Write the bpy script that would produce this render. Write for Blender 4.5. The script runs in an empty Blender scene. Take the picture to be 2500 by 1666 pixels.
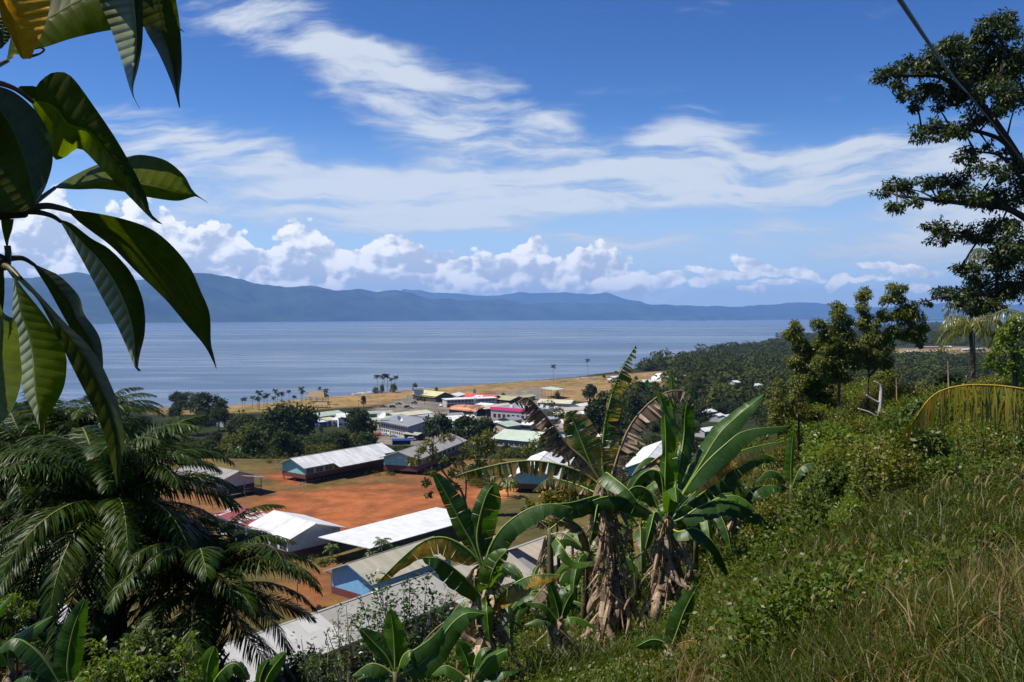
import bpy, bmesh, math, random
import numpy as np
from mathutils import Vector, Matrix, Euler
random.seed(7); rng = np.random.default_rng(7)
sc = bpy.context.scene
R = math.radians
# ---------------------------------------------------------------- camera
F = 2000.0; CX, CY, HOR = 1250.0, 833.0, 775.0      # focal length in photo pixels, centre, horizon line
PITCH = math.atan((CY-HOR)/F); CAMZ = 70.0
cam_d = bpy.data.cameras.new('camera'); cam = bpy.data.objects.new('camera', cam_d); sc.collection.objects.link(cam)
cam.location = (0, 0, CAMZ); cam.rotation_euler = (R(90)-PITCH, 0, 0)
cam_d.lens = 28.8; cam_d.sensor_width = 36; cam_d.clip_start = 0.05; cam_d.clip_end = 200000
sc.camera = cam
# ---------------------------------------------------------------- sun, exposure
SUN_EL, SUN_DIR = 56.0, Vector((-1.0, -0.10, 0)).normalized()       # sun stands to the left, high
sv = (SUN_DIR*math.cos(R(SUN_EL)) + Vector((0, 0, math.sin(R(SUN_EL))))).normalized()
sl = bpy.data.lights.new('sun', 'SUN'); sl.energy = 5.0; sl.angle = R(0.53); sl.color = (1, .935, .82)
so = bpy.data.objects.new('sun', sl); sc.collection.objects.link(so)
so.rotation_euler = sv.to_track_quat('Z', 'Y').to_euler()
vs = sc.view_settings; vs.view_transform = 'Standard'; vs.look = 'None'; vs.gamma = 1; vs.use_curve_mapping = False
vs.exposure = 0.42
sc.cycles.max_bounces = 8; sc.cycles.volume_bounces = 1; sc.cycles.transparent_max_bounces = 8
sc.cycles.diffuse_bounces = 3; sc.cycles.glossy_bounces = 3; sc.cycles.transmission_bounces = 4
sc.cycles.sample_clamp_indirect = 4.0
# ---------------------------------------------------------------- node expression helper
class E:
    """a node-tree expression: E(tree, socket) with arithmetic"""
    def __init__(s, t, k): s.t = t; s.k = k
    def _m(s, op, *a, clamp=False):
        n = s.t.nodes.new('ShaderNodeMath'); n.operation = op; n.use_clamp = clamp
        for i, v in enumerate((s,)+a):
            if isinstance(v, E): s.t.links.new(v.k, n.inputs[i])
            else: n.inputs[i].default_value = v
        return E(s.t, n.outputs[0])
    def __add__(s, o): return s._m('ADD', o)
    def __sub__(s, o): return s._m('SUBTRACT', o)
    def __mul__(s, o): return s._m('MULTIPLY', o)
    def __truediv__(s, o): return s._m('DIVIDE', o)
    def max(s, o): return s._m('MAXIMUM', o)
    def min(s, o): return s._m('MINIMUM', o)
    def pow(s, o): return s._m('POWER', o)
    def abs(s): return s._m('ABSOLUTE')
    def floor(s): return s._m('FLOOR')
    def clamp(s): return s._m('ADD', 0.0, clamp=True)
    def inv(s): return s*-1.0+1.0
    def ss(s, a, b, o0=0.0, o1=1.0):
        n = s.t.nodes.new('ShaderNodeMapRange'); n.interpolation_type = 'SMOOTHSTEP'
        s.t.links.new(s.k, n.inputs[0])
        for i, v in enumerate((a, b, o0, o1)):
            if isinstance(v, E): s.t.links.new(v.k, n.inputs[i+1])
            else: n.inputs[i+1].default_value = v
        return E(s.t, n.outputs[0])
def vec(t, x, y, z=0.0):
    n = t.nodes.new('ShaderNodeCombineXYZ')
    for i, v in enumerate((x, y, z)):
        if isinstance(v, E): t.links.new(v.k, n.inputs[i])
        else: n.inputs[i].default_value = v
    return E(t, n.outputs[0])
def sep(v):
    n = v.t.nodes.new('ShaderNodeSeparateXYZ'); v.t.links.new(v.k, n.inputs[0]); return [E(v.t, o) for o in n.outputs]
def mapping(v, loc=(0, 0, 0), rot=(0, 0, 0), scale=(1, 1, 1)):
    n = v.t.nodes.new('ShaderNodeMapping'); v.t.links.new(v.k, n.inputs[0])
    n.inputs[1].default_value = loc; n.inputs[2].default_value = rot; n.inputs[3].default_value = scale
    return E(v.t, n.outputs[0])
def noise(v, scale, detail=4, rough=.5, dist=0.0, ntype='FBM', lac=2.0):
    n = v.t.nodes.new('ShaderNodeTexNoise'); n.noise_dimensions = '3D'; v.t.links.new(v.k, n.inputs['Vector'])
    n.inputs['Scale'].default_value = scale; n.inputs['Detail'].default_value = detail
    n.inputs['Roughness'].default_value = rough; n.inputs['Distortion'].default_value = dist
    n.inputs['Lacunarity'].default_value = lac
    return E(v.t, n.outputs['Fac'])
def vmath(op, a, b):
    n = a.t.nodes.new('ShaderNodeVectorMath'); n.operation = op
    for i, v in enumerate((a, b)):
        if isinstance(v, E): a.t.links.new(v.k, n.inputs[i])
        elif v is not None: n.inputs[i].default_value = v
    return E(a.t, n.outputs[1] if op in ('LENGTH', 'DOT_PRODUCT', 'DISTANCE') else n.outputs[0])
def mixc(t, f, a, b, mode='MIX'):
    n = t.nodes.new('ShaderNodeMix'); n.data_type = 'RGBA'; n.blend_type = mode; n.clamp_factor = True
    for i, v in ((0, f), (6, a), (7, b)):
        if isinstance(v, E): t.links.new(v.k, n.inputs[i])
        elif i == 0: n.inputs[0].default_value = v
        else: n.inputs[i].default_value = (*v, 1)
    return E(t, n.outputs[2])
# ---------------------------------------------------------------- pixel <-> world
FV = Vector((0, math.cos(PITCH), -math.sin(PITCH))); UV_ = Vector((0, math.sin(PITCH), math.cos(PITCH)))
def ray(px, py):
    d = FV + Vector((1, 0, 0))*((px-CX)/F) + UV_*((CY-py)/F)
    return d/d.y
def P(px, py, d): return Vector((0, 0, CAMZ)) + ray(px, py)*d        # the point of the place seen at px,py, d metres ahead
def PZ(px, py, z):
    r = ray(px, py); return Vector((0, 0, CAMZ)) + r*((z-CAMZ)/r.z)
def uv(px, py): r = ray(px, py); return (r.x, r.z)
# ---------------------------------------------------------------- world: Nishita sky with cirrus and a cumulus bank
w = bpy.data.worlds.new('World'); sc.world = w; w.use_nodes = True
t = w.node_tree; t.nodes.clear()
out = t.nodes.new('ShaderNodeOutputWorld'); bg = t.nodes.new('ShaderNodeBackground'); t.links.new(bg.outputs[0], out.inputs[0])
w.cycles.sampling_method = 'MANUAL'; w.cycles.sample_map_resolution = 256
SKY = 0.09; bg.inputs[1].default_value = SKY
sky = t.nodes.new('ShaderNodeTexSky'); sky.sky_type = 'NISHITA'; sky.sun_disc = False
sky.sun_elevation = R(SUN_EL); sky.sun_rotation = math.atan2(SUN_DIR.x, SUN_DIR.y)
sky.altitude = 100; sky.air_density = 1.0; sky.dust_density = 0.3; sky.ozone_density = 3.0
skyc = E(t, sky.outputs[0])
tc = t.nodes.new('ShaderNodeTexCoord'); D = E(t, tc.outputs['Generated'])
dx, dy, dz = sep(D)
iy = dy.abs().max(0.06)
U = dx/iy; V = dz/iy
p0 = vec(t, U, V)
# --- cirrus: warped soft ellipses times streaky noise
wx = (noise(mapping(p0, scale=(1, 1.6, 1)), 3.2, 4, .55)-.5)
wy = (noise(mapping(p0, loc=(7, 3, 1), scale=(1, 1.6, 1)), 3.2, 4, .55)-.5)
pw = vec(t, U+wx*.16, V+wy*.10)
def ell(px, py, hl, hw, ang, amp=1.0, soft=.15, src=pw):
    u0, v0 = uv(px, py)
    a = R(-ang)                                           # image angle (down-right positive) -> v up
    q = vmath('SUBTRACT', src, (u0, v0, 0))
    m = mapping(q, rot=(0, 0, -a)); m = mapping(m, scale=(F/hl, F/hw, 0))
    l = vmath('LENGTH', m, None)
    return l.ss(1.45, soft, 0, amp)
cir = None
for e in [(700, 90, 330, 62, 20, .55), (900, 190, 520, 80, 22, .75), (1210, 285, 300, 92, 20, .95), (1310, 330, 170, 70, 10, .8), (1040, 330, 300, 52, 20, .5),
          (420, 350, 330, 95, 18, .7), (700, 440, 520, 85, 9, .95), (1150, 455, 480, 80, -2, .95), (1700, 445, 620, 62, -3, .95),
          (1690, 345, 150, 90, -25, .6), (1620, 390, 300, 80, -10, .85), (2150, 420, 420, 110, -4, .85), (1900, 400, 250, 60, -8, .7),
          (1850, 590, 620, 62, -2, .62), (1300, 565, 420, 26, 4, .5), (520, 520, 380, 60, 4, .55), (2330, 560, 300, 110, -5, .6), (60, 300, 330, 60, 10, .3)]:
    x = ell(*e); cir = x if cir is None else cir+x
q = mapping(pw, rot=(0, 0, R(18)), scale=(1.0, 5.5, 1))
st = noise(q, 4.0, 7, .58, .35)
st2 = noise(mapping(pw, loc=(3, 1, 0), rot=(0, 0, R(-14)), scale=(1, 2.4, 1)), 9.0, 5, .6, .5)
front = dy.ss(-.05, .12)
st3 = noise(mapping(pw, loc=(1, 4, 0), rot=(0, 0, R(12)), scale=(1, 7, 1)), 11, 5, .62, .2)
cover = (cir.min(1.05)*(st.ss(.33, .64)*.80+.66) + (st-.5)*1.4 + (st2-.5)*1.2 + (st3-.5)*1.2 - .14)*front
cirm = cover.ss(.0, 1.25)*.88
# --- haze whitening towards the horizon
hz = V.abs().ss(.0, .26, .80, 0)
# --- cumulus bank over the far mountains
def fcurve(x, pts):                                        # piecewise curve of the sky azimuth
    n = t.nodes.new('ShaderNodeFloatCurve'); t.links.new(x.k, n.inputs[1]); c = n.mapping.curves[0]
    while len(c.points) < len(pts): c.points.new(.5, .5)
    for i, (a, b) in enumerate(pts): c.points[i].location = (a, b)
    n.mapping.update(); return E(t, n.outputs[0])
tops = [(-200, 500), (0, 470), (150, 468), (215, 520), (300, 505), (390, 500), (440, 550), (520, 560), (590, 570), (640, 610), (700, 572), (755, 558), (810, 592), (880, 612), (950, 592), (1010, 585), (1060, 612), (1140, 610), (1210, 618), (1285, 612), (1312, 588), (1352, 616), (1405, 606), (1440, 594), (1490, 628), (1540, 655), (1590, 680), (1700, 700), (2000, 715), (2600, 720)]
top = fcurve((U+.8)/1.6, [(((px-1250)/F+.8)/1.6, max(.02, (775-py+22*min(1, max(0, (1640-px)/100)))/F*5)) for px, py in tops])/5.0
pc = vec(t, U, V)
def vscale(v, s):
    n = t.nodes.new('ShaderNodeVectorMath'); n.operation = 'SCALE'; t.links.new(v.k, n.inputs[0]); n.inputs['Scale'].default_value = s; return E(t, n.outputs[0])
nb3 = t.nodes.new('ShaderNodeTexNoise'); t.links.new(pc.k, nb3.inputs['Vector']); nb3.inputs['Scale'].default_value = 34; nb3.inputs['Detail'].default_value = 4
b3 = vscale(vmath('SUBTRACT', E(t, nb3.outputs['Color']), (.5, .5, .5)), .022)
b1 = noise(mapping(pc, scale=(1, 1.25, 1)), 15, 8, .64)
def vor(v, s):
    n = t.nodes.new('ShaderNodeTexVoronoi'); n.feature = 'F1'; t.links.new(v.k, n.inputs['Vector']); n.inputs['Scale'].default_value = s; return E(t, n.outputs['Distance'])
def billow(off):                                            # cauliflower relief: rounded cells on three scales
    pp = mapping(vmath('ADD', pc, b3), loc=off, scale=(1, 1.25, 1))
    a = vor(pp, 27); b_ = vor(pp, 70)
    return (a*a*-1.6+.5)*.55 + (b_*b_*-1.4+.5)*.3
pf = billow((0, 0, 0)); pf2 = billow((-.0060, .0070, 0))    # the second is read towards the sun
height = (b1-.5)*.042 + (pf-.30)*.036
dens = (top + height + .003 - V)
edge = dens.ss(.0, .0045)
big = noise(mapping(pc, loc=(5, 5, 0), scale=(1, 1.7, 1)), 12, 5, .6)
big2 = noise(mapping(pc, loc=(5-.012, 5+.016*1.7, 0), scale=(1, 1.7, 1)), 12, 5, .6)
shade = ((pf-pf2)*1.7 + (big-big2)*3.2 + (big-.5)*1.2 + dens.ss(.0, .05, .33, -.12) + .40).clamp()
cum_c = mixc(t, shade.ss(.05, 1), (4.6, 5.3, 6.5), (9.8, 9.8, 9.8))
left = U.ss(.12, .22, 1, 0)
cumm = edge*V.ss(.012, .045, .25, .99)*(left*.9+.1)
# small separate puffs on the right
pr = vec(t, U+(b1-.5)*.03, V+(noise(mapping(pc, loc=(2, 9, 4)), 22, 5, .6)-.5)*.035)
sm = None
for e in [(1835, 645, 60, 20, 20, 1), (1870, 665, 60, 13, 0, .8), (1960, 672, 60, 11, 8, .9), (2042, 690, 34, 16, -30, .9), (1720, 690, 40, 11, 0, .8), (1770, 672, 60, 14, 0, .6), (1838, 706, 36, 11, 0, .8), (2110, 680, 90, 8, 0, .6), (2230, 668, 80, 12, 5, .6), (1640, 684, 40, 12, 0, .7), (2250, 700, 40, 14, 0, .5), (1560, 690, 90, 22, 0, .9), (1640, 668, 40, 10, 0, .7), (1700, 660, 30, 9, 0, .7), (2150, 655, 60, 9, 4, .7), (1900, 690, 60, 8, 0, .6)]:
    x = ell(*e, src=pr, soft=.3); sm = x if sm is None else sm.max(x)
smm = (sm*1.7+(b1-.5)*.9).ss(.25, .75)*.95
skyt = mixc(t, 1.0, skyc, mixc(t, V.ss(.02, .42), (.60, .93, 1.30), (.25, .50, .92)), 'MULTIPLY')
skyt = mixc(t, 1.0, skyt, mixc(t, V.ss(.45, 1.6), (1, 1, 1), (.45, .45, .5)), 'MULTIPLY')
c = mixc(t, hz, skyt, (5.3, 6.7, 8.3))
c = mixc(t, cirm, c, mixc(t, cover.ss(.2, 1.3), (4.6, 5.2, 6.2), (6.3, 6.8, 7.4)))
smc = mixc(t, ((pf-pf2)*1.6+(big-big2)*2.5+(b1-.5)*2.2+.62).clamp(), (4.9, 5.7, 6.9), (10.2, 10.2, 10.2))
c = mixc(t, smm*front, c, smc)
c = mixc(t, cumm*front, c, cum_c)
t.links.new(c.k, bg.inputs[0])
# ---------------------------------------------------------------- object helpers
C = sc.collection
def link(name, me, parent=None, loc=None):
    o = bpy.data.objects.new(name, me); C.objects.link(o)
    if parent: o.parent = parent
    if loc is not None: o.location = loc
    return o
def tag(o, label=None, cat=None, group=None, kind=None):
    if label: o['label'] = label
    if cat: o['category'] = cat
    if group: o['group'] = group
    if kind: o['kind'] = kind
    return o
def thing(name, label, cat, loc=(0, 0, 0), rz=0, group=None):
    o = bpy.data.objects.new(name, None); C.objects.link(o); o.empty_display_size = .2
    o.location = loc; o.rotation_euler = (0, 0, rz); return tag(o, label, cat, group)
def struct(o): o['kind'] = 'structure'; return o
def copy_tree(o, parent=None):
    c = o.copy(); C.objects.link(c)
    if parent: c.parent = parent
    for ch in list(o.children): copy_tree(ch, c)
    return c
def npmesh(name, V_, Fq, mats, smooth=False, mi=None, uvs=None):
    """mesh from numpy arrays; Fq (n,3|4) or list of such arrays"""
    V_ = np.asarray(V_, dtype=np.float32).reshape(-1, 3)
    if not isinstance(Fq, list): Fq = [Fq]
    Fq = [np.asarray(f, dtype=np.int32) for f in Fq if len(f)]
    me = bpy.data.meshes.new(name)
    me.vertices.add(len(V_)); me.vertices.foreach_set('co', V_.ravel())
    loops = np.concatenate([f.ravel() for f in Fq]); tot = np.concatenate([np.full(len(f), f.shape[1]) for f in Fq])
    me.loops.add(len(loops)); me.loops.foreach_set('vertex_index', loops)
    me.polygons.add(len(tot)); st = np.concatenate([[0], np.cumsum(tot)[:-1]]).astype(np.int32)
    me.polygons.foreach_set('loop_start', st)
    try: me.polygons.foreach_set('loop_total', tot.astype(np.int32))
    except Exception: pass
    if smooth: me.polygons.foreach_set('use_smooth', np.ones(len(tot), dtype=bool))
    if mi is not None: me.polygons.foreach_set('material_index', np.asarray(mi, dtype=np.int32))
    if uvs is not None:
        ul = me.uv_layers.new(name='UVMap'); ul.data.foreach_set('uv', np.asarray(uvs, dtype=np.float32)[loops].ravel())
    for m in (mats if isinstance(mats, (list, tuple)) else [mats]): me.materials.append(m)
    me.update(calc_edges=True); return me
class MB:
    """collects shapes, then becomes one mesh object"""
    def __init__(s): s.v = []; s.f = []
    def add(s, vs_, fs):
        n = len(s.v); s.v += [tuple(v) for v in vs_]; s.f += [tuple(i+n for i in f) for f in fs]; return s
    def box(s, x0, x1, y0, y1, z0, z1):
        return s.add([(x0, y0, z0), (x1, y0, z0), (x1, y1, z0), (x0, y1, z0), (x0, y0, z1), (x1, y0, z1), (x1, y1, z1), (x0, y1, z1)],
                     [(0, 3, 2, 1), (4, 5, 6, 7), (0, 1, 5, 4), (1, 2, 6, 5), (2, 3, 7, 6), (3, 0, 4, 7)])
    def prism(s, poly, off):                                # poly 3D points, extruded by vector off
        n = len(poly); o = Vector(off)
        a = [Vector(p) for p in poly]; return s.add(a+[p+o for p in a], [tuple(range(n))[::-1], tuple(range(n, 2*n))]+[(i, (i+1) % n, (i+1) % n+n, i+n) for i in range(n)])
    def tube(s, pts, rad, n=8, cap=True):
        pts = [Vector(p) for p in pts]; rad = rad if isinstance(rad, (list, tuple)) else [rad]*len(pts)
        base = len(s.v); ref = Vector((0, 0, 1))
        for i, p in enumerate(pts):
            tg = (pts[min(i+1, len(pts)-1)]-pts[max(i-1, 0)]).normalized()
            if abs(tg.dot(ref)) > .95: rf = Vector((1, 0, 0))
            else: rf = ref
            a = tg.cross(rf).normalized(); b = tg.cross(a)
            if i and (a.dot(pa) < 0): a = -a; b = -b
            pa = a
            for k in range(n):
                an = 2*math.pi*k/n; s.v.append(tuple(p+(a*math.cos(an)+b*math.sin(an))*rad[i]))
        for i in range(len(pts)-1):
            for k in range(n):
                k2 = (k+1) % n; s.f.append((base+i*n+k, base+i*n+k2, base+(i+1)*n+k2, base+(i+1)*n+k))
        if cap: s.f.append(tuple(base+k for k in range(n))[::-1]); s.f.append(tuple(base+(len(pts)-1)*n+k for k in range(n)))
        return s
    def lathe(s, prof, n=12, c=(0, 0, 0)):
        base = len(s.v)
        for r, z in prof:
            for k in range(n): a = 2*math.pi*k/n; s.v.append((c[0]+r*math.cos(a), c[1]+r*math.sin(a), c[2]+z))
        for i in range(len(prof)-1):
            for k in range(n): k2 = (k+1) % n; s.f.append((base+i*n+k, base+i*n+k2, base+(i+1)*n+k2, base+(i+1)*n+k))
        return s
    def mesh(s, name, mat, smooth=False):
        me = bpy.data.meshes.new(name); me.from_pydata(s.v, [], s.f)
        for m in (mat if isinstance(mat, (list, tuple)) else [mat]): me.materials.append(m)
        if smooth: me.polygons.foreach_set('use_smooth', [True]*len(me.polygons))
        me.update(); return me
    def build(s, name, mat, parent=None, smooth=False, loc=None): return link(name, s.mesh(name, mat, smooth), parent, loc)
# ---------------------------------------------------------------- materials
def newmat(name):
    m = bpy.data.materials.new(name); m.use_nodes = True; t = m.node_tree
    b = t.nodes['Principled BSDF']; return m, t, b
def objco(t):
    n = t.nodes.new('ShaderNodeTexCoord'); return E(t, n.outputs['Object'])
def worldco(t):
    n = t.nodes.new('ShaderNodeNewGeometry'); return E(t, n.outputs['Position'])
def sc3(c, k): return tuple(max(0, x*k) for x in c)
_mc = {}
def mat(name, c, rough=.7, var=.18, scale=3.0, spec=.3, bump=0.0, c2=None, metal=0.0):
    if name in _mc: return _mc[name]
    m, t, b = newmat(name); co = objco(t)
    n = noise(co, scale, 6, .6)
    n2 = noise(co, scale*9, 3, .6)
    f = (n*.7+n2*.3).ss(.3, .7)
    col = mixc(t, f, sc3(c, 1-var), c2 if c2 else sc3(c, 1+var))
    t.links.new(col.k, b.inputs['Base Color']); b.inputs['Roughness'].default_value = rough
    b.inputs['Specular IOR Level'].default_value = spec; b.inputs['Metallic'].default_value = metal
    if bump:
        bn = t.nodes.new('ShaderNodeBump'); bn.inputs['Strength'].default_value = bump; bn.inputs['Distance'].default_value = .02
        t.links.new(n2.k, bn.inputs['Height']); t.links.new(bn.outputs[0], b.inputs['Normal'])
    _mc[name] = m; return m
def leafmat(name, c1, c2, rough=.45, spec=.4, tr=.35, trc=None, c3=None, nscale=.6, rnd=.25, uvvein=0, p3=.12, vein_c=None):
    """leaf: colour differs per leaf (island), per plant and in patches; lets light through"""
    if name in _mc: return _mc[name]
    m, t, b = newmat(name)
    g = t.nodes.new('ShaderNodeNewGeometry'); isl = E(t, g.outputs['Random Per Island'])
    oi = t.nodes.new('ShaderNodeObjectInfo'); orn = E(t, oi.outputs['Random'])
    pos = E(t, g.outputs['Position'])
    n = noise(pos, nscale, 3, .6)
    col = mixc(t, (isl*.55+n.ss(.3, .7)*.45), c1, c2)
    if c3: col = mixc(t, isl._m('MULTIPLY', 7.31)._m('FRACT').ss(1-p3, 1-p3+.02), col, c3)
    col = mixc(t, orn*rnd, col, sc3(c1, .55))
    hgt = None
    if uvvein:
        uvn = t.nodes.new('ShaderNodeUVMap'); uu, vv_, _ = sep(E(t, uvn.outputs[0]))
        wv = ((uu*uvvein + vv_*vv_*.0)._m('SINE')*.5+.5)
        hgt = wv
        col = mixc(t, wv.pow(6.0)*.35, col, vein_c if vein_c else sc3(c2, 1.5))
        col = mixc(t, noise(vec(t, uu*3.0, vv_*2.0), 2.0, 6, .65).ss(.45, .75)*.5, col, sc3(c1, .7))
    t.links.new(col.k, b.inputs['Base Color']); b.inputs['Roughness'].default_value = rough
    b.inputs['Specular IOR Level'].default_value = spec
    if hgt is not None:
        bn = t.nodes.new('ShaderNodeBump'); bn.inputs['Strength'].default_value = .35; bn.inputs['Distance'].default_value = .012
        t.links.new(hgt.k, bn.inputs['Height']); t.links.new(bn.outputs[0], b.inputs['Normal'])
    if tr > 0:
        tb = t.nodes.new('ShaderNodeBsdfTranslucent')
        tcn = mixc(t, 1.0, col, trc if trc else (1.9, 1.9, .45), 'MULTIPLY'); t.links.new(tcn.k, tb.inputs[0])
        mx = t.nodes.new('ShaderNodeMixShader'); mx.inputs[0].default_value = tr
        t.links.new(b.outputs[0], mx.inputs[1]); t.links.new(tb.outputs[0], mx.inputs[2])
        t.links.new(mx.outputs[0], t.nodes['Material Output'].inputs[0])
    _mc[name] = m; return m
def roofmat(name, c, c2=None, rust=None, rustamt=0.0, rib=.2, sheet=.9, var=.1, rough=.45, ribs=1.0, spec=.4):
    """ribbed metal sheets: object X runs along the ridge; sheets differ a little, with streaks and rust"""
    if name in _mc: return _mc[name]
    m, t, b = newmat(name); co = objco(t); x, y, z = sep(co)
    wn = t.nodes.new('ShaderNodeTexWhiteNoise'); wn.noise_dimensions = '2D'
    t.links.new(vec(t, (x/sheet).floor(), (y/2.7).floor()).k, wn.inputs['Vector']); s = E(t, wn.outputs['Value'])
    streak = noise(mapping(co, scale=(1, .12, .12)), 3.0, 5, .6)
    f = (s*.6+streak*.5).clamp()
    col = mixc(t, f, sc3(c, 1-var), c2 if c2 else sc3(c, 1+var))
    dirt = noise(co, .5, 6, .65).ss(.5, .75)
    col = mixc(t, dirt*.35, col, sc3(c, .5)); col = mixc(t, noise(mapping(co, scale=(2.2, .10, .1)), 2.0, 6, .7).ss(.54, .72)*.4, col, (c[0]*.62, c[1]*.55, c[2]*.45))
    wv = (x*(2*math.pi/rib))._m('SINE')
    if rust:
        rn = (noise(co, .35, 5, .65)*.55+s*.35+noise(mapping(co, scale=(1, .25, .25)), 2.2, 4, .6)*.2)
        col = mixc(t, rn.ss(.86-rustamt, .92-rustamt), col, rust)
    t.links.new(col.k, b.inputs['Base Color']); b.inputs['Roughness'].default_value = rough; b.inputs['Specular IOR Level'].default_value = spec
    bn = t.nodes.new('ShaderNodeBump'); bn.inputs['Strength'].default_value = .6*ribs; bn.inputs['Distance'].default_value = .03
    t.links.new(wv.k, bn.inputs['Height']); t.links.new(bn.outputs[0], b.inputs['Normal'])
    _mc[name] = m; return m
# ================================================================ TERRAIN
def interp(x, pts): xs, ys = zip(*pts); return np.interp(x, xs, ys)
SHORE = [(-400, 1010), (0, 1000), (530, 992), (620, 985), (760, 972), (900, 962), (1050, 948), (1230, 934), (1400, 922), (1520, 908), (1600, 888), (1690, 866), (1800, 845), (1900, 828), (2000, 818), (2120, 805), (2240, 797), (2330, 792), (2700, 790)]
_su, _sd = [], []
for a, b in SHORE:
    p = PZ(a, b, 0); _su.append(p.x/p.y); _sd.append(p.y)
ctrl = []
def cp(px, py, d): p = P(px, py, d); ctrl.append((p.x, p.y, p.z))
# near hillside, read off the photograph: pixel and distance
for a in [(1900, 1640, 7), (2400, 1640, 4.6), (2450, 1500, 7), (2400, 1350, 10), (2450, 1215, 16), (2050, 1500, 10), (1900, 1400, 15), (1400, 1640, 14.5), (1640, 1600, 15.5), (1180, 1690, 14), (1500, 1560, 18),
          (2150, 1300, 18), (1950, 1260, 27), (1800, 1330, 24), (2300, 1190, 27), (2480, 1120, 30), (2100, 1150, 40), (1850, 1200, 38), (1700, 1260, 32), (2000, 1080, 58), (2250, 1075, 55), (2450, 1040, 52), (1820, 1120, 55),
          (1300, 1560, 26), (1100, 1660, 24), (900, 1700, 22), (1450, 1440, 30), (1620, 1350, 33), (700, 1800, 22), (300, 1790, 22), (50, 1640, 22), (-200, 1560, 24), (2500, 1010, 75), (2700, 1050, 40), (2700, 1200, 18), (2700, 1400, 9), (400, 2200, 8), (-200, 2000, 8), (900, 2400, 6), (1500, 2300, 5)]: cp(*a)
ctrl += [(0, 0, 68.3), (2, 1.5, 68.3), (-3, 0, 67.6), (-8, 3, 65.5), (5, -3, 69.3), (0, -6, 69.5), (-15, -5, 66), (15, -8, 71), (20, 10, 67.5), (30, 0, 70), (-30, 10, 58), (-30, 30, 50),
         (-40, 50, 38), (-20, 50, 40), (-8, 45, 46), (5, 50, 47), (15, 60, 50), (30, 75, 57), (45, 75, 60), (20, 85, 44), (45, 100, 50), (70, 60, 66), (80, 90, 60), (60, 130, 42), (90, 160, 40),
         (-35, 75, 29), (-12, 78, 30), (8, 85, 32), (-70, 70, 30), (-90, 50, 34), (-120, 40, 34), (25, 105, 33), (40, 150, 30), (120, 60, 66), (150, 140, 45), (60, 200, 27), (100, 250, 16), (150, 300, 10)]
for x in range(-150, 60, 30):
    for y in range(100, 241, 35): ctrl.append((x, y, 28))
for x in range(-240, 301, 60):
    ctrl.append((x, 330 if x < 60 else 370, 9)); ctrl.append((x, 285, 15 if x < 60 else 13)); ctrl.append((x, 420, 3)); ctrl.append((x, 500, 2))
ctrl += [(x, -60, 72) for x in range(-100, 200, 60)] + [(-200, 100, 28), (-200, 0, 40), (250, 100, 50), (250, 200, 30), (-220, 200, 26)]
A = np.array(ctrl); CC = 6.0
def _phi(d2): return np.sqrt(d2+CC)
_K = _phi(((A[:, None, :2]-A[None, :, :2])**2).sum(-1)); _K += np.eye(len(A))*-.03
_W = np.linalg.solve(_K, A[:, 2]-28)
def fbm(x, y, s, oct=4, seed=0):
    """cheap value noise in numpy"""
    r = np.zeros_like(x, dtype=float); amp = 1; tot = 0
    for o in range(oct):
        fx, fy = x*s*2**o+seed*17.3+o*31.7, y*s*2**o+seed*9.1+o*11.3
        ix, iy = np.floor(fx), np.floor(fy); tx, ty = fx-ix, fy-iy; tx = tx*tx*(3-2*tx); ty = ty*ty*(3-2*ty)
        def h(a, b): v = np.sin(a*127.1+b*311.7+seed)*43758.5453; return v-np.floor(v)
        v = h(ix, iy)*(1-tx)*(1-ty)+h(ix+1, iy)*tx*(1-ty)+h(ix, iy+1)*(1-tx)*ty+h(ix+1, iy+1)*tx*ty
        r += v*amp; tot += amp; amp *= .5
    return r/tot-.5
def sstep(x, a, b): k = np.clip((x-a)/(b-a), 0, 1); return k*k*(3-2*k)
def H(x, y):
    x = np.atleast_1d(np.asarray(x, float)); y = np.atleast_1d(np.asarray(y, float))
    z = np.empty_like(x)
    for i in range(0, len(x), 20000):
        d2 = (x[i:i+20000, None]-A[None, :, 0])**2+(y[i:i+20000, None]-A[None, :, 1])**2
        z[i:i+20000] = 28+_phi(d2)@_W
    rr = np.hypot(x, y)
    # school terrace
    m = sstep(y, 88, 98)*(1-sstep(y, 236, 256))*(1-sstep(x, 48, 62))*sstep(x, -150, -120)
    z = z*(1-m)+28*m
    # town plain and right-hand lowland
    pl = sstep(rr, 380, 460); low = 2.0+fbm(x, y, 1/400, 3, 3)*3.0*sstep(rr, 1100, 1600)+np.clip((x-900)/4000, 0, 1)*5*(1+fbm(x, y, 1/900, 4, 6)*1.4)
    z = z*(1-pl)+low*pl
    z = z + fbm(x, y, .35, 4, 1)*.35*(1-sstep(rr, 60, 90))
    # shore: the ground dips under the lake
    D = np.interp(x/np.maximum(y, 1e-3), _su, _sd); D = D*(1+fbm(x, y, 1/160, 3, 8)*.03)
    k = sstep(y, D-25, D+12); front = (y > 300)
    z = np.where(front, z*(1-k)+(-4)*k, z)
    return z
def hz_(x, y): return float(H([x], [y])[0])
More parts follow.
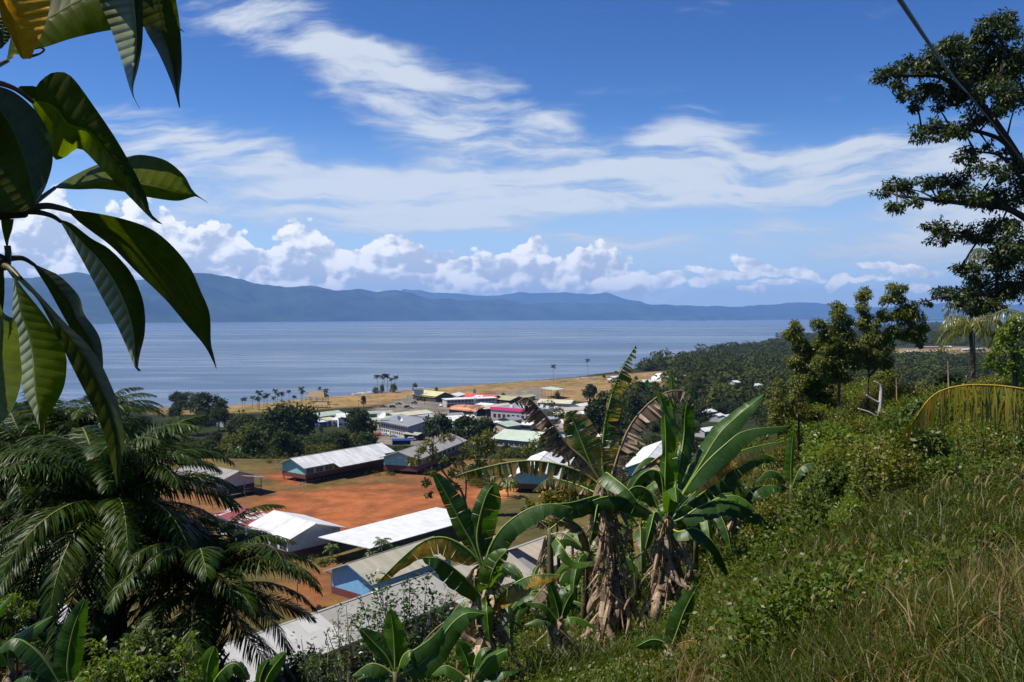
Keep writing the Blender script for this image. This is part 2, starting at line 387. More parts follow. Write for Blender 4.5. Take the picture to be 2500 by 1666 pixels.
# polar sheet round the viewpoint out past the horizon
ths = np.radians(np.concatenate([np.linspace(-180, -56, 32)[:-1], np.linspace(-56, 56, 520), np.linspace(56, 180, 32)[1:]]))
rs = np.concatenate([[0.0], np.geomspace(.6, 60, 190), np.geomspace(61, 260, 190)[0:], np.geomspace(263, 1400, 170), np.geomspace(1420, 26500, 60)])
TH, RR = np.meshgrid(ths, rs, indexing='xy'); X = (RR*np.sin(TH)).ravel(); Y = (RR*np.cos(TH)).ravel(); Z = H(X, Y)
nr, nt = len(rs), len(ths); idx = np.arange(nr*nt).reshape(nr, nt)
Fq = np.stack([idx[:-1, :-1], idx[:-1, 1:], idx[1:, 1:], idx[1:, :-1]], -1).reshape(-1, 4)[:, ::-1]
# ground cover colours: red clay, dry turf, leafy ground, sand, asphalt (what lies there)
def poly_mask(x, y, poly, soft):
    poly = np.array(poly); d = np.full(x.shape, 1e9); inside = np.zeros(x.shape, bool)
    for i in range(len(poly)):
        a, b = poly[i], poly[(i+1) % len(poly)]; ab = b-a
        tt = np.clip(((x-a[0])*ab[0]+(y-a[1])*ab[1])/(ab@ab), 0, 1); d = np.minimum(d, np.hypot(x-a[0]-tt*ab[0], y-a[1]-tt*ab[1]))
        c1 = (a[1] > y) != (b[1] > y); xi = a[0]+(y-a[1])*(b[0]-a[0])/(b[1]-a[1]+1e-12); inside ^= c1 & (x < xi)
    return np.clip(.5+np.where(inside, d, -d)/soft, 0, 1)
def PP(lst, z): return [tuple(PZ(a, b, z)[:2]) for a, b in lst]
veg = np.array([.026, .034, .010]); soil = np.array([.105, .048, .022])
col = np.tile(veg, (len(X), 1)); rr_ = np.hypot(X, Y)
def blend(m, c): global col; col = col*(1-m[:, None])+np.array(c)*m[:, None]
nz = fbm(X, Y, .12, 5, 2); nz2 = fbm(X, Y, .03, 4, 5)
blend(sstep(nz, .02, .22)*(1-sstep(rr_, 80, 100)), soil*.9)
terr = sstep(Y, 84, 92)*(1-sstep(Y, 240, 262))*(1-sstep(X, 48, 60))*sstep(X, -150, -120)
blend(terr, (.115, .095, .032))
blend(terr*(1-sstep(X, -12, 2)*sstep(Y, 150, 170))*sstep(nz2+nz*.5, .05, .24), (.21, .10, .042))
yard = poly_mask(X, Y, PP([(640, 1228), (700, 1207), (850, 1188), (1010, 1183), (1120, 1182), (1200, 1195), (1180, 1240), (1060, 1240), (900, 1290), (840, 1300), (760, 1270), (690, 1250)], 28), 14)
blend(np.clip(yard*1.5+nz2*.9+nz*.5, 0, 1)*sstep(yard, .15, .6), (.30, .105, .040))
blend(poly_mask(X, Y, PP([(655, 1160), (760, 1145), (800, 1175), (690, 1182)], 28), 5), (.36, .105, .036))
blend(poly_mask(X, Y, PP([(1170, 1200), (1240, 1185), (1262, 1200), (1200, 1230)], 28), 5), (.50, .20, .08))
blend(poly_mask(X, Y, PP([(700, 1420), (810, 1380), (830, 1470), (720, 1490)], 28), 7)*.8, (.30, .10, .04))
# town
turf = poly_mask(X, Y, PP([(400, 975), (560, 975), (760, 968), (1300, 930), (1640, 905), (1620, 945), (1480, 985), (1350, 975), (1230, 958), (1000, 972), (900, 992), (760, 1000), (520, 1012), (380, 1010)], 2), 14)
blend(turf, np.array([.30, .195, .085]))
blend(turf*sstep(nz2+nz*.4, .05, .2)*.6, (.16, .14, .05))
blend(poly_mask(X, Y, PP([(520, 1000), (760, 985), (900, 975), (760, 998), (520, 1012)], 2), 12)*.6, (.20, .19, .05))
asph = poly_mask(X, Y, PP([(905, 1000), (1000, 968), (1130, 972), (1320, 945), (1330, 975), (1480, 1000), (1480, 1060), (1250, 1040), (1100, 1010), (1080, 1085), (860, 1088), (880, 1050), (960, 1015)], 2), 8)
blend(asph, (.20, .175, .145)); blend(asph*sstep(nz, .0, .15)*.5, (.27, .23, .18))
D_ = np.interp(X/np.maximum(Y, 1e-3), _su, _sd)
blend(sstep(Y, D_-14, D_-4)*(Y > 300), (.34, .25, .15))
blend(poly_mask(X, Y, PP([(2170, 852), (2340, 846), (2500, 850), (2500, 866), (2180, 866)], 4), 30), (.34, .25, .12))
tm = npmesh('ground', np.stack([X, Y, Z], 1), Fq, [], smooth=True)
ca = tm.color_attributes.new('cover', 'FLOAT_COLOR', 'POINT'); ca.data.foreach_set('color', np.concatenate([col, np.ones((len(col), 1))], 1).astype(np.float32).ravel())
m, t, b = newmat('ground'); at = t.nodes.new('ShaderNodeAttribute'); at.attribute_name = 'cover'; base = E(t, at.outputs['Color'])
co = worldco(t); n1 = noise(co, .25, 8, .65); n2 = noise(co, 3.0, 6, .7)
n0 = noise(co, .045, 6, .6, 1.2)
base = mixc(t, 1.0, base, mixc(t, n0.ss(.35, .65), (.62, .66, .72), (1.18, 1.12, 1.05)), 'MULTIPLY')
cc = mixc(t, 1.0, base, mixc(t, n1.ss(.3, .7), (.72, .74, .72), (1.22, 1.2, 1.25)), 'MULTIPLY')
cc = mixc(t, 1.0, cc, mixc(t, n2.ss(.3, .7), (.75, .75, .75), (1.2, 1.2, 1.2)), 'MULTIPLY')
t.links.new(cc.k, b.inputs['Base Color']); b.inputs['Roughness'].default_value = .95; b.inputs['Specular IOR Level'].default_value = .1
bn = t.nodes.new('ShaderNodeBump'); bn.inputs['Strength'].default_value = .5; bn.inputs['Distance'].default_value = .15; t.links.new(n2.k, bn.inputs['Height']); t.links.new(bn.outputs[0], b.inputs['Normal'])
tm.materials.append(m); struct(link('ground', tm))
# ================================================================ LAKE
m, t, b = newmat('lake_water'); co = worldco(t)
calm = noise(mapping(co, scale=(.00055, .0028, 1)), 1.0, 6, .6, .6)
calm2 = noise(mapping(co, loc=(300, 80, 0), scale=(.004, .022, 1)), 1.0, 5, .6, .8)
cf = (calm*.6+calm2*.55).ss(.50, .72)
yy_ = sep(co)[1]
b.inputs['Specular IOR Level'].default_value = .5; b.inputs['IOR'].default_value = 1.333
t.links.new(mixc(t, cf, (.065, .105, .165), (.14, .18, .235)).k, b.inputs['Base Color'])
t.links.new((cf*-.10+.34).k, b.inputs['Roughness'])
rip = noise(mapping(co, scale=(.35, .9, 1)), 1.0, 5, .7); swell = noise(mapping(co, scale=(.01, .06, 1)), 1.0, 4, .6)
bn = t.nodes.new('ShaderNodeBump'); bn.inputs['Distance'].default_value = .45; t.links.new((cf*-.22+.32).k, bn.inputs['Strength'])
t.links.new((rip*.45+swell*1.3).k, bn.inputs['Height']); t.links.new(bn.outputs[0], b.inputs['Normal'])
wm = MB().add([(-33000, 300, 0), (33000, 300, 0), (33000, 27000, 0), (-33000, 27000, 0)], [(0, 1, 2, 3)]).mesh('lake', m)
struct(link('lake', wm))
# ================================================================ MOUNTAINS
def hillmat(name, c1, c2):
    m, t, b = newmat(name); co = worldco(t)
    t.links.new(mixc(t, (noise(co, .0009, 9, .7)*.6+noise(mapping(co, scale=(1, .3, 3)), .002, 5, .6)*.4).ss(.40, .60), sc3(c1, .6), sc3(c2, 1.7)).k, b.inputs['Base Color']); b.inputs['Roughness'].default_value = 1; b.inputs['Specular IOR Level'].default_value = 0
    return m
def shorepts(lst): return [((a-CX)/F, PZ(a, b, 0).y) for a, b in lst]
def range_(name, ridge, shore, depth, mt, rough=.34, seed=1):
    us = np.linspace(-1.0, .85, 700); ru = [((a-CX)/F) for a, b in ridge]
    rpy = np.interp(us, ru, [b for a, b in ridge]); sd = np.interp(us, *zip(*shore))
    vs_ = np.linspace(0, 1, 46); Vv = []
    for k, v in enumerate(vs_):
        d = sd+depth*v; rd = sd+depth*.72
        hr = CAMZ+(HOR-rpy)/F*rd + 0*d
        prof = np.sin(np.clip(v/.72, 0, 1)*math.pi/2)**1.25 if v <= .72 else 1-((v-.72)/.28)**1.3*1.02
        x = us*d; n = fbm(x, d*1.0, 1/1900, 6, seed); n = 1-2*np.abs(n)*2.0
        bump = (n-.45)*rough*hr*math.sin(min(v/.72, 1)*math.pi)
        fine = fbm(us*rd, us*0, 1/260, 4, seed+3)*.035*hr if abs(v-.72) < .02 else 0
        Vv.append(np.stack([x, d, np.where(True, hr*prof+bump+fine*0, 0)-3*(v == 0)], 1))
    # hold the skyline at the ridge
    V3 = np.array(Vv); el = (V3[:, :, 2]-CAMZ)/V3[:, :, 1]; lim = (HOR-rpy)/F + fbm(us*20, us*0, 3.0, 6, seed+5)*.0042
    V3[:, :, 2] = np.minimum(V3[:, :, 2], CAMZ+lim[None, :]*V3[:, :, 1]); kr = int(round(.72*45)); V3[kr, :, 2] = CAMZ+lim*V3[kr, :, 1]
    n_, m_ = V3.shape[:2]; ii = np.arange(n_*m_).reshape(n_, m_); f = np.stack([ii[:-1, :-1], ii[:-1, 1:], ii[1:, 1:], ii[1:, :-1]], -1).reshape(-1, 4)[:, ::-1]
    return struct(link(name, npmesh(name, V3.reshape(-1, 3), f, mt, smooth=True)))
shl = shorepts([(-800, 795), (0, 792), (240, 790), (700, 786), (1100, 783.5), (1500, 782), (2000, 780.5), (2900, 780)])
range_('mountains', [(-800, 660), (-100, 676), (60, 680), (140, 672), (190, 664), (240, 674), (330, 684), (400, 680), (460, 668), (515, 668), (565, 678), (619, 690), (700, 702), (761, 699), (820, 710), (871, 706), (918, 715), (969, 708), (1007, 717), (1058, 732), (1096, 728), (1119, 734), (1222, 730), (1278, 743), (1367, 739), (1488, 741), (1628, 745), (1700, 748), (1787, 749), (1844, 746), (1902, 743), (1921, 738.5), (1978, 741.5), (2009, 742), (2074, 751), (2150, 752), (2284, 743), (2322, 738), (2400, 745), (2900, 740)],
       shl, 4200, hillmat('forested_mountain', (.008, .018, .014), (.022, .038, .022)))
range_('mountains', [(-800, 800), (900, 790), (940, 735), (983, 706), (1049, 714), (1114, 717), (1170, 722), (1217, 721), (1269, 713), (1301, 719), (1367, 715), (1441, 720), (1479, 715), (1516, 727), (1582, 743), (1628, 746), (1700, 749), (1800, 790), (2900, 800)],
       [(u, d+9000) for u, d in shl], 6000, hillmat('distant_mountain', (.008, .018, .014), (.020, .035, .020)), seed=4)
range_('coastal_flat', [(-800, 795), (1300, 785), (1480, 778), (1560, 776), (1640, 772), (1720, 770), (1800, 768), (1900, 769), (2000, 768), (2100, 770), (2300, 766), (2900, 766)],
       [(u, d-900) for u, d in shl], 900, hillmat('coastal_wood', (.014, .030, .012), (.030, .05, .018)), seed=9)
for i, (a, b_, wpx, hpx) in enumerate([(1598, 783.3, 44, 2.0), (1690, 783.0, 70, 4.0), (1780, 782.6, 90, 3.6), (2290, 783, 90, 3.5), (1660, 782.5, 30, 3)]):
    p = PZ(a, b_, 0); L = wpx/F*p.y; hh = hpx/F*p.y*1.2; s = MB()
    n = 34; prof = [(-L/2+L*k/n, max(0.5, hh*(.55+.45*math.sin(k*1.7+i)*math.sin(k*.37+i))*min(1, k/3, (n-k)/3))) for k in range(n+1)]
    ring = []
    for (x, h) in prof: ring += [(x, -260, -1), (x, -60, h), (x, 60, h*.95), (x, 260, -1)]
    fs = [(4*k+j, 4*(k+1)+j, 4*(k+1)+j+1, 4*k+j+1) for k in range(n) for j in range(3)]
    s.add(ring, fs); struct(s.build('island', hillmat('island_wood%d' % i, (.012, .028, .012), (.028, .045, .016)), loc=(p.x, p.y, 0)))
# ================================================================ HAZE
m = bpy.data.materials.new('haze'); m.use_nodes = True; t = m.node_tree; t.nodes.clear()
o_ = t.nodes.new('ShaderNodeOutputMaterial'); pv = t.nodes.new('ShaderNodeVolumePrincipled'); t.links.new(pv.outputs[0], o_.inputs['Volume'])
pv.inputs['Color'].default_value = (.29, .53, 1.0, 1); pv.inputs['Density'].default_value = 4.6e-5; pv.inputs['Anisotropy'].default_value = .2
hb = MB().box(-34000, 34000, -3000, 27500, -5.2, 960).build('haze', m); hb['kind'] = 'stuff'
# ================================================================ BUILDINGS
white_roof = lambda: roofmat('white_sheet_roof', (.52, .54, .56), (.78, .79, .80), (.42, .36, .31), .02, var=.14)
grey_roof = lambda: roofmat('grey_sheet_roof', (.25, .24, .22), (.33, .32, .29), (.20, .13, .10), .02, var=.1)
cream_roof = lambda: roofmat('cream_sheet_roof', (.38, .36, .28), (.48, .45, .35), (.24, .16, .10), .03, var=.12)
M_teal = mat('teal_board', (.20, .50, .52), .6, .08, 1.5); M_white = mat('white_paint', (.74, .75, .76), .6, .06, 1.0)
M_maroon = mat('maroon_board', (.115, .030, .028), .7, .15, 1.5); M_blue = mat('blue_board', (.15, .36, .62), .6, .1, 1.5)
M_pale = mat('pale_blue_paint', (.50, .60, .66), .6, .08, 1.0); M_post = mat('timber_post', (.10, .075, .055), .8)
M_frame = mat('window_frame', (.30, .29, .28), .6)
M_glass = mat('louvre_glass', (.025, .030, .035), .15, .3, 2.0, spec=.6); M_grey = mat('grey_paint', (.36, .36, .36), .7, .12, 1.0)
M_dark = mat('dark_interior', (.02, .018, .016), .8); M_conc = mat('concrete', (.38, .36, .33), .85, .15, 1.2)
M_tan = mat('tan_wall', (.48, .38, .25), .8, .1, 1.0); M_metal = mat('galvanised_steel', (.40, .41, .42), .45, .1, 3, metal=.6)
def board(base, name):                                       # horizontal weatherboards
    m, t, b = newmat(name); co = objco(t); z = sep(co)[2]
    f = (z*5.2)._m('FRACT'); ln = f.ss(.0, .12)
    n = noise(co, 1.2, 5, .6)
    t.links.new(mixc(t, ln, sc3(base, .45), mixc(t, n.ss(.3, .7), sc3(base, .9), sc3(base, 1.1))).k, b.inputs['Base Color']); b.inputs['Roughness'].default_value = .6
    return m
M_bteal = board((.20, .50, .52), 'teal_weatherboard'); M_bblue = board((.17, .40, .66), 'blue_weatherboard'); M_bwhite = board((.58, .66, .70), 'white_weatherboard'); M_bmar = board((.13, .036, .034), 'maroon_weatherboard')
def slope_mesh(x0, x1, y0, z0, y1, z1, th=.05):
    return MB().prism([(x0, y0, z0), (x1, y0, z0), (x1, y1, z1), (x0, y1, z1)], (0, 0, th))
def building(name, label, cat, R0, R1, zg, hr, he, wl, wr, roof, wall, band=None, bandh=1.1, stilt=0.0, og=.9, oe=.8, wins='r', nwin=0, winh=1.0, group=None, ext=None, fasc=M_metal, roof2=None, back=0, posts=False, gwin=0, hewin=None, roofl=None):
    """gabled building; ridge runs from pixel R0 to R1, hr above the ground zg; local x along the ridge, +y to the left, -y right"""
    a = PZ(*R0, zg+hr); b = PZ(*R1, zg+hr); L = (b-a).to_2d().length; ang = math.atan2(b.y-a.y, b.x-a.x)
    t = thing(name, label, cat, (a.x, a.y, zg), ang, group)
    x0, x1 = -back, L
    for sgn, wd, rm in ((1, wl, roofl or roof), (-1, wr, roof2 or roof)):
        s = slope_mesh(x0, x1, 0, hr, sgn*wd, he)
        if ext and sgn == ext[0]:                            # a wider stretch of eave: (side, from, to, extra)
            k = (hr-he)/wd; s.prism([(x0+ext[1]*L, sgn*wd*1.0002, he), (x0+ext[2]*L, sgn*wd*1.0002, he), (x0+ext[2]*L, sgn*(wd+ext[3]), he-k*ext[3]), (x0+ext[1]*L, sgn*(wd+ext[3]), he-k*ext[3])], (0, 0, .05))
        s.build('roof', rm, t)
    MB().tube([(x0-.02, 0, hr+.055), (x1+.02, 0, hr+.055)], .09, 6).build('ridge_cap', roof, t)
    wx0, wx1 = x0+og, x1-og; k1 = (hr-he)/wl; k2 = (hr-he)/wr; yl, yr = wl-oe, -(wr-oe)
    zt = hr-.03; zl = hr-k1*yl-.03; zr = hr-k2*(-yr)-.03; zb = stilt+(bandh if band else 0)
    MB().prism([(wx0, yr, zb), (wx0, yl, zb), (wx0, yl, zl), (wx0, 0, zt), (wx0, yr, zr)], (wx1-wx0, 0, 0)).build('wall', wall, t)
    if band: MB().box(wx0-.03, wx1+.03, yr-.03, yl+.03, stilt, zb-.002).build('base_band', band, t)
    if stilt > .3:
        for i in range(int((wx1-wx0)/3)+1):
            for y in (yr+.3, (yl+yr)/2, yl-.3):
                x = wx0+.3+i*3
                if x < wx1: MB().box(x-.09, x+.09, y-.09, y+.09, -1.2, stilt-.002).build('stilt', M_post, t)
    # barge boards and eave fascia
    for xx in (x0-.06, x1+.003):
        MB().prism([(xx, wl, he-.12), (xx, wl, he+.04), (xx, 0, hr+.04), (xx, -wr, he+.04), (xx, -wr, he-.12), (xx, 0, hr-.12)], (.055, 0, 0)).build('fascia', fasc, t)
    if nwin:
        yy = yr if wins == 'r' else yl; sg = -1 if wins == 'r' else 1; sp = (wx1-wx0)/nwin; wz = zb+(hewin if hewin is not None else .15)
        for i in range(nwin):
            xa = wx0+i*sp+.18*sp*.5+.1; xb = wx0+(i+1)*sp-.18*sp*.5-.1
            fr = MB()
            y0, y1 = sorted((yy, yy+sg*.06))
            fr.box(xa-.08, xb+.08, y0+sg*.0, y1, wz-.08, wz); fr.box(xa-.08, xb+.08, y0, y1, wz+winh, wz+winh+.08)
            nb = max(2, int((xb-xa)/.8))
            for q in range(nb+1): xq = xa+(xb-xa)*q/nb; fr.box(xq-.04, xq+.04, y0, y1, wz+.001, wz+winh-.001)
            wo = MB().box(xa, xb, min(yy, yy+sg*.03), max(yy, yy+sg*.03), wz+.002, wz+winh-.002).build('window', M_glass, t)
            fr.build('frame', M_frame, wo)
    for i in range(gwin):
        y = yr+(yl-yr)*(i+1)/(gwin+1); wo = MB().box(wx0-.03, wx0, y-.45, y+.45, zb+.5, zb+1.4).build('window', M_glass, t)
    t['L'] = L; return t, dict(L=L, x0=x0, wx0=wx0, wx1=wx1, yl=yl, yr=yr, zb=zb, zl=zl, zr=zr)
for k in (): pass
ZS = 28.0
# --- the school on the clay terrace
tB1, g = building('school_building', 'long school block with plain grey roof and end veranda, left of the clay yard', 'school building', (584, 1151), (468, 1129), ZS, 5.6, 3.7, 6.0, 5.6, grey_roof(), M_bwhite, M_bmar, 1.1, .9, og=1.0, wins='l', nwin=6, winh=1.15, group='school blocks on the clay terrace')
# veranda at the near end
v = MB()
for y in (-4.6, 0, 4.4): v.box(-2.2, -2.06, y, y+.14, 0, 3.6)
v.box(-2.25, 1.0, -4.7, -4.55, 1.5, 1.6).box(-2.25, -2.1, -4.6, 0, 1.0, 1.1).box(-2.25, -2.1, -4.6, 0, 1.6, 1.7).box(-2.4, 1.0, -4.9, 4.7, .75, .88)
v.build('veranda', M_post, tB1)
slope_mesh(-2.8, -.08, 0, 4.7, -5.8, 3.55).build('veranda_roof', grey_roof(), tB1)
tB2, g = building('school_building', 'long school block with brilliant white patched roof on stilts beyond the yard', 'school building', (709, 1120), (932, 1082), ZS, 6.0, 4.0, 5.4, 5.4, white_roof(), M_bteal, M_bmar, 1.1, 1.1, og=1.0, nwin=10, winh=1.2, ext=(-1, .30, .86, 2.2), group='school blocks on the clay terrace')
tB3, g = building('school_building', 'school block with teal gable and grey roof rusting pink on its right side', 'school building', (972, 1103), (1099, 1058), ZS, 6.2, 4.2, 5.6, 5.8, grey_roof(), M_bteal, M_bmar, 1.4, .9, og=1.1, nwin=10, winh=1.1, roof2=roofmat('rusting_grey_roof', (.30, .29, .28), (.36, .35, .33), (.27, .13, .11), .17), group='school blocks on the clay terrace')
MB().box(g['wx0']-.12, g['wx0']-.01, -.6, .5, 4.35, 4.55).build('lamp', M_white, tB3)
tB4, g = building('school_building', 'teal walled school block with white roof behind the tattered hanging banana leaf', 'school building', (1304, 1138), (1347, 1095), ZS, 6.2, 3.8, 5.8, 6.6, white_roof(), M_bteal, M_bmar, 1.2, 1.0, og=1.1, nwin=6, group='school blocks on the clay terrace', back=3)
tB5, g = building('school_building', 'teal walled school block with white roof framed between the two tallest banana plants', 'school building', (1576, 1125), (1619, 1075), ZS+1, 6.2, 3.9, 5.6, 6.2, white_roof(), M_bteal, M_bmar, 1.2, .8, og=1.1, nwin=6, group='school blocks on the clay terrace')
MB().box(g['wx0']-.08, g['wx0']-.01, 1.0, 1.15, 1.5, 5.0).build('downpipe', M_dark, tB5)
tB6, g = building('school_building', 'school block with bright white ribbed front roof and rusted far end behind the palm', 'school building', (771, 1279), (668, 1247), ZS, 5.5, 3.5, 5.8, 6.6, white_roof(), M_bwhite, M_bmar, 1.2, 0.0, og=1.0, wins='l', nwin=4, winh=1.5, group='school blocks on the clay terrace', fasc=M_white)
MB().box(g['wx0']-.45, g['wx0']-.003, -1.1, -.3, 2.2, 2.8).build('air_conditioner', M_white, tB6)
tB6b = thing('school_building', 'low school annexe with pink and white rusted roof before the bright ribbed one', 'school building', tuple(PZ(655, 1290, ZS+3.2)[:2])+(ZS,), tB6.rotation_euler.z, 'school blocks on the clay terrace')
slope_mesh(-1, 16, 3.0, 3.6, -3.0, 4.5).build('roof', roofmat('pink_rusted_roof', (.55, .52, .50), (.66, .63, .60), (.22, .055, .045), .42, sheet=.8), tB6b)
MB().box(0, 15.5, -2.5, 2.3, 0, 3.6).build('wall', M_bwhite, tB6b)
for i in range(4): MB().box(.6+i*3.8, 3.6+i*3.8, 2.3, 2.34, 1.3, 2.9).build('window', M_glass, tB6b)
# flat white roof on posts
def flatroof(name, label, cat, A_, B_, D_, zg, h, th, roof, posts=True, wall=None, group=None, nposts=(5, 2), drop=0):
    a, b, d = PZ(*A_, zg+h), PZ(*B_, zg+h), PZ(*D_, zg+h); ang = math.atan2(b.y-a.y, b.x-a.x); L = (b-a).to_2d().length
    t = thing(name, label, cat, (a.x, a.y, zg), ang, group); ex = Vector((math.cos(ang), math.sin(ang))); ey = Vector((-ex.y, ex.x)); q = (d-a).to_2d()
    dxl, dyl = q.dot(ex), q.dot(ey)
    MB().prism([(0, 0, h), (L, 0, h), (L+dxl, dyl, h-drop), (dxl, dyl, h-drop)], (0, 0, th)).build('roof', roof, t)
    if wall:
        k = .08; MB().prism([(L*k+dxl*k, dyl*k, 0), (L*(1-k)+dxl*k, dyl*k, 0), (L*(1-k)+dxl*(1-k), dyl*(1-k), 0), (L*k+dxl*(1-k), dyl*(1-k), 0)], (0, 0, h-.02-drop)).build('wall', wall, t)
    if posts:
        for i in range(nposts[0]):
            for j in range(nposts[1]):
                u_, v_ = .06+.88*i/(nposts[0]-1), .1+.8*j/(nposts[1]-1)
                MB().box(L*u_+dxl*v_-.08, L*u_+dxl*v_+.08, dyl*v_-.08, dyl*v_+.08, 0, h-.02-drop*v_).build('post', M_post, t)
    return t
flatroof('open_shelter', 'wide flat white roof on posts between the yard and the cream roofed block', 'shelter', (777, 1313), (1065, 1240), (904, 1341), ZS, 3.6, .12, roofmat('weathered_white_roof', (.60, .62, .64), (.70, .71, .73), (.40, .34, .28), .02, sheet=1.2, rib=.35, ribs=.35))
flatroof('open_shelter', 'small pinkish brown flat roof beside the big banana stem', 'shelter', (1110, 1330), (1185, 1300), (1160, 1352), ZS, 3.6, .1, roofmat('pink_roof', (.34, .20, .17), (.42, .28, .24), var=.1), wall=M_maroon, posts=False)
tB8, g = building('school_building', 'cream ribbed roof block with bright blue gable wall beside the clay path', 'school building', (848, 1377), (1060, 1311), ZS, 5.6, 3.5, 5.4, 5.4, cream_roof(), M_bblue, M_bmar, 1.1, 0, og=1.0, nwin=8, roofl=grey_roof(), fasc=mat('blue_grey_trim', (.30, .38, .45), .5), group='school blocks on the clay terrace')
MB().tube([(.2, 5.3, 3.5), (.6, 5.0, 3.1), (.95, 4.75, 2.9), (.95, 4.75, 0)], .07, 6).build('downpipe', M_metal, tB8)
tB11, g = building('school_building', 'nearest long school block with corrugated white and grey roof at the photo bottom', 'school building', (600, 1560), (1049, 1400), ZS, 5.5, 3.4, 5.2, 6.4, roofmat('near_corrugated_roof', (.30, .295, .275), (.40, .39, .36), (.24, .15, .10), .05, rib=.26, sheet=1.7, var=.07), M_bwhite, M_bmar, 1.1, 0, og=.8, nwin=14, winh=1.4, roofl=grey_roof(), group='school blocks on the clay terrace', back=8)
slope_mesh(-8.2, 10.2, -.02, 5.56, -6.45, 3.46, .03).build('roof', roofmat('bright_corrugated_roof', (.44, .44, .43), (.55, .55, .53), rib=.26, sheet=1.7, var=.05), tB11)
tB9, g = building('school_building', 'cream grey roofed block in line with the nearest long one behind the left banana', 'school building', (1085, 1388), (1240, 1347), ZS, 5.7, 3.5, 5.0, 6.4, roofmat('worn_cream_roof', (.34, .315, .265), (.42, .39, .32), (.24, .15, .10), .05, rib=.3, var=.1), M_bwhite, M_bmar, 1.1, 0, og=.6, nwin=8, roofl=grey_roof(), group='school blocks on the clay terrace')
tB10, g = building('school_building', 'tan grey roof at the terrace end under the brown hanging leaves', 'school building', (1262, 1338), (1395, 1290), ZS, 5.4, 3.4, 5.0, 6.4, roofmat('tan_roof', (.42, .36, .28), (.50, .43, .34), rib=.3, var=.1), M_grey, M_bmar, 1.0, 0, og=.6, nwin=5, roofl=grey_roof(), fasc=M_dark, group='school blocks on the clay terrace')
building('house', 'white roofed house at the far left edge, half behind palm fronds', 'house', (74, 1312), (-70, 1345), ZS, 5.5, 3.6, 5, 5, white_roof(), M_bwhite, None, og=.6)
building('house', 'small white roofed hut glimpsed through the middle of the oil palm', 'house', (222, 1196), (190, 1190), ZS, 4.5, 3.2, 3, 3, white_roof(), M_bwhite, None, og=.4)
building('house', 'white roofed house glimpsed through the lower palm fronds', 'house', (150, 1470), (60, 1500), ZS, 4.5, 3.2, 4, 4, white_roof(), M_bwhite, None, og=.4)
# tyres and kerb stones along the yard edge
tm_ = MB()
for k in range(28): a = 2*math.pi*k/28; tm_.v += [(.34*math.cos(a), -.09, .34*math.sin(a)), (.34*math.cos(a), .09, .34*math.sin(a)), (.2*math.cos(a), .09, .2*math.sin(a)), (.2*math.cos(a), -.09, .2*math.sin(a))]
for k in range(28): 
    for j in range(4): tm_.f.append((4*k+j, 4*k+(j+1) % 4, 4*((k+1) % 28)+(j+1) % 4, 4*((k+1) % 28)+j))
ty = tm_.mesh('half_tyre', mat('pale_tyre', (.30, .28, .26), .8))
for i in range(9):
    p = PZ(733+i*6.5+i*i*.25, 1183-i*1.9, ZS); o = link('half_tyre', ty, loc=(p.x, p.y, ZS+.08)); o.rotation_euler.z = R(50)
    tag(o, 'painted tyre half buried in the row at the near corner of the white roofed block', 'tyre', 'half buried tyres at the yard edge')
s = MB(); pts = [PZ(790+i*15, 1170-i*2.3, ZS) for i in range(11)]
s.tube([(p.x, p.y, ZS+.35+.05*math.sin(i*2)) for i, p in enumerate(pts)], .07, 6)
for p in pts: s.tube([(p.x, p.y, ZS-.2), (p.x, p.y, ZS+.4)], .06, 6)
tag(s.build('rail_fence', M_post), 'low timber rail in front of the dark veranda of the white roofed block', 'fence')
# --- the town on the plain
ZT = 2.0
def rm(nm, c, c2=None, **k): return roofmat(nm, c, c2, var=.12, rib=.5, sheet=2.5, **k)
Rlg = rm('pale_green_roof', (.36, .45, .34), (.44, .53, .41)); Rye = rm('yellow_green_roof', (.50, .50, .26), (.60, .60, .33)); Rred = rm('red_roof', (.50, .07, .07), (.60, .11, .10))
Rol = rm('olive_roof', (.34, .32, .16), (.42, .40, .22)); Rta = rm('tan_sheet_roof', (.46, .40, .25), (.54, .48, .32)); Ror = rm('orange_rust_roof', (.42, .17, .08), (.56, .27, .14), rust=(.25, .08, .04), rustamt=.3)
Rwh = rm('white_town_roof', (.62, .64, .64), (.76, .78, .78)); Rgr = rm('grey_town_roof', (.22, .23, .24), (.29, .29, .30)); Rcr = rm('cream_town_roof', (.50, .48, .34), (.60, .57, .42)); Rbl = rm('blue_grey_roof', (.28, .32, .36), (.34, .38, .42))
Rgg = rm('sage_roof', (.42, .50, .42), (.50, .58, .50)); Rcg = rm('green_grey_roof', (.30, .34, .27), (.38, .41, .33))
def z5(x, y): return (850+x/4.706, 880+y/4.706)
def z4(x, y): return (500+x/4.706, 880+y/4.706)
def z6(x, y): return (1250+x/4.238, 830+y/4.238)
G_ = 'buildings of the town'
def tb(label, R0, R1, hr, he, w_, roof, wall, cat='building', nwin=8, winh=1.2, name='town_building', **k):
    t, g = building(name, label, cat, R0, R1, ZT, hr, he, w_, w_, roof, wall, og=.8, oe=.8, nwin=nwin, winh=winh, wins=k.pop('wins', 'r'), hewin=1.2, **k); return t, g
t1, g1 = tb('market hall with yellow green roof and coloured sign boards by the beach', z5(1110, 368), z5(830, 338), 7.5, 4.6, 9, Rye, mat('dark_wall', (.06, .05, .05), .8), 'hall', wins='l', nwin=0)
s = MB()
for i in range(16): pass
MB().box(1, g1['L']-1, 8.6, 8.75, 3.2, 4.3).build('sign_board', mat('black_sign', (.015, .015, .015), .5), t1)
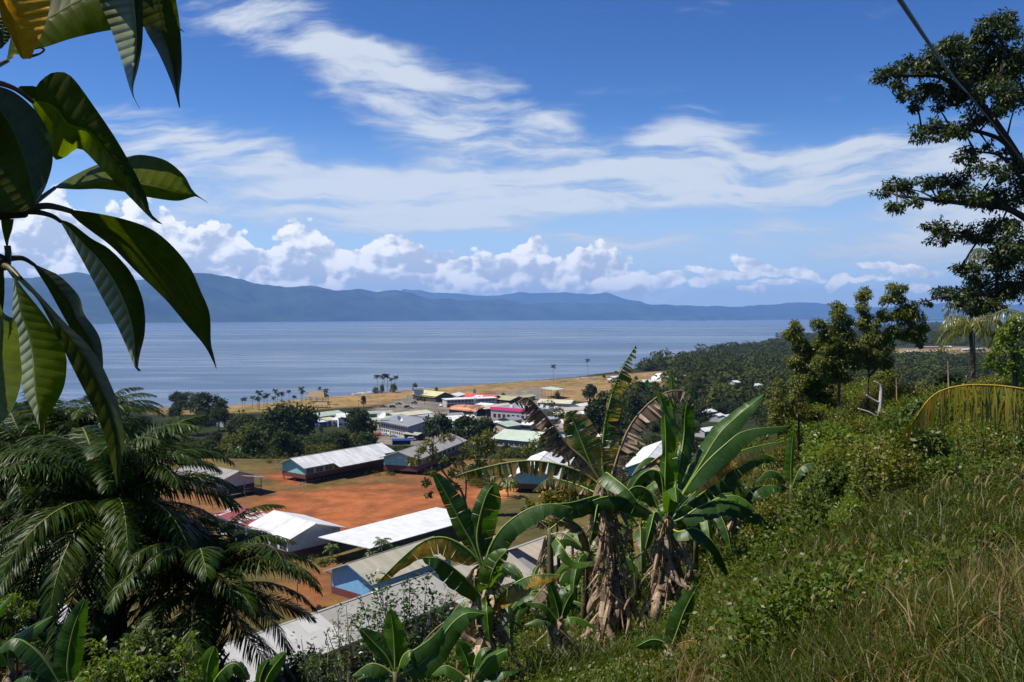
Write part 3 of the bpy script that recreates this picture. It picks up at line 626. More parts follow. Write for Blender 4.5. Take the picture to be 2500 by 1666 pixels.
for i in range(22):
    x = 2+i*(g1['L']-4)/22; c = [(.75, .62, .05), (.05, .4, .1), (.75, .62, .05), (.6, .05, .03), (.75, .7, .1)][i % 5]
    MB().box(x, x+.95, 8.76, 8.8, 3.45+.1*(i % 3 == 1), 4.05).build('lettering', mat('sign_paint%d' % (i % 5), c, .5), t1)
t3, g3 = tb('red roofed hall with a white and pink patch on its roof', z5(1720, 402), z5(1378, 380), 7, 4.2, 9, Rred, mat('red_wall', (.35, .08, .07), .7), 'hall', wins='l')
L3 = g3['L']
def on_slope(u0, u1, v0, v1, hr, he, wd, sgn, lift): 
    zz = lambda v: hr-(hr-he)*v+lift
    return MB().prism([(u0, sgn*wd*v0, zz(v0)), (u1, sgn*wd*v0, zz(v0)), (u1, sgn*wd*v1, zz(v1)), (u0, sgn*wd*v1, zz(v1))], (0, 0, .06))
on_slope(L3*.42, L3*.68, .25, .75, 7, 4.2, 9, 1, .06).build('roof_sign', mat('white_sign', (.85, .78, .80), .5), t3)
on_slope(L3*.46, L3*.55, .35, .65, 7, 4.2, 9, 1, .13).build('lettering', mat('pink_sign', (.75, .15, .30), .5), t3)
tb('olive roofed shed joined to the right end of the red hall', z5(1950, 420), z5(1730, 400), 6.3, 4, 9, Rol, M_dark, wins='l')
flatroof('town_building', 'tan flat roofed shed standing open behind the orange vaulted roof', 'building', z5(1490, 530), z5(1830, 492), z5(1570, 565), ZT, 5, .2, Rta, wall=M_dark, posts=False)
# orange vaulted roof
a, b = PZ(*z5(1225, 555), ZT+3), PZ(*z5(1550, 585), ZT+3); L = (b-a).length; tv = thing('town_building', 'long barrel vaulted roof rusted orange beside the radio mast', 'building', (a.x, a.y, ZT), math.atan2(b.y-a.y, b.x-a.x))
s = MB(); n = 12
for k in range(n+1):
    an = math.pi*k/n
    for q in range(9): xx = L*q/8; e = 1-abs(2*q/8-1)**4*.35; s.v.append((xx, 7*math.cos(an), 3+3.6*math.sin(an)*e))
for k in range(n):
    for q in range(8): s.f.append((9*k+q, 9*k+q+1, 9*(k+1)+q+1, 9*(k+1)+q))
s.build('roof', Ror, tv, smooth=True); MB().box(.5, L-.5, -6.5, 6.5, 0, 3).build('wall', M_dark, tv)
# long two storey arcade
a, b = PZ(*z5(1130, 545), ZT), PZ(*z5(1705, 520), ZT); L = (b-a).length; ta = thing('town_building', 'long low pale arcade with two dark window bands behind the mast', 'building', (a.x, a.y, ZT), math.atan2(b.y-a.y, b.x-a.x))
MB().box(0, L, 0, 10, 0, 5.8).build('wall', M_conc, ta); MB().box(-.6, L+.6, -1.2, 10.6, 5.8, 6.1).build('roof', Rwh, ta); MB().box(-.3, L+.3, -1.0, -.002, 2.9, 3.15).build('canopy', M_white, ta)
for i in range(14):
    x = 1+i*(L-2)/14
    MB().box(x, x+(L-2)/14-.8, -.05, -.002, 3.9, 5.2).build('window', M_glass, ta); MB().box(x, x+(L-2)/14-.8, -.05, -.002, .6, 2.6).build('window', M_glass, ta)
# pink fascia store
a, b = PZ(*z5(1640, 660), ZT), PZ(*z5(2150, 700), ZT); L = (b-a).length; tp = thing('town_building', 'long white store with a bright pink fascia and rooftop air units', 'store', (a.x, a.y, ZT), math.atan2(b.y-a.y, b.x-a.x))
MB().box(0, L, 0, 26, 0, 6.6).build('wall', M_grey, tp); MB().box(-.3, L+.3, -.6, -.003, 5.6, 7.6).build('fascia', mat('pink_fascia', (.72, .06, .26), .5), tp); MB().box(-.3, L+.3, .003, 26, 6.6, 6.9).build('roof', Rgr, tp)
for i in range(9): x = 2+i*L/9.5; MB().box(x, x+2.2, -.05, -.003, .4, 3.0).build('window', M_glass, tp)
for i in range(9): x = 10+i*3.6; y = 8+(i % 3)*5; MB().box(x, x+2.2, y, y+1.6, 6.9, 8.3+(i % 2)*.5).build('air_conditioner', M_white, tp)
t9, _ = tb('large pale green gabled roof nearest on the right of the town', z5(2290, 830), z5(1790, 790), 7.5, 4, 13, Rgg, M_conc, wins='l')
tb('pale green pitched roof in front of the large green gable', z5(1700, 715), z5(1880, 690), 6, 4.2, 9, Rlg, M_tan)
tb('low light green hip roof under the large green gable', z5(1700, 850), z5(1900, 865), 4.6, 3.2, 6, Rgg, M_conc)
tb('long low white roof right of the dark round tree', z5(1120, 640), z5(1440, 625), 5.5, 4.4, 7, Rwh, M_white)
tb('second white roof in front of the long low white one', z5(1160, 670), z5(1430, 652), 4.6, 3.6, 5, Rwh, M_white)
# big grey block with white upper storey and car park
a, b = PZ(*z5(330, 700), ZT+6), PZ(*z5(770, 768), ZT+6); 
tg = flatroof('town_building', 'big grey roofed commercial block above the car park with satellite dishes', 'building', z5(690, 770), z5(950, 690), z5(330, 700), ZT, 7, .35, Rgr, wall=mat('pale_grey_wall', (.42, .41, .42), .8, .12, 1), posts=False)
Lx = tg.children[0]
# windows on the long face towards the car park
ml = [v.co.copy() for v in tg.children[0].data.vertices]; A0, D0 = ml[0], ml[3]; A1 = A0+(ml[1]-A0)*.08+(D0-A0)*.08; D1 = A0+(ml[1]-A0)*.08+(D0-A0)*.92
dv = (D1-A1); Lw = dv.length; dn = dv.normalized(); nn = Vector((-dn.y, dn.x, 0)); nn = nn if nn.dot(ml[1]-A0) < 0 else -nn
for row in (1.3, 4.4):
    for i in range(12):
        p = A1+dn*(Lw*(i+.25)/12); q = A1+dn*(Lw*(i+.75)/12)
        MB().prism([(p.x, p.y, row), (q.x, q.y, row), (q.x, q.y, row+1.3), (p.x, p.y, row+1.3)], nn*.06).build('window', M_glass, tg)
flatroof('town_building', 'blue grey flat roof adjoining the big grey block', 'building', z5(760, 645), z5(950, 618), z5(830, 680), ZT, 6, .3, Rbl, wall=M_grey, posts=False)
flatroof('town_building', 'dark grey flat roof strip behind the satellite dishes', 'building', z5(520, 668), z5(760, 640), z5(880, 712), ZT, 6.2, .3, rm('charcoal_roof', (.12, .12, .12)), wall=M_grey, posts=False)
tb('pale green long roof left of the satellite dishes', z5(240, 665), z5(640, 618), 6, 4.2, 9, Rlg, M_tan)
tb('cream long roof behind the pale green one', z5(470, 610), z5(900, 566), 6, 4.4, 8, Rcr, M_grey)
tb('faded green grey roof with tan end wall by the hedge', z4(1870, 585), z4(2150, 575), 5, 3.8, 6, Rcg, M_tan)
tb('pale green roofed block left of the white two storey house', z4(1240, 608), z4(1530, 572), 6.5, 4.6, 7, Rlg, M_tan)
tb('low cream roof between the green block and white house', z4(1330, 665), z4(1440, 650), 5, 3.8, 6, Rcr, M_white)
t16, g16 = tb('white two storey gabled house with porch facing the road', z4(1500, 612), z4(1800, 598), 8, 6, 6.5, Rwh, M_white, 'house', nwin=5, gwin=2)
for y in (-1.6, 1.6): MB().box(-2.0, -1.8, y-.1, y+.1, 0, 4.2).build('porch_post', M_white, t16)
MB().prism([(-2.3, -2.2, 4.2), (-2.3, 2.2, 4.2), (-2.3, 0, 5.6)], (3.0, 0, 0)).build('porch_roof', Rwh, t16)
MB().box(g16['wx0']-.08, g16['wx0'], -.7, .7, 0, 2.6).build('door', M_dark, t16)
tb('low blue walled shed beside the white two storey house', z4(1275, 685), z4(1430, 672), 4.2, 3.2, 5, Rwh, mat('deep_blue_wall', (.03, .08, .22), .6), 'shed', nwin=0)
tb('long low shed with dull green roof beside the car park', z5(680, 815), z5(850, 835), 4, 3, 4, Rcg, M_dark, 'shed', nwin=0)
# shade roofs and grandstand
def stand(label, A_, B_, D_, h, roof): return flatroof('grandstand', label, 'grandstand', A_, B_, D_, ZT, h, .25, roof, posts=True, nposts=(5, 2))
gs = stand('green roofed grandstand open on its sides at the dry playing field', z6(290, 500), z6(440, 525), z6(400, 486), 7.5, Rgg)
ml = [v.co.copy() for v in gs.children[0].data.vertices]; ex = ml[1]-ml[0]; ey = ml[3]-ml[0]
for i in range(5):
    a0 = ml[0]+ey*(.15+.15*i)+ex*.05; s = MB().prism([(a0.x, a0.y, 0), (a0.x+ex.x*.9, a0.y+ex.y*.9, 0), (a0.x+ex.x*.9+ey.x*.15, a0.y+ex.y*.9+ey.y*.15, 0), (a0.x+ey.x*.15, a0.y+ey.y*.15, 0)], (0, 0, .8+.7*i)); s.build('seating_step', M_conc, gs)
tb('cream roofed hall right of the grandstand', z6(640, 625), z6(290, 612), 6, 4, 8, Rcr, M_grey, wins='l')
tb('tan grey roof in front of the cream hall', z6(760, 690), z6(500, 700), 5.5, 4, 8, rm('tan_grey_roof', (.40, .37, .30), (.46, .43, .35)), M_grey, wins='l')
tb('low white roofed building behind the green leafed treetop', z6(420, 745), z6(740, 735), 5, 3.6, 6, Rwh, M_grey)
tb('bright red roof half hidden by banana leaves', z6(710, 848), z6(870, 850), 6, 4, 6, Rred, M_white)
tb('dull red flat roofed row behind the pink fascia store', z6(330, 700), z6(540, 690), 5, 4.2, 5, rm('dull_red_roof', (.32, .10, .10), (.40, .16, .15)), M_grey)
# far white sail-shaped hall
a = PZ(*z6(1440, 425), ZT); tl = thing('sail_hall', 'white shell shaped hall on the shore below the round dark trees', 'hall', (a.x, a.y, ZT), 0)
s = MB(); n = 14
for i in range(n+1):
    u = i/n; xx = u*20; wy = 7*math.sin(math.pi*min(1, u*.9+.05)); hh = 1+9*math.sin(math.pi*(u*.72+.12))**1.3*(1-u*.35)
    for k in range(9): an = math.pi*k/8; s.v.append((xx, wy*math.cos(an), hh*math.sin(an)))
for i in range(n):
    for k in range(8): s.f.append((9*i+k, 9*i+k+1, 9*(i+1)+k+1, 9*(i+1)+k))
s.build('shell_roof', M_white, tl, smooth=True); MB().box(3, 15, -4, 4, 0, 2).build('wall', M_glass, tl)
tb('small bright green walled building next to the white shell hall', z6(1340, 412), z6(1440, 412), 7, 5, 7, Rgg, mat('bright_green_wall', (.03, .42, .06), .6), nwin=0)
tb('small white roof on the shore beside the tallest banana leaf', z6(1010, 378), z6(1100, 372), 4, 3, 5, Rwh, M_white, nwin=0)
hs = [(1700, 1003, 1738, 998), (1706, 1046, 1742, 1041), (1745, 1012, 1758, 1008), (1832, 938, 1856, 936), (1921, 797, 1945, 796), (1655, 917, 1672, 915), (1940, 922, 1950, 921), (1765, 1014, 1790, 1010), (1940, 895, 1950, 894), (2210, 857, 2240, 856), (2240, 846, 2290, 845), (2300, 845, 2322, 845), (2215, 868, 2240, 866), (2345, 852, 2400, 850), (1786, 930, 1800, 929), (2262, 858, 2280, 857),
      (535, 1023, 552, 1021), (612, 1020, 630, 1023), (690, 1104, 716, 1102), (600, 1130, 622, 1132), (18, 1049, 52, 1047), (50, 1037, 78, 1036), (1475, 1074, 1490, 1070), (1690, 1090, 1730, 1086)]
wh = ['among the trees', 'nearest the tall banana', 'beside a bigger white one', 'in a forest clearing', 'high on the wooded headland', 'among trees by the shell hall', 'tiny, deep in the lowland wood', 'right of the bananas', 'tiny, upper lowland wood', 'on the far airfield', 'longest on the far airfield', 'at the end of the far airfield row', 'in front of the far airfield', 'under the yellow coconut palm', 'small, mid wood', 'second on the far airfield edge',
      'left of the ravine trees', 'peeping between ravine trees', 'low in the ravine', 'with pink roof above the grey school block', 'bright, far left under leaves', 'grey, behind the bright far left one', 'by the mango trees', 'lowest in the right-hand wood']
for i, (a0, b0, a1, b1_) in enumerate(hs):
    pg = P(a0, b0, 600)
    zg = ZT+(3 if b0 < 1000 else 0) if b0 < 1060 else 9.0
    if i in (4,): zg = 14
    rf = Rwh if i not in (10, 19, 21) else (rm('far_pink_roof', (.45, .22, .18)) if i != 21 else Rbl)
    building('house', 'small pale roofed house %s' % wh[i], 'house', (a0, b0), (a1, b1_), zg, 5, 3.4, 4.5, 4.5, rf, M_grey, None, og=.5, nwin=3 if i in (0, 1) else 0, hewin=1, group='small houses among the trees')
# thatched beach shelters
def hut(label, x, y, L, W, h):
    p = PZ(x, y, ZT); t = thing('beach_shelter', label, 'shelter', (p.x, p.y, ZT), R(-12)); m_ = mat('thatch', (.26, .19, .12), .95, .3, 2)
    s = MB(); s.prism([(-L/2, -W/2, h*.5), (L/2, -W/2, h*.5), (L/2*.7, 0, h), (-L/2*.7, 0, h)], (0, 0, .2)); s.prism([(-L/2, W/2, h*.5), (L/2, W/2, h*.5), (L/2*.7, 0, h), (-L/2*.7, 0, h)], (0, 0, .2))
    s.prism([(-L/2, -W/2, h*.5), (-L/2, W/2, h*.5), (-L/2*.7, 0, h)], (0, 0, .2)); s.prism([(L/2, -W/2, h*.5), (L/2, W/2, h*.5), (L/2*.7, 0, h)], (0, 0, .2)); s.build('thatched_roof', m_, t)
    for i in range(4):
        for j in (-1, 1): MB().box(-L/2*.9+i*L*.6-.1 if i < 4 else 0, -L/2*.9+i*L*.3+.1, j*W*.42-.1, j*W*.42+.1, 0, h*.5).build('post', M_post, t) if False else MB().box(-L*.45+i*L*.3-.12, -L*.45+i*L*.3+.12, j*W*.42-.12, j*W*.42+.12, 0, h*.5).build('post', M_post, t)
hut('large brown thatched shelter between the beach coconut palms', *z4(1290, 480), 17, 10, 8.5)
hut('small low thatched shelter on the dry turf', *z4(1345, 545), 12, 6, 4)
# more roofs packed into the town
rf_ = [Rlg, Rwh, Rgr, Rcr, Rbl, Rgg, Rol, Rred, Rta, Rwh, Rgr, Rcg]; rn_ = ['pale green', 'white', 'grey', 'cream', 'blue grey', 'sage', 'olive', 'red', 'tan', 'bright white', 'dark grey', 'green grey']
fl = [(1000, 1012, 0, 'at the edge of the square'), (1040, 1025, 9, 'behind the dark round tree'), (1110, 1008, 10, 'left of the pink fascia store'), (1210, 1028, 1, 'below the pink fascia store'), (1245, 1018, 2, 'between pink store and tattered leaf'), (1290, 1032, 9, 'under the hanging dark leaf'), (1330, 1018, 4, 'right of the pink store'), (1380, 1024, 1, 'among leafy trees right of the store'), (1400, 1050, 10, 'beside the bright red roof'), (1440, 1018, 8, 'nearest the playing field'), (1225, 992, 3, 'in front of the olive shed'), (1190, 985, 1, 'between the red hall and arcade'),
      (1280, 965, 6, 'left of the grandstand'), (1265, 985, 10, 'below the grandstand left'), (1345, 1040, 5, 'right of the large green gable'), (1110, 960, 9, 'small, left of the red hall'), (1125, 970, 2, 'low, left of the red hall'), (960, 1030, 4, 'left of the grey block'), (890, 1020, 11, 'behind the white two storey house'), (850, 1012, 0, 'between the hedge and white house'), (930, 1018, 3, 'under the cream long roof'), (1160, 1040, 9, 'below the mast'), (1300, 1000, 7, 'between cream hall and pink store'), (1370, 1008, 11, 'in front of the tan grey roof'), (1420, 985, 1, 'at the right end of the cream hall'), (1450, 1060, 9, 'in the trees right of the red roof')]
r_f = random.Random(9)
for x, y, k, wh_ in fl:
    w_ = r_f.uniform(22, 46)*(.75 if y < 990 else 1); tl_ = r_f.uniform(-6, 3)
    tb('%s roofed building %s' % (rn_[k], wh_), (x-w_/2, y-tl_/2), (x+w_/2, y+tl_/2), r_f.uniform(3.8, 5.2), r_f.uniform(2.8, 3.4), r_f.uniform(4.5, 7), rf_[k], r_f.choice((M_conc, M_grey, M_tan, M_pale, M_grey)), wins='r', nwin=r_f.choice((3, 5, 6)))
# billboard
p = PZ(*z5(812, 462), ZT); tbb = thing('billboard', 'grey billboard on posts in front of the market hall', 'billboard', (p.x, p.y, ZT))
MB().box(-4, 4, -.1, .1, 4, 9).build('panel', mat('billboard_grey', (.34, .38, .42), .5), tbb); MB().box(-4.2, 4.2, -.4, .6, 9.002, 10.6).build('top_box', M_white, tbb)
for x in (-3.4, 3.2): MB().box(x, x+.25, .12, .35, 0, 9).build('post', M_metal, tbb)
# blue tarpaulin stall
p = PZ(*z4(2260, 965), ZT+1.5); tt = thing('market_stall', 'stall under a deep blue tarpaulin behind the school roofs', 'stall', (p.x, p.y, ZT+1.5), .1)
MB().prism([(-5, -2, 2.2), (5, -2, 2.2), (5, 0, 3), (-5, 0, 3)], (0, 0, .06)).prism([(-5, 2, 2.2), (5, 2, 2.2), (5, 0, 3), (-5, 0, 3)], (0, 0, .06)).build('tarpaulin', mat('blue_tarp', (.015, .06, .30), .4), tt)
MB().box(-4.7, 4.7, -1.8, 1.8, 0, 2.1).build('side_sheet', mat('navy_sheet', (.012, .02, .06), .5), tt)
# radio mast
p = PZ(*z5(1455, 720), ZT); top = PZ(*z5(1447, 300), ZT); hgt = 70-(300/4.706+880-775)/F*p.y-ZT; tmst = thing('radio_mast', 'thin lattice radio mast with antennas above the town roofs', 'mast', (p.x, p.y, ZT))
s = MB(); wv = 1.3
for k in range(3):
    an = 2*math.pi*k/3; q = lambda z: (wv*math.cos(an)*(1-z/hgt*.5), wv*math.sin(an)*(1-z/hgt*.5), z); s.tube([q(0), q(hgt*.93)], .10, 4)
nn_ = 26
for i in range(nn_):
    z0, z1 = hgt*.93*i/nn_, hgt*.93*(i+1)/nn_
    for k in range(3):
        a1, a2 = 2*math.pi*(k+i)/3, 2*math.pi*(k+i+1)/3; s.tube([(wv*math.cos(a1)*(1-z0/hgt*.5), wv*math.sin(a1)*(1-z0/hgt*.5), z0), (wv*math.cos(a2)*(1-z1/hgt*.5), wv*math.sin(a2)*(1-z1/hgt*.5), z1)], .06, 4)
s.build('lattice', M_metal, tmst); MB().tube([(0, 0, hgt*.9), (0, 0, hgt*1.04)], .1, 5).build('spike', M_metal, tmst)
for z in (.55, .82): MB().box(-.9, .9, -2.1, -1.2, hgt*z, hgt*z+2.4).build('antenna', M_metal, tmst)
# satellite dishes
def dish(label, x, y, r, zb, lean):
    p = PZ(x, y, zb); t = thing('satellite_dish', label, 'satellite dish', (p.x, p.y, zb), .3, 'satellite dishes on the grey block'); s = MB()
    s.lathe([(r*k/6, (r*k/6)**2/(2.2*r)) for k in range(7)], 20); o = s.build('reflector', M_white, t, smooth=True, loc=(0, 0, r*.9)); o.rotation_euler = (R(35), R(lean), 0)
    s = MB(); s.tube([(0, 0, 0), (0, 0, r*.95)], .12, 6)
    s.build('mount', M_metal, t)
dish('large white satellite dish at the left edge of the grey roof', *z5(385, 690), 2.6, ZT+7.3, -20)
dish('upright white satellite dish in the middle of the grey roof', *z5(585, 712), 1.9, ZT+7.3, 35)
# light poles
for i, (x, y0, y1) in enumerate([(1032, 600, 530), (1790, 380, 310), (822, 860, 700), (732, 480, 360), (460, 690, 570), (1540, 760, 640), (120, 545, 450)]):
    f = z4 if i == 6 else z5
    if i == 6: f = z5
    p = PZ(*f(x, y0), ZT); h = (y0-y1)/4.706/F*p.y; t = thing('street_pole', ['grey pole at the edge of the town square', 'lone pole on the bare ground before the beach', 'dark pole in the car park', 'pole right of the billboard', 'thin pole behind the dish on the grey roof', 'pole in front of the pink fascia', 'post beside the yellow green sapling on the turf'][i], 'pole', (p.x, p.y, ZT), 0, 'poles in the town')
    MB().tube([(0, 0, 0), (0, 0, h)], [.16, .09], 6).build('shaft', M_post if i in (2, 6) else M_metal, t); MB().tube([(0, 0, h-.05), (1.2, 0, h+.2)], .06, 5).build('arm', M_metal, t)
# vehicles
def car_mesh(kind):
    L, W = 4.6, 1.8; body = MB(); glass = MB()
    if kind == 'van': prof = [(-2.3, .45), (-2.3, 1.1), (-2.05, 1.95), (1.35, 1.95), (1.9, 1.15), (2.3, .98), (2.3, .45)]; gp = [(-1.9, 1.25), (-1.8, 1.8), (1.15, 1.8), (1.6, 1.25)]
    elif kind == 'pickup': prof = [(-2.6, .55), (-2.6, 1.15), (-.5, 1.15), (-.3, 1.8), (.9, 1.8), (1.4, 1.2), (2.5, 1.05), (2.5, .55)]; gp = [(-.35, 1.2), (-.2, 1.7), (.8, 1.7), (1.2, 1.2)]
    else: prof = [(-2.2, .4), (-2.2, .95), (-1.5, 1.05), (-1.0, 1.5), (.3, 1.5), (1.0, 1.0), (2.15, .85), (2.2, .4)]; gp = [(-1.2, 1.08), (-.9, 1.42), (.2, 1.42), (.8, 1.06)]
    body.prism([(x, -W/2, z) for x, z in prof], (0, W, 0))
    for sgn in (-1, 1): glass.prism([(x, sgn*(W/2+.004), z) for x, z in gp], (0, sgn*.02, 0))
    fx = prof[-3] if kind != 'van' else prof[4]; 
    a_, b_ = {'van': ((1.42, 1.88), (1.86, 1.22)), 'pickup': ((.95, 1.74), (1.37, 1.25)), 'car': ((.36, 1.46), (.95, 1.05))}[kind]
    glass.prism([(a_[0]+.03, -.75, a_[1]), (a_[0]+.03, .75, a_[1]), (b_[0]+.03, .75, b_[1]), (b_[0]+.03, -.75, b_[1])], (.02, 0, .015))
    wh_ = MB(); 
    for k in range(12): a = 2*math.pi*k/12; wh_.v += [(.34*math.cos(a), -.11, .34*math.sin(a)), (.34*math.cos(a), .11, .34*math.sin(a))]
    wh_.f = [(2*k, 2*((k+1) % 12), 2*((k+1) % 12)+1, 2*k+1) for k in range(12)]+[tuple(range(0, 24, 2)), tuple(range(1, 24, 2))[::-1]]
    return body, glass, wh_
paint = {k: mat('%s_car_paint' % k, c, .25, .03, 1, spec=.5) for k, c in dict(white=(.78, .79, .80), silver=(.45, .46, .48), red=(.35, .03, .03), dark=(.03, .035, .045), blue=(.04, .08, .2)).items()}
_cars = {}
def car(kind, colr, x, y, ang, label, grp, zb=ZT):
    if (kind, colr) not in _cars:
        b, g, w_ = car_mesh(kind); _cars[kind, colr] = (b.mesh('body', paint[colr]), g.mesh('windows', M_glass), w_.mesh('wheel', mat('tyre', (.02, .02, .02), .8)))
    p = PZ(x, y, zb); t = thing({'van': 'minibus', 'pickup': 'pickup_truck', 'car': 'parked_car'}[kind], label, {'van': 'minibus', 'pickup': 'pickup truck', 'car': 'car'}[kind], (p.x, p.y, zb+.02), R(ang), grp)
    mb, mg, mw = _cars[kind, colr]; link('body', mb, t); link('windows', mg, t)
    for wx_ in (-1.45, 1.45):
        for wy_ in (-.82, .82): link('wheel', mw, t, (wx_, wy_, .34))
cp_ = [(445, 835, 'van', 'white', 20), (480, 822, 'van', 'white', 25), (530, 838, 'car', 'white', 10), (430, 865, 'car', 'white', -5), (515, 880, 'car', 'white', 5), (615, 855, 'van', 'white', 30), (735, 868, 'pickup', 'dark', 15), (345, 865, 'pickup', 'red', 60), (728, 925, 'van', 'white', 5), (405, 800, 'car', 'silver', 0), (560, 850, 'car', 'silver', 40), (580, 825, 'car', 'silver', 20), (470, 855, 'car', 'silver', 80),
       (400, 540, 'pickup', 'dark', 0), (510, 545, 'van', 'dark', 5), (580, 512, 'pickup', 'dark', 10), (680, 548, 'van', 'dark', 0), (722, 555, 'car', 'silver', 0), (760, 498, 'pickup', 'dark', 20), (820, 465, 'van', 'dark', 0), (867, 468, 'van', 'dark', 80), (1063, 530, 'car', 'white', 90), (1115, 520, 'car', 'white', 70),
       (1950, 680, 'car', 'dark', 0), (2010, 685, 'car', 'silver', 20), (2050, 690, 'car', 'dark', 0), (1250, 480, 'van', 'silver', 0), (1310, 478, 'van', 'white', 0), (1400, 485, 'car', 'white', 0), (1830, 600, 'van', 'white', 30), (2090, 600, 'van', 'white', 0)]
wd = ['leftmost minibus under the trees', 'minibus second in the car park row', 'car beside the parked minibuses', 'car nearest the dark tree', 'car alone in the car park middle', 'minibus with open space before it', 'truck under the long shed', 'truck half under the dark tree', 'minibus nearest the blue tarpaulin', 'car tucked by the grey block wall', 'car between two minibuses', 'car against the grey block', 'car behind the front white one',
      'truck at the hedge on the square', 'minibus by the tan wall', 'truck furthest out on the open square', 'minibus in the middle of the square', 'car next to a dark minibus on the square', 'truck below the billboard', 'minibus at the foot of the billboard', 'minibus just right of the billboard', 'car alone on the pale square', 'car at the arcade corner',
      'car in front of the pink fascia store', 'car second before the pink store', 'car third before the pink store', 'minibus left in front of the red hall', 'minibus before the red hall sign', 'car at the foot of the mast', 'minibus behind the pink fascia', 'minibus far behind the pink fascia']
for (x, y, k, c_, an), l in zip(cp_, wd): car(k, c_, *z5(x, y), an, c_+' '+l, 'vehicles in the town')
for x, y, l in [(410, 790, 'grey'), (640, 818, 'yellow')]:
    p = PZ(*z5(x, y+18), ZT); t = thing('parasol', l+' parasol over a stall in the car park', 'parasol', (p.x, p.y, ZT)); MB().tube([(0, 0, 0), (0, 0, 2.6)], .04, 5).build('pole', M_metal, t)
    MB().lathe([(1.7, 2.2), (.9, 2.65), (.05, 2.9)], 10).build('canopy', mat(l+'_canvas', (.6, .5, .04) if l == 'yellow' else (.4, .42, .42), .7), t)
# walkers on the square: tiny, each one continuous body
def person_mesh():
    s = MB(); s.lathe([(.01, 0), (.13, .02), (.12, .45), (.16, .85), (.19, 1.1), (.22, 1.38), (.16, 1.46), (.06, 1.5), (.06, 1.55), (.10, 1.62), (.11, 1.7), (.07, 1.79), (.01, 1.8)], 10)
    s.tube([(.2, 0, 1.38), (.28, .02, 1.1), (.27, .1, .85)], [.06, .05, .04], 6); s.tube([(-.2, 0, 1.38), (-.28, .02, 1.1), (-.27, .1, .85)], [.06, .05, .04], 6)
    return s
pmts = [person_mesh().mesh('person', mat('cloth_'+n, c, .9)) for n, c in (('dark', (.03, .03, .05)), ('red', (.3, .04, .03)), ('white', (.6, .6, .6)), ('blue', (.05, .08, .3)))]
for x, y in [(255, 470), (515, 465), (685, 425), (685, 465), (665, 490), (925, 445), (955, 470), (985, 435), (1040, 495), (1075, 495), (1100, 495), (1165, 560), (850, 430), (905, 420), (640, 470), (1180, 480), (1020, 470), (560, 430), (785, 885), (880, 500)]:
    p = PZ(*z5(x, y+4), ZT); o = link('person', random.choice(pmts), loc=(p.x, p.y, ZT)); o.rotation_euler.z = random.random()*6
    tag(o, 'tiny far off person standing on the open town square', 'person', 'people on the town square')
# boats on the beach
for i, (f, x, y, L) in enumerate([(z4, 1800, 403, 17), (z4, 1893, 393, 13), (z6, 740, 414, 14), (z6, 818, 410, 12)]):
    p = PZ(*f(x, y), .9); s = MB(); n = 10; W = 1.6
    for k in range(n+1):
        u = k/n; ww = W*(1-(2*u-1)**4)**.6+.02; xx = (u-.5)*L; zz = .35*(2*u-1)**2
        s.v += [(xx, -ww, 1.5+zz), (xx, -ww*.8, .3), (xx, 0, .0), (xx, ww*.8, .3), (xx, ww, 1.5+zz), (xx, ww*.8, 1.45+zz), (xx, ww*.6, .6), (xx, -ww*.6, .6), (xx, -ww*.8, 1.45+zz)]
    for k in range(n):
        for j in range(9): s.f.append((9*k+j, 9*k+(j+1) % 9, 9*(k+1)+(j+1) % 9, 9*(k+1)+j))
    t = thing('boat', ['longer white boat drawn up on the beach left of the bushes', 'shorter white boat drawn up on the beach', 'white boat on the far beach left of its pair', 'white boat with dark awning on the far beach'][i], 'boat', (p.x, p.y, 1.0), R(8), 'white boats drawn up on the beach')
    s.build('hull', M_white, t); MB().box(-L*.2, L*.15, -1.2, 1.2, 2.4, 2.5).build('awning', M_white if i != 3 else M_dark, t)
    for x_ in (-L*.18, L*.13): MB().box(x_-.06, x_+.06, -.06, .06, .5, 2.4).build('awning_post', M_metal, t)
# power cable crossing the upper right corner
s = MB(); p0 = P(2170, -40, 4.6); p1 = P(2360, 225, 16); p2 = P(2560, 470, 34)
pts = [p0.lerp(p1, k/12)+Vector((0, 0, -.25*math.sin(math.pi*k/12)*.2)) for k in range(13)]+[p1.lerp(p2, k/10) for k in range(1, 11)]
tag(s.tube(pts, .016, 8).build('power_cable', mat('black_cable', (.012, .012, .014), .5)), 'black power cable slanting down across the sky into the big dark tree', 'cable')
# ================================================================ FOLIAGE TOOLS
def unit(a): return a/np.maximum(np.linalg.norm(a, axis=-1, keepdims=True), 1e-9)
def leafverts(Pn, Dn, Nn, l, w):
    """diamond leaves, one quad each"""
    Dn = unit(Dn); S = unit(np.cross(Dn, Nn)); l = np.asarray(l).reshape(-1, 1); w = np.asarray(w).reshape(-1, 1)
    N2 = np.cross(S, Dn)
    v = np.stack([Pn, Pn+Dn*l*.45+S*w*.5+N2*w*.12, Pn+Dn*l-N2*l*.10, Pn+Dn*l*.45-S*w*.5+N2*w*.12], 1)
    return v.reshape(-1, 3)
def leafmesh(name, Pn, Dn, Nn, l, w, m):
    v = leafverts(Pn, Dn, Nn, l, w); return npmesh(name, v, np.arange(len(v)).reshape(-1, 4), m)
def ball(n, shell=.55):
    d = unit(rng.normal(size=(n, 3))); r = (shell+(1-shell)*rng.random((n, 1)))**.8; return d*r, d
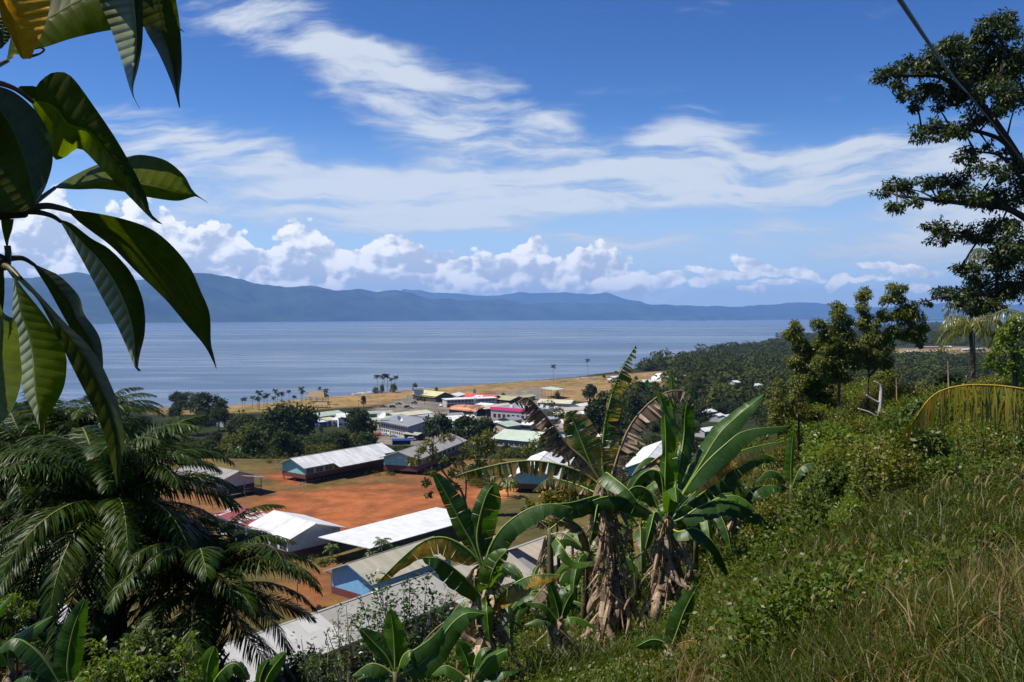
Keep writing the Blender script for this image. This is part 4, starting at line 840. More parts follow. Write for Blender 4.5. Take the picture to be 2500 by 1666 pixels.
def crown_mesh(name, blobs, nleaf, l, w, m, droop=.3, shell=.5):
    """blobs: (x,y,z,rx,ry,rz); leaves spread by blob surface"""
    B = np.array(blobs, float); wt = (B[:, 3]*B[:, 4]+B[:, 3]*B[:, 5]+B[:, 4]*B[:, 5]); wt /= wt.sum()
    k = rng.choice(len(B), nleaf, p=wt); p, d = ball(nleaf, shell); b = B[k]
    Pn = b[:, :3]+p*b[:, 3:]*(1+.18*rng.normal(size=(nleaf, 1))*.6); o = unit(d/b[:, 3:])
    Dn = unit(o*.5+rng.normal(size=(nleaf, 3))*.7+np.array([0, 0, -droop])); Nn = unit(o+np.array([0, 0, .7])+rng.normal(size=(nleaf, 3))*.5)
    s = .7+.6*rng.random(nleaf); return leafmesh(name, Pn, Dn, Nn, l*s, w*s, m)
def lumpy(n, R_, H_, zc, rb, seed=None, flat=.8, bottom=-.35):
    """clumps spread over a crown outline"""
    r = np.random.default_rng(seed); out = []
    for i in range(n):
        a = r.random()*6.28; z = bottom+(1-bottom)*r.random(); rad = math.sqrt(max(0, 1-z*z))*(.45+.55*r.random()**.5)
        s = rb*(.6+.7*r.random()); out.append((R_*rad*math.cos(a), R_*rad*math.sin(a), zc+H_*z, s, s, s*flat))
    return out
Lf_dark = leafmat('dark_leaves', (.018, .034, .003), (.055, .082, .008), tr=.18, rough=.5, spec=.35)
Lf_mid = leafmat('green_leaves', (.034, .060, .004), (.095, .140, .011), tr=.28, rough=.5)
Lf_oliv = leafmat('olive_leaves', (.064, .074, .006), (.165, .168, .016), tr=.3, rough=.5)
Lf_bright = leafmat('bright_leaves', (.060, .105, .006), (.150, .205, .016), tr=.35, rough=.45)
Lf_euc = leafmat('narrow_leaves', (.060, .084, .008), (.17, .19, .022), tr=.25, rough=.45)
Lf_yel = leafmat('yellowing_leaves', (.045, .075, .010), (.15, .17, .02), tr=.3, c3=(.55, .27, .02), p3=.22)
Lf_far = leafmat('far_leaves', (.020, .034, .007), (.055, .074, .013), tr=.15, rough=.7, spec=.15, nscale=.08, rnd=.5)
Lf_farb = leafmat('far_bright_leaves', (.045, .060, .008), (.105, .115, .016), tr=.2, rough=.7, spec=.15, nscale=.1, rnd=.4)
M_bark = mat('bark', (.085, .065, .045), .9, .3, 3, bump=.5); M_pbark = mat('pale_bark', (.30, .27, .22), .85, .25, 4, bump=.4); M_dbark = mat('dark_bark', (.035, .026, .018), .9, .3, 3, bump=.5)
def limb(s, pts, r0, r1, n=7):
    m_ = len(pts); s.tube(pts, [r0+(r1-r0)*i/(m_-1) for i in range(m_)], n)
def curve(pts, n):
    """Catmull-Rom through points"""
    pts = [Vector(p) for p in pts]; q = [pts[0]*2-pts[1]]+pts+[pts[-1]*2-pts[-2]]; out = []
    segs = len(pts)-1
    for i in range(n):
        u = i/(n-1)*segs; k = min(int(u), segs-1); f = u-k; a, b, c, d = q[k:k+4]
        out.append(.5*((2*b)+(c-a)*f+(2*a-5*b+4*c-d)*f*f+(3*b-a-3*c+d)*f**3))
    return out
# ---------------------------------------------------------------- tree prototypes for the plain and the ravine (built around 1 unit = full height)
protos = {}
def proto_tree(kind, seed):
    r = random.Random(seed)
    if kind == 'round': bl = lumpy(26, .36, .34, .62, .15, seed); nl, l = 1500, .075
    elif kind == 'rain': bl = lumpy(34, .60, .32, .56, .17, seed, .7, -.3); nl, l = 2200, .065
    elif kind == 'tall': bl = lumpy(24, .22, .42, .56, .12, seed); nl, l = 1200, .065
    elif kind == 'bush': bl = lumpy(20, .48, .45, .45, .22, seed, .9, -.6); nl, l = 1100, .1
    mt = {'round': Lf_far, 'rain': Lf_far, 'tall': Lf_far, 'bush': Lf_farb}[kind]
    cr = crown_mesh('crown', bl, nl, l, l*.75, mt, .2, .4)
    s = MB(); limb(s, [(0, 0, -.1), (.01, 0, .2), (0, .01, .5)], .028, .018, 6)
    for i in range(5): a = r.random()*6.28; q = .2*r.random()+.12; limb(s, [(0, 0, .25+.04*i), (q*math.cos(a)*.6, q*math.sin(a)*.6, .42), (q*math.cos(a)*1.5, q*math.sin(a)*1.5, .62)], .014, .006, 5)
    return cr, s.mesh('trunk', M_bark)
for k in ('round', 'rain', 'tall', 'bush'):
    for i in range(3): protos[k, i] = proto_tree(k, hash((len(protos), 5)) % 1000+i)
def put_tree(kind, x, y, h, label, group=None, wide=1.0, cat='tree', zg=None, name='broadleaf_tree', m=None):
    cr, tr = protos[kind, random.randrange(3)]; z = hz_(x, y) if zg is None else zg
    t = thing(name, label, cat, (x, y, z-.3), random.random()*6.28, group); t.scale = (h*wide, h*wide, h)
    a = link('crown', cr, t); link('trunk', tr, t)
    return t
def tree_px(kind, px, py_base, py_top, d, label, group=None, wide=1.0, **k):
    p = P(px, py_base, d); z = hz_(p.x, p.y); zt = P(px, py_top, d).z; return put_tree(kind, p.x, p.y, max(2.0, zt-z), label, group, wide, **k)
Lf_wood = leafmat('wood_canopy', (.014, .024, .004), (.080, .090, .014), tr=.15, rough=.75, spec=.1, nscale=.045, rnd=0)
# coconut palm for the shore
def frond_verts(L, n, leafl, arch, droop, seed, wl=.05, side=.85, hk=1.0):
    """pinnate frond along +x; returns verts, faces of rachis+leaflets"""
    r = np.random.default_rng(seed); ts = np.linspace(0, 1, 14)
    ang = arch-(arch+droop)*ts**1.15; ds = L/13; px_ = np.concatenate([[0], np.cumsum(np.cos(ang[:-1])*ds)]); pz_ = np.concatenate([[0], np.cumsum(np.sin(ang[:-1])*ds)])
    tl = .16+.84*np.arange(n)/n; Pn, Dn, Nn, ln, wn_ = [], [], [], [], []
    for s_ in (1, -1):
        X_ = np.interp(tl, ts, px_); Z_ = np.interp(tl, ts, pz_); A_ = np.interp(tl, ts, ang)
        T = np.stack([np.cos(A_), 0*A_, np.sin(A_)], 1); U_ = np.stack([-np.sin(A_), 0*A_, np.cos(A_)], 1)
        sd = np.tile([0, s_, 0.], (n, 1)); fw = .35+.65*tl[:, None]**2
        hang = (.45+.35*r.random((n, 1)))*hk
        d = unit(T*fw+sd*side-np.array([0, 0, 1])*hang*1.0+U_*.25+r.normal(size=(n, 3))*.10)
        Pn.append(np.stack([X_, 0*X_, Z_], 1)); Dn.append(d); Nn.append(unit(U_+sd*.3+r.normal(size=(n, 3))*.25))
        ln.append(leafl*(np.sin(np.pi*np.clip(.12+tl*.86, 0, 1))**.5)*(.85+.3*r.random(n))); wn_.append(np.full(n, wl))
    Pn, Dn, Nn = map(np.concatenate, (Pn, Dn, Nn)); ln, wn_ = map(np.concatenate, (ln, wn_))
    S = unit(np.cross(Dn, Nn)); g = np.array([0, 0, -1.0])
    # three-section drooping leaflet
    p0 = Pn; p1 = Pn+Dn*ln[:, None]*.4; D2 = unit(Dn+g*.45*hk); p2 = p1+D2*ln[:, None]*.35; D3 = unit(Dn+g*1.1*hk); p3 = p2+D3*ln[:, None]*.25
    w_ = wn_[:, None]*.5
    v = np.stack([p0-S*w_*.5, p0+S*w_*.5, p1-S*w_, p1+S*w_, p2-S*w_*.8, p2+S*w_*.8, p3], 1).reshape(-1, 3)
    b = np.arange(len(Pn))[:, None]*7; q4 = np.concatenate([b+[[0, 1, 3, 2]], b+[[2, 3, 5, 4]]]); q3 = b+[[4, 5, 6]]
    # rachis
    rv = []; rr = .022*L/4
    for i in range(14):
        w2 = rr*(1.5-1.3*ts[i]); rv += [(px_[i], -w2, pz_[i]), (px_[i], w2, pz_[i]), (px_[i]+.0, 0, pz_[i]-w2*1.4)]
    o = len(v); rf = [(o+3*i+j, o+3*i+(j+1) % 3, o+3*i+3+(j+1) % 3, o+3*i+3+j) for i in range(13) for j in range(3)]
    return np.concatenate([v, np.array(rv)]), q4, np.concatenate([q3]), np.array(rf), len(q4), len(q3)
def frond_mesh(name, mats, *a, **k):
    v, q4, q3, rf, n4, n3 = frond_verts(*a, **k)
    return npmesh(name, v, [q4, rf, q3], mats, mi=[0]*n4+[1]*len(rf)+[0]*n3)
Lf_coco = leafmat('coconut_leaflets', (.035, .055, .010), (.090, .110, .022), tr=.25, rough=.35, spec=.5, rnd=.3)
Lf_fcoco = leafmat('far_coconut_leaflets', (.012, .022, .010), (.035, .05, .02), tr=.15, rough=.5, spec=.3, rnd=.2)
M_rach = mat('palm_rachis', (.22, .20, .05), .5, .15, 2)
def merge_fronds(specs):
    """specs: (mesh args, azimuth) -> one crown mesh (far palms)"""
    vs_, f4, f3 = [], [], []; o = 0
    for a, az, z in specs:
        v, q4, q3, rf, _, _ = frond_verts(*a); c, s_ = math.cos(az), math.sin(az)
        v = v@np.array([[c, s_, 0], [-s_, c, 0], [0, 0, 1]])+[0, 0, z]; vs_.append(v); f4 += [q4+o, rf+o]; f3.append(q3+o); o += len(v)
    return np.concatenate(vs_), np.concatenate(f4), np.concatenate(f3)
cocos = []
for i in range(3):
    r = random.Random(i+40); sp = []
    for k in range(22): el = r.uniform(-1.0, 1.3); sp.append(((3.0*r.uniform(.85, 1.1), 15, .85, el, r.uniform(.5, .9), i*50+k, .22), k*2.4+r.random()*.4, 0))
    v, f4, f3 = merge_fronds(sp); cr = npmesh('crown', v, [f4, f3], Lf_fcoco)
    s = MB(); b = r.uniform(-1, 1); pts = [(b*(u**2-1)*1.2, .3*math.sin(u*3), -11.5*(1-u)) for u in [j/7 for j in range(8)]]; limb(s, pts, .22, .14, 7)
    nuts = MB()
    cocos.append((cr, s.mesh('trunk', M_pbark)))
def coco(px, pyb, pyt, label, zg=None, d=None, group='coconut palms along the shore', mats=None):
    p = PZ(px, pyb, 2) if d is None else P(px, pyb, d); z = 1.6 if d is None else hz_(p.x, p.y); H_ = P(px, pyt, p.y).z-z-1.5
    cr, tr = cocos[random.randrange(3)]; t = thing('coconut_palm', label, 'palm tree', (p.x, p.y, z), random.random()*6, group); s_ = H_/11.5
    fs = min(1.25, max(.8, s_)); a = link('crown', cr, t, (0, 0, H_)); a.scale = (fs, fs, fs); b = link('trunk', tr, t, (0, 0, H_)); b.scale = (fs, fs, s_); return t
for f, x, yb, yt in [(z4, 440, 560, 425), (z4, 465, 560, 415), (z4, 552, 570, 400), (z4, 600, 570, 410), (z4, 628, 575, 345), (z4, 625, 570, 420), (z4, 690, 560, 395), (z4, 715, 570, 372), (z4, 795, 520, 405), (z4, 810, 500, 325), (z4, 840, 530, 365), (z4, 880, 510, 352), (z4, 895, 490, 365), (z4, 962, 490, 335), (z4, 1030, 490, 395), (z4, 1112, 500, 300), (z4, 1125, 500, 340), (z4, 1200, 475, 365)]:
    coco(*f(x, yb), f(x, yt)[1], 'coconut palm in the long row along the left shore')
coco(*z4(1320, 440), z4(0, 300)[1], 'lone coconut palm standing just right of the thatched shelter'); coco(*z4(1395, 510), z4(0, 320)[1], 'leaning coconut palm right of the thatched shelter')
for x, yt in [(320, 165), (385, 170), (415, 152), (440, 158), (485, 195), (538, 175)]: coco(*z5(x+8, 350), z5(0, yt)[1], 'coconut palm in the tight clump on the grassy point', group='palms on the grassy point')
coco(*z6(430, 435), z6(0, 255)[1], 'shaggy lone coconut palm on the dry playing field edge'); coco(*z6(780, 370), z6(0, 198)[1], 'tallest thin lone coconut palm against the lake')
coco(*z6(1075, 375), z6(0, 318)[1], 'tiny coconut palm by the white shore roof'); coco(*z6(800, 640), z6(0, 475)[1], 'coconut palm left in the pair below the playing field', d=620); coco(*z6(845, 640), z6(0, 520)[1], 'coconut palm right in the pair below the playing field', d=620)
tree_px('tall', *z6(1360, 545), z6(0, 455)[1], 800, 'dark pointed tree at the right end of the playing field')
# shore bushes and single trees in the town
for (f, x, yb, yt, kind, wd, lab) in [(z5, 320, 380, 305, 'bush', .8, 'low round bush under the palm clump, left'), (z5, 385, 375, 275, 'bush', .45, 'taller bush under the palm clump, middle'), (z5, 515, 368, 265, 'bush', .7, 'broad round tree under the palm clump, right'), (z5, 765, 350, 260, 'bush', .62, 'dark round tree alone on the shore'), (z5, 1010, 352, 308, 'bush', .8, 'small dark bush behind the market hall'),
        (z4, 1825, 545, 415, 'tall', .9, 'yellow green sapling on the dry turf'), (z4, 1330, 830, 740, 'bush', .5, 'small round tree by the road below the white house'), (z6, 470, 620, 530, 'bush', .5, 'dark bush against the grandstand'), (z6, 950, 395, 355, 'bush', .8, 'bushes on the far shore by the boats'), (z5, 2060, 440, 395, 'bush', .9, 'low bush between hall roofs'), (z5, 1780, 400, 372, 'bush', 1.2, 'low bush before the beach')]:
    x_, y_ = f(x, yb); p = PZ(x_, y_, 2); h = P(x_, f(x, yt)[1], p.y).z-1.6; t = put_tree(kind, p.x, p.y, h, lab, 'single trees in the town', wd, zg=1.8)
# big dark trees between school and town: (px, base, top, distance, kind, width)
big = [(690, 1075, 990, 380, 'round', 1.05, 'large dark mango tree left of the blue shed'), (735, 1085, 989, 390, 'round', .8, 'tall dark tree left of the white house'), (885, 1082, 1008, 400, 'round', .75, 'dark tree standing left of the car park'), (870, 1070, 1003, 430, 'tall', 1.3, 'dark tree in front of the white two storey house'),
       (1070, 1085, 1010, 400, 'round', .82, 'dark round tree in front of the long white roof'), (1140, 1085, 1018, 400, 'round', 1.0, 'dark tree right of the long white roof'), (1185, 1075, 1018, 410, 'round', .7, 'dark tree beneath the radio mast'), (515, 1020, 966, 520, 'round', 1.3, 'dark tree at the shore behind the palm'), (480, 1010, 970, 560, 'round', 1.2, 'rounded tree behind the palm top'), (440, 1010, 975, 560, 'rain', .8, 'spreading tree at the far left shore'),
       (1440, 1010, 940, 620, 'round', .75, 'dark tree left of the tall tattered leaf'), (1475, 1050, 965, 420, 'tall', 1.0, 'leafy green tree in front of the hall roofs'), (1450, 1080, 985, 380, 'tall', .9, 'slim green tree beside the red roof'), (1550, 1035, 965, 430, 'tall', .7, 'narrow yellow green tree between banana leaves'), (1340, 1000, 975, 560, 'bush', .8, 'bush beside the cream hall')]
for px, pb, pt, d, kind, wd, lab in big: tree_px(kind, px, pb, pt, d, lab, 'large trees between school and town', wd)
# ravine and lowland woods: individual trees
def scatter_trees(n, pxr, dr, hr_, kinds, label, group, seed, cond=None, wide=(.9, 1.2), cap=None):
    r = random.Random(seed); k = 0; tries = 0
    while k < n and tries < n*12:
        tries += 1; px = r.uniform(*pxr); d = dr[0]*(dr[1]/dr[0])**r.random(); x = (px-CX)/F*d; y = d
        if cond and not cond(x, y, px): continue
        z = hz_(x, y)
        if z < 0.3: continue
        hh = r.uniform(*hr_)
        if cap: hh = min(hh, 70-(cap(px)-775)/F*y-z)
        if hh < 2.5: continue
        put_tree(r.choice(kinds), x, y, hh, label, group, r.uniform(*wide), zg=z); k += 1
def in_town(x, y):
    q = (x/y)*F+CX; p_ = HOR+F*(CAMZ-2)/y
    if 860 < q < 1500 and 960 < p_ < 1082 and y > 440: return True
    if q < 1500 and p_ < 1012 and not (q < 560): return True
    if q < 1560 and p_ < 962: return True
    if q < 1640 and 908 < p_ < 962: return True
    if 1170 > q > 770 and p_ < 1045: return True
    return 2150 < q < 2420 and y > 1450 and y < 1900
r_c = random.Random(2)
for (a0, a1, d0, d1, n, h0, h1, ks, lab) in [
    (560, 900, 262, 330, 26, 7, 12, ('round', 'bush', 'tall'), 'ravine tree just beyond the white roofed school block'),
    (560, 900, 330, 470, 32, 9, 15, ('round', 'rain', 'bush'), 'dense ravine tree left of the town'),
    (-80, 580, 250, 400, 32, 9, 15, ('round', 'rain', 'bush'), 'dark tree in the wood behind the oil palm'),
    (-80, 560, 400, 640, 32, 9, 14, ('round', 'rain'), 'tree of the far left shore wood'),
    (900, 1330, 262, 340, 20, 5, 8, ('bush', 'round'), 'leafy tree on the slope below the green town roofs'),
    (1330, 1700, 262, 430, 34, 6, 11, ('bush', 'round', 'tall'), 'tree on the slope behind the banana plants')]:
    scatter_trees(n, (a0, a1), (d0, d1), (h0, h1), ks, lab, lab.split(' ', 1)[1].replace('tree', 'trees') if 0 else 'trees of the '+{560: 'ravine', -80: 'left wood', 900: 'slope under the town', 1330: 'slope behind the bananas'}[a0]+(' far' if d0 > 325 else ''), int(d0+a0+100), cond=lambda x, y, q: not in_town(x, y), cap=lambda p: 955 if p < 540 else (990 if p < 740 else (1052 if p < 1330 else 1000))+r_c.uniform(-4, 12))
scatter_trees(92, (1480, 2500), (420, 1100), (10, 17), ('rain', 'round', 'rain'), 'rounded tree of the wide wood right of the town', 'trees of the lowland wood', 77, cond=lambda x, y, q: not in_town(x, y))
# beyond that the wood reads as one mass
def wood(name, n, cond, seed, hs=(6, 19), sp=(1500, 9500)):
    r = np.random.default_rng(seed); q = r.uniform(1450, 2650, n*3); d = sp[0]*(sp[1]/sp[0])**r.random(n*3); x = (q-CX)/F*d; y = d; z = H(x, y); ok = (z > .2)
    ok &= ~np.array([in_town(a, b) for a, b in zip(x, y)]); x, y, z, d = x[ok][:n], y[ok][:n], z[ok][:n], d[ok][:n]
    Pn, Dn, Nn, l = [], [], [], []
    for a, b, c, dd in zip(x, y, z, d):
        h = r.uniform(*hs)*(.45+.85*r.random()**2); m_ = 240; s_ = max(1, dd/1800)*r.uniform(.6, 1.5); p, dr = ball(m_, .7); lump = 1+.25*np.sin(dr*5+a).sum(1, keepdims=True)/2
        Pn.append(np.array([a, b, c+h*.45])+p*[h*.75*s_, h*.75*s_, h*.5]*lump); Dn.append(unit(r.normal(size=(m_, 3)))); Nn.append(unit(dr+[0, 0, .6])); l.append(np.full(m_, .145*h*s_))
    Pn, Dn, Nn, l = map(np.concatenate, (Pn, Dn, Nn, l)); o = link(name, leafmesh(name, Pn, Dn, Nn, l, l*.9, Lf_wood)); tag(o, 'far dark wood covering the lowland towards the headland', 'wood', kind='stuff')
wood('woodland', 2600, None, 5, sp=(560, 9500))
# hedge and undergrowth of the ravine: nobody could count it
def undergrowth(name, label, regions, m, l0, seed, n_leaf, hgt=(1, 3)):
    r = np.random.default_rng(seed); Pn, Dn, Nn, L_ = [], [], [], []
    for (a0, a1, d0, d1, n) in regions:
        q = r.uniform(a0, a1, n); d = d0*(d1/d0)**r.random(n); x = (q-CX)/F*d; y = d; z = H(x, y)
        for a, b, c, dd in zip(x, y, z, d):
            if in_town(a, b) and dd > 440: continue
            h = r.uniform(*hgt); p, dr = ball(n_leaf, .5); Pn.append(np.array([a, b, c+h*.3])+p*[h*1.1, h*1.1, h*.8]); Dn.append(unit(r.normal(size=(n_leaf, 3)))); Nn.append(unit(dr+[0, 0, .7])); L_.append(np.full(n_leaf, l0*max(1, dd/300)))
    Pn, Dn, Nn, L_ = map(np.concatenate, (Pn, Dn, Nn, L_)); tag(link(name, leafmesh(name, Pn, Dn, Nn, L_, L_*.8, m)), label, 'undergrowth', kind='stuff')
undergrowth('undergrowth', 'thick green undergrowth filling the ravine below the town', [(-80, 1330, 245, 420, 900), (1330, 1800, 180, 420, 500), (1600, 2500, 300, 460, 200)], Lf_far, .75, 3, 60, (1.5, 4.0))
undergrowth('hedge', 'long green hedge between dry turf and town roofs', [(755, 930, 560, 575, 60), (930, 1030, 700, 740, 16)], Lf_farb, .9, 4, 60, (1.5, 2.6))
undergrowth('weeds', 'yellow green weeds along the school yard edges', [(640, 900, 232, 248, 60), (870, 960, 216, 224, 22), (690, 790, 160, 168, 0), (700, 830, 136, 141, 16)], Lf_farb, .30, 6, 60, (.4, 1.3))
# ================================================================ BANANA PLANTS
def banana_mat(name, g1, g2, dry=None, edge=.0, tr=.32, rough=.42, yel=None, isl_=False):
    m, t, b = newmat(name); g = t.nodes.new('ShaderNodeUVMap'); uu, vv_, _ = sep(E(t, g.outputs[0])); av = vv_.abs()
    rib = (uu*130)._m('SINE')*.5+.5; n1 = noise(vec(t, uu*5.0, vv_*1.2), 2.2, 5, .6); n2 = noise(vec(t, uu*22, vv_*.8), 2.0, 3, .6)
    col = mixc(t, (n1*.5+n2*.5).ss(.3, .7), g1, g2)
    geo = t.nodes.new('ShaderNodeNewGeometry'); isl = E(t, geo.outputs['Random Per Island'])
    col = mixc(t, isl*(.95 if isl_ else .35), col, sc3(g1, .35 if isl_ else .65))
    if dry: col = mixc(t, (av*edge+n2*1.3+isl*.5-1.28+edge*.3).ss(-.1, .18), col, mixc(t, n1.ss(.35, .65), dry, yel or sc3(dry, 1.6)))
    t.links.new(col.k, b.inputs['Base Color']); b.inputs['Roughness'].default_value = rough; b.inputs['Specular IOR Level'].default_value = .45
    bn = t.nodes.new('ShaderNodeBump'); bn.inputs['Strength'].default_value = .2; bn.inputs['Distance'].default_value = .008; t.links.new((rib*.5+n2*2.5).k, bn.inputs['Height']); t.links.new(bn.outputs[0], b.inputs['Normal'])
    tb_ = t.nodes.new('ShaderNodeBsdfTranslucent'); t.links.new(mixc(t, 1.0, col, (1.8, 1.9, .5), 'MULTIPLY').k, tb_.inputs[0]); mx = t.nodes.new('ShaderNodeMixShader'); mx.inputs[0].default_value = tr
    t.links.new(b.outputs[0], mx.inputs[1]); t.links.new(tb_.outputs[0], mx.inputs[2]); t.links.new(mx.outputs[0], t.nodes['Material Output'].inputs[0]); return m
B_gr = banana_mat('banana_leaf_green', (.020, .062, .006), (.045, .108, .010)); B_lt = banana_mat('banana_leaf_light', (.045, .110, .007), (.080, .165, .014), tr=.4)
B_wn = banana_mat('banana_leaf_worn', (.030, .075, .014), (.060, .11, .025), (.16, .09, .03), .55, yel=(.26, .17, .05)); B_dry = banana_mat('banana_leaf_dry', (.20, .12, .07), (.66, .50, .38), tr=.12, rough=.75, isl_=True)
B_yel = banana_mat('banana_leaf_yellow', (.30, .24, .02), (.45, .30, .03), (.10, .15, .02), .2, tr=.35, yel=(.40, .14, .06)); B_ddk = banana_mat('banana_leaf_withered', (.035, .030, .018), (.10, .07, .04), (.20, .12, .07), .5, tr=.1, rough=.7)
B_edge = banana_mat('banana_leaf_yellow_edged', (.025, .075, .010), (.05, .12, .02), (.20, .14, .02), .72, yel=(.42, .26, .03))
M_rib = mat('banana_midrib', (.20, .28, .05), .4, .15, 3); M_ribd = mat('dry_midrib', (.30, .22, .10), .7, .2, 3)
M_stem = mat('banana_pseudostem', (.075, .085, .03), .55, .35, 5, c2=(.16, .15, .07), bump=.3); M_stemg = mat('banana_pseudostem_green', (.07, .14, .025), .4, .25, 4, bump=.2)
def blade(name, pts, W, m, parent, torn=0.1, hang=(40, 40), curl=25, nrm=(0, 0, 1), pet=.10, asym=(1, 1), rib=None, seed=None, ribr=.016, wavy=.05):
    r = random.Random(seed if seed is not None else random.random()); n = 49
    q = curve(pts, n); T = [(q[min(i+1, n-1)]-q[max(i-1, 0)]).normalized() for i in range(n)]; Lt = sum((q[i+1]-q[i]).length for i in range(n-1))
    ref = Vector(nrm).normalized(); vs_, fs, uvs = [], [], []; K = 4
    def fr(u):
        i = u*(n-1); k = min(int(i), n-2); f = i-k; p = q[k].lerp(q[k+1], f); t_ = T[k].lerp(T[k+1], f).normalized(); S = t_.cross(ref)
        if S.length < .15: S = t_.cross((ref+Vector((.3, .2, .1))).normalized())
        S.normalize(); return p, t_, S, S.cross(t_).normalized()
    def wid(u):
        s = (u-pet)/(1-pet)
        if s <= 0: return .0
        return W*max(.0, math.sin(math.pi*min(1, s**.72*.97+.03)))**.55
    for si, sg in ((0, 1), (1, -1)):
        u = pet
        while u < .995:
            if r.random() < torn: du = r.uniform(.012, .03); tear = 1
            elif torn > .6: du = r.uniform(.02, .05); tear = .6
            else: du = r.uniform(.06, .20); tear = .3*(torn > .02)
            u1 = min(1.0, u+du)
            if u1 > .985: u1 = 1.0
            nst = max(2, int((u1-u)*46)+1); jd = r.gauss(0, 18)*tear*torn*2+r.gauss(0, 5); gap = tear*torn*.45+.01; jl = 1-.35*r.random()*tear*torn; tw = r.gauss(0, .35)*tear*torn
            base = len(vs_)
            for a in range(nst):
                uu_ = u+(u1-u)*a/(nst-1); p, t_, S, N = fr(uu_); w_ = wid(uu_)*asym[si]*jl; cen = (u+u1)/2; pp = p
                wv = wavy*math.sin(uu_*Lt*9+si*2+(seed or 0))+.035*math.sin(uu_*Lt*31+si+(seed or 0))
                for k in range(K+1):
                    v = k/K; dl = R(hang[si]+jd*v+curl*(v-.3)); dr = S*(sg*math.cos(dl))-N*math.sin(dl)
                    if k: pp = pp+dr*(w_/K)
                    sh = Vector((0, 0, 0))
                    if gap and nst: sh = t_*((cen-uu_)*Lt*gap*v)+t_*(tw*w_*v*.3)
                    vs_.append(pp+sh+N*(wv*v*W)); uvs.append((uu_*Lt, sg*v))
            for a in range(nst-1):
                for k in range(K): b0 = base+a*(K+1)+k; fs.append((b0, b0+1, b0+K+2, b0+K+1))
            u = u1+(0.004 if tear > .5 else 0)
    nb = len(fs); base = len(vs_)
    for i in range(0, n, 3):
        p, t_, S, N = fr(i/(n-1)); rr = ribr*(1.5-1.25*i/(n-1))*(W/.3)**.5
        for k in range(5): an = 2*math.pi*k/5; vs_.append(p+S*math.cos(an)*rr+N*(math.sin(an)*rr-rr*.3)); uvs.append((0, 0))
    m_ = len(range(0, n, 3))
    for i in range(m_-1):
        for k in range(5): fs.append((base+5*i+k, base+5*i+(k+1) % 5, base+5*i+5+(k+1) % 5, base+5*i+5+k))
    me = bpy.data.meshes.new(name); me.from_pydata([tuple(v) for v in vs_], [], fs); me.materials.append(m); me.materials.append(rib or M_rib)
    me.polygons.foreach_set('material_index', [0]*nb+[1]*(len(fs)-nb)); me.polygons.foreach_set('use_smooth', [True]*len(fs))
    ul = me.uv_layers.new(name='UVMap'); li = np.empty(len(me.loops), np.int32); me.loops.foreach_get('vertex_index', li); ul.data.foreach_set('uv', np.array(uvs, np.float32)[li].ravel())
    o = link(name, me, parent)
    if parent: o.matrix_parent_inverse = Matrix.Translation(parent.location).inverted()
    return o
def banana(label, base, top, d, leaves, r0=.13, skirt=0, skl=(.5, 1.1), stemm=None, group='banana plants on the slope', bend=0.0):
    """base/top: pixels of the pseudostem; leaves: (points px[,depth offset], half width m, material, torn, kwargs)"""
    b = P(*base, d); zb = hz_(b.x, b.y); b.z = min(b.z, zb+.1); tp = P(*top, d)
    t = thing('banana_plant', label, 'banana plant', tuple(b), 0, group); inv = Matrix.Translation(b).inverted()
    s = MB(); q = curve([b-Vector((0, 0, .3)), b.lerp(tp, .5)+Vector((bend, 0, 0)), tp], 9); limb(s, q, r0*1.25, r0*.55, 10); o = s.build('pseudostem', stemm or M_stem, t, smooth=True); o.matrix_parent_inverse = inv
    for i, lf in enumerate(leaves):
        pts = [P(p[0], p[1], d+(p[2] if len(p) > 2 else 0)) for p in lf[0]]; kw = dict(lf[4]) if len(lf) > 4 else {}
        o = blade('leaf' if lf[2] not in (B_dry, B_ddk) else 'dead_leaf', pts, lf[1], lf[2], t, torn=lf[3], seed=i+int(base[0]), **kw)
    rr_ = random.Random(int(base[0]))
    for i in range(skirt):
        u = rr_.uniform(.12, 1.0); a = rr_.random()*6.28; p0 = b.lerp(tp, u); L = rr_.uniform(*skl); ou = Vector((math.cos(a), math.sin(a), 0))
        oo = rr_.uniform(.6, 1.7)*(1.25-u*.5)*r0/.15; pts = [p0, p0+ou*.16*oo+Vector((0, 0, .05)), p0+ou*(.24+.14*rr_.random())*oo+Vector((rr_.gauss(0, .10), rr_.gauss(0, .10), -L*.5)), p0+ou*(.20+.22*rr_.random())*oo+Vector((rr_.gauss(0, .18), rr_.gauss(0, .18), -L))]
        blade('dead_leaf', pts, rr_.choice((.04, .06, .08, .11, .15)), B_dry, t, torn=rr_.choice((.3, .6, .85)), hang=(rr_.uniform(10, 75), rr_.uniform(10, 75)), curl=rr_.uniform(10, 70), nrm=tuple(ou+Vector((0, 0, .3))), rib=M_ribd, seed=i*7+int(base[0]), wavy=.2)
    return t
def zA(x, y, *o): return (1150+x/2.941, 830+y/2.941)+o
def zB(x, y, *o): return (1250+x/3.039, 1150+y/3.039)+o
def zC(x, y, *o): return (700+x/3.038, 1150+y/3.038)+o
def zD(x, y, *o): return (1850+x/2.771, 1100+y/2.771)+o
def zE(x, y, *o): return (1850+x/3.135, 650+y/3.135)+o
def zG(x, y, *o): return (x/2.047, 900+y/2.047)+o
FACE = (0, -1, .15)
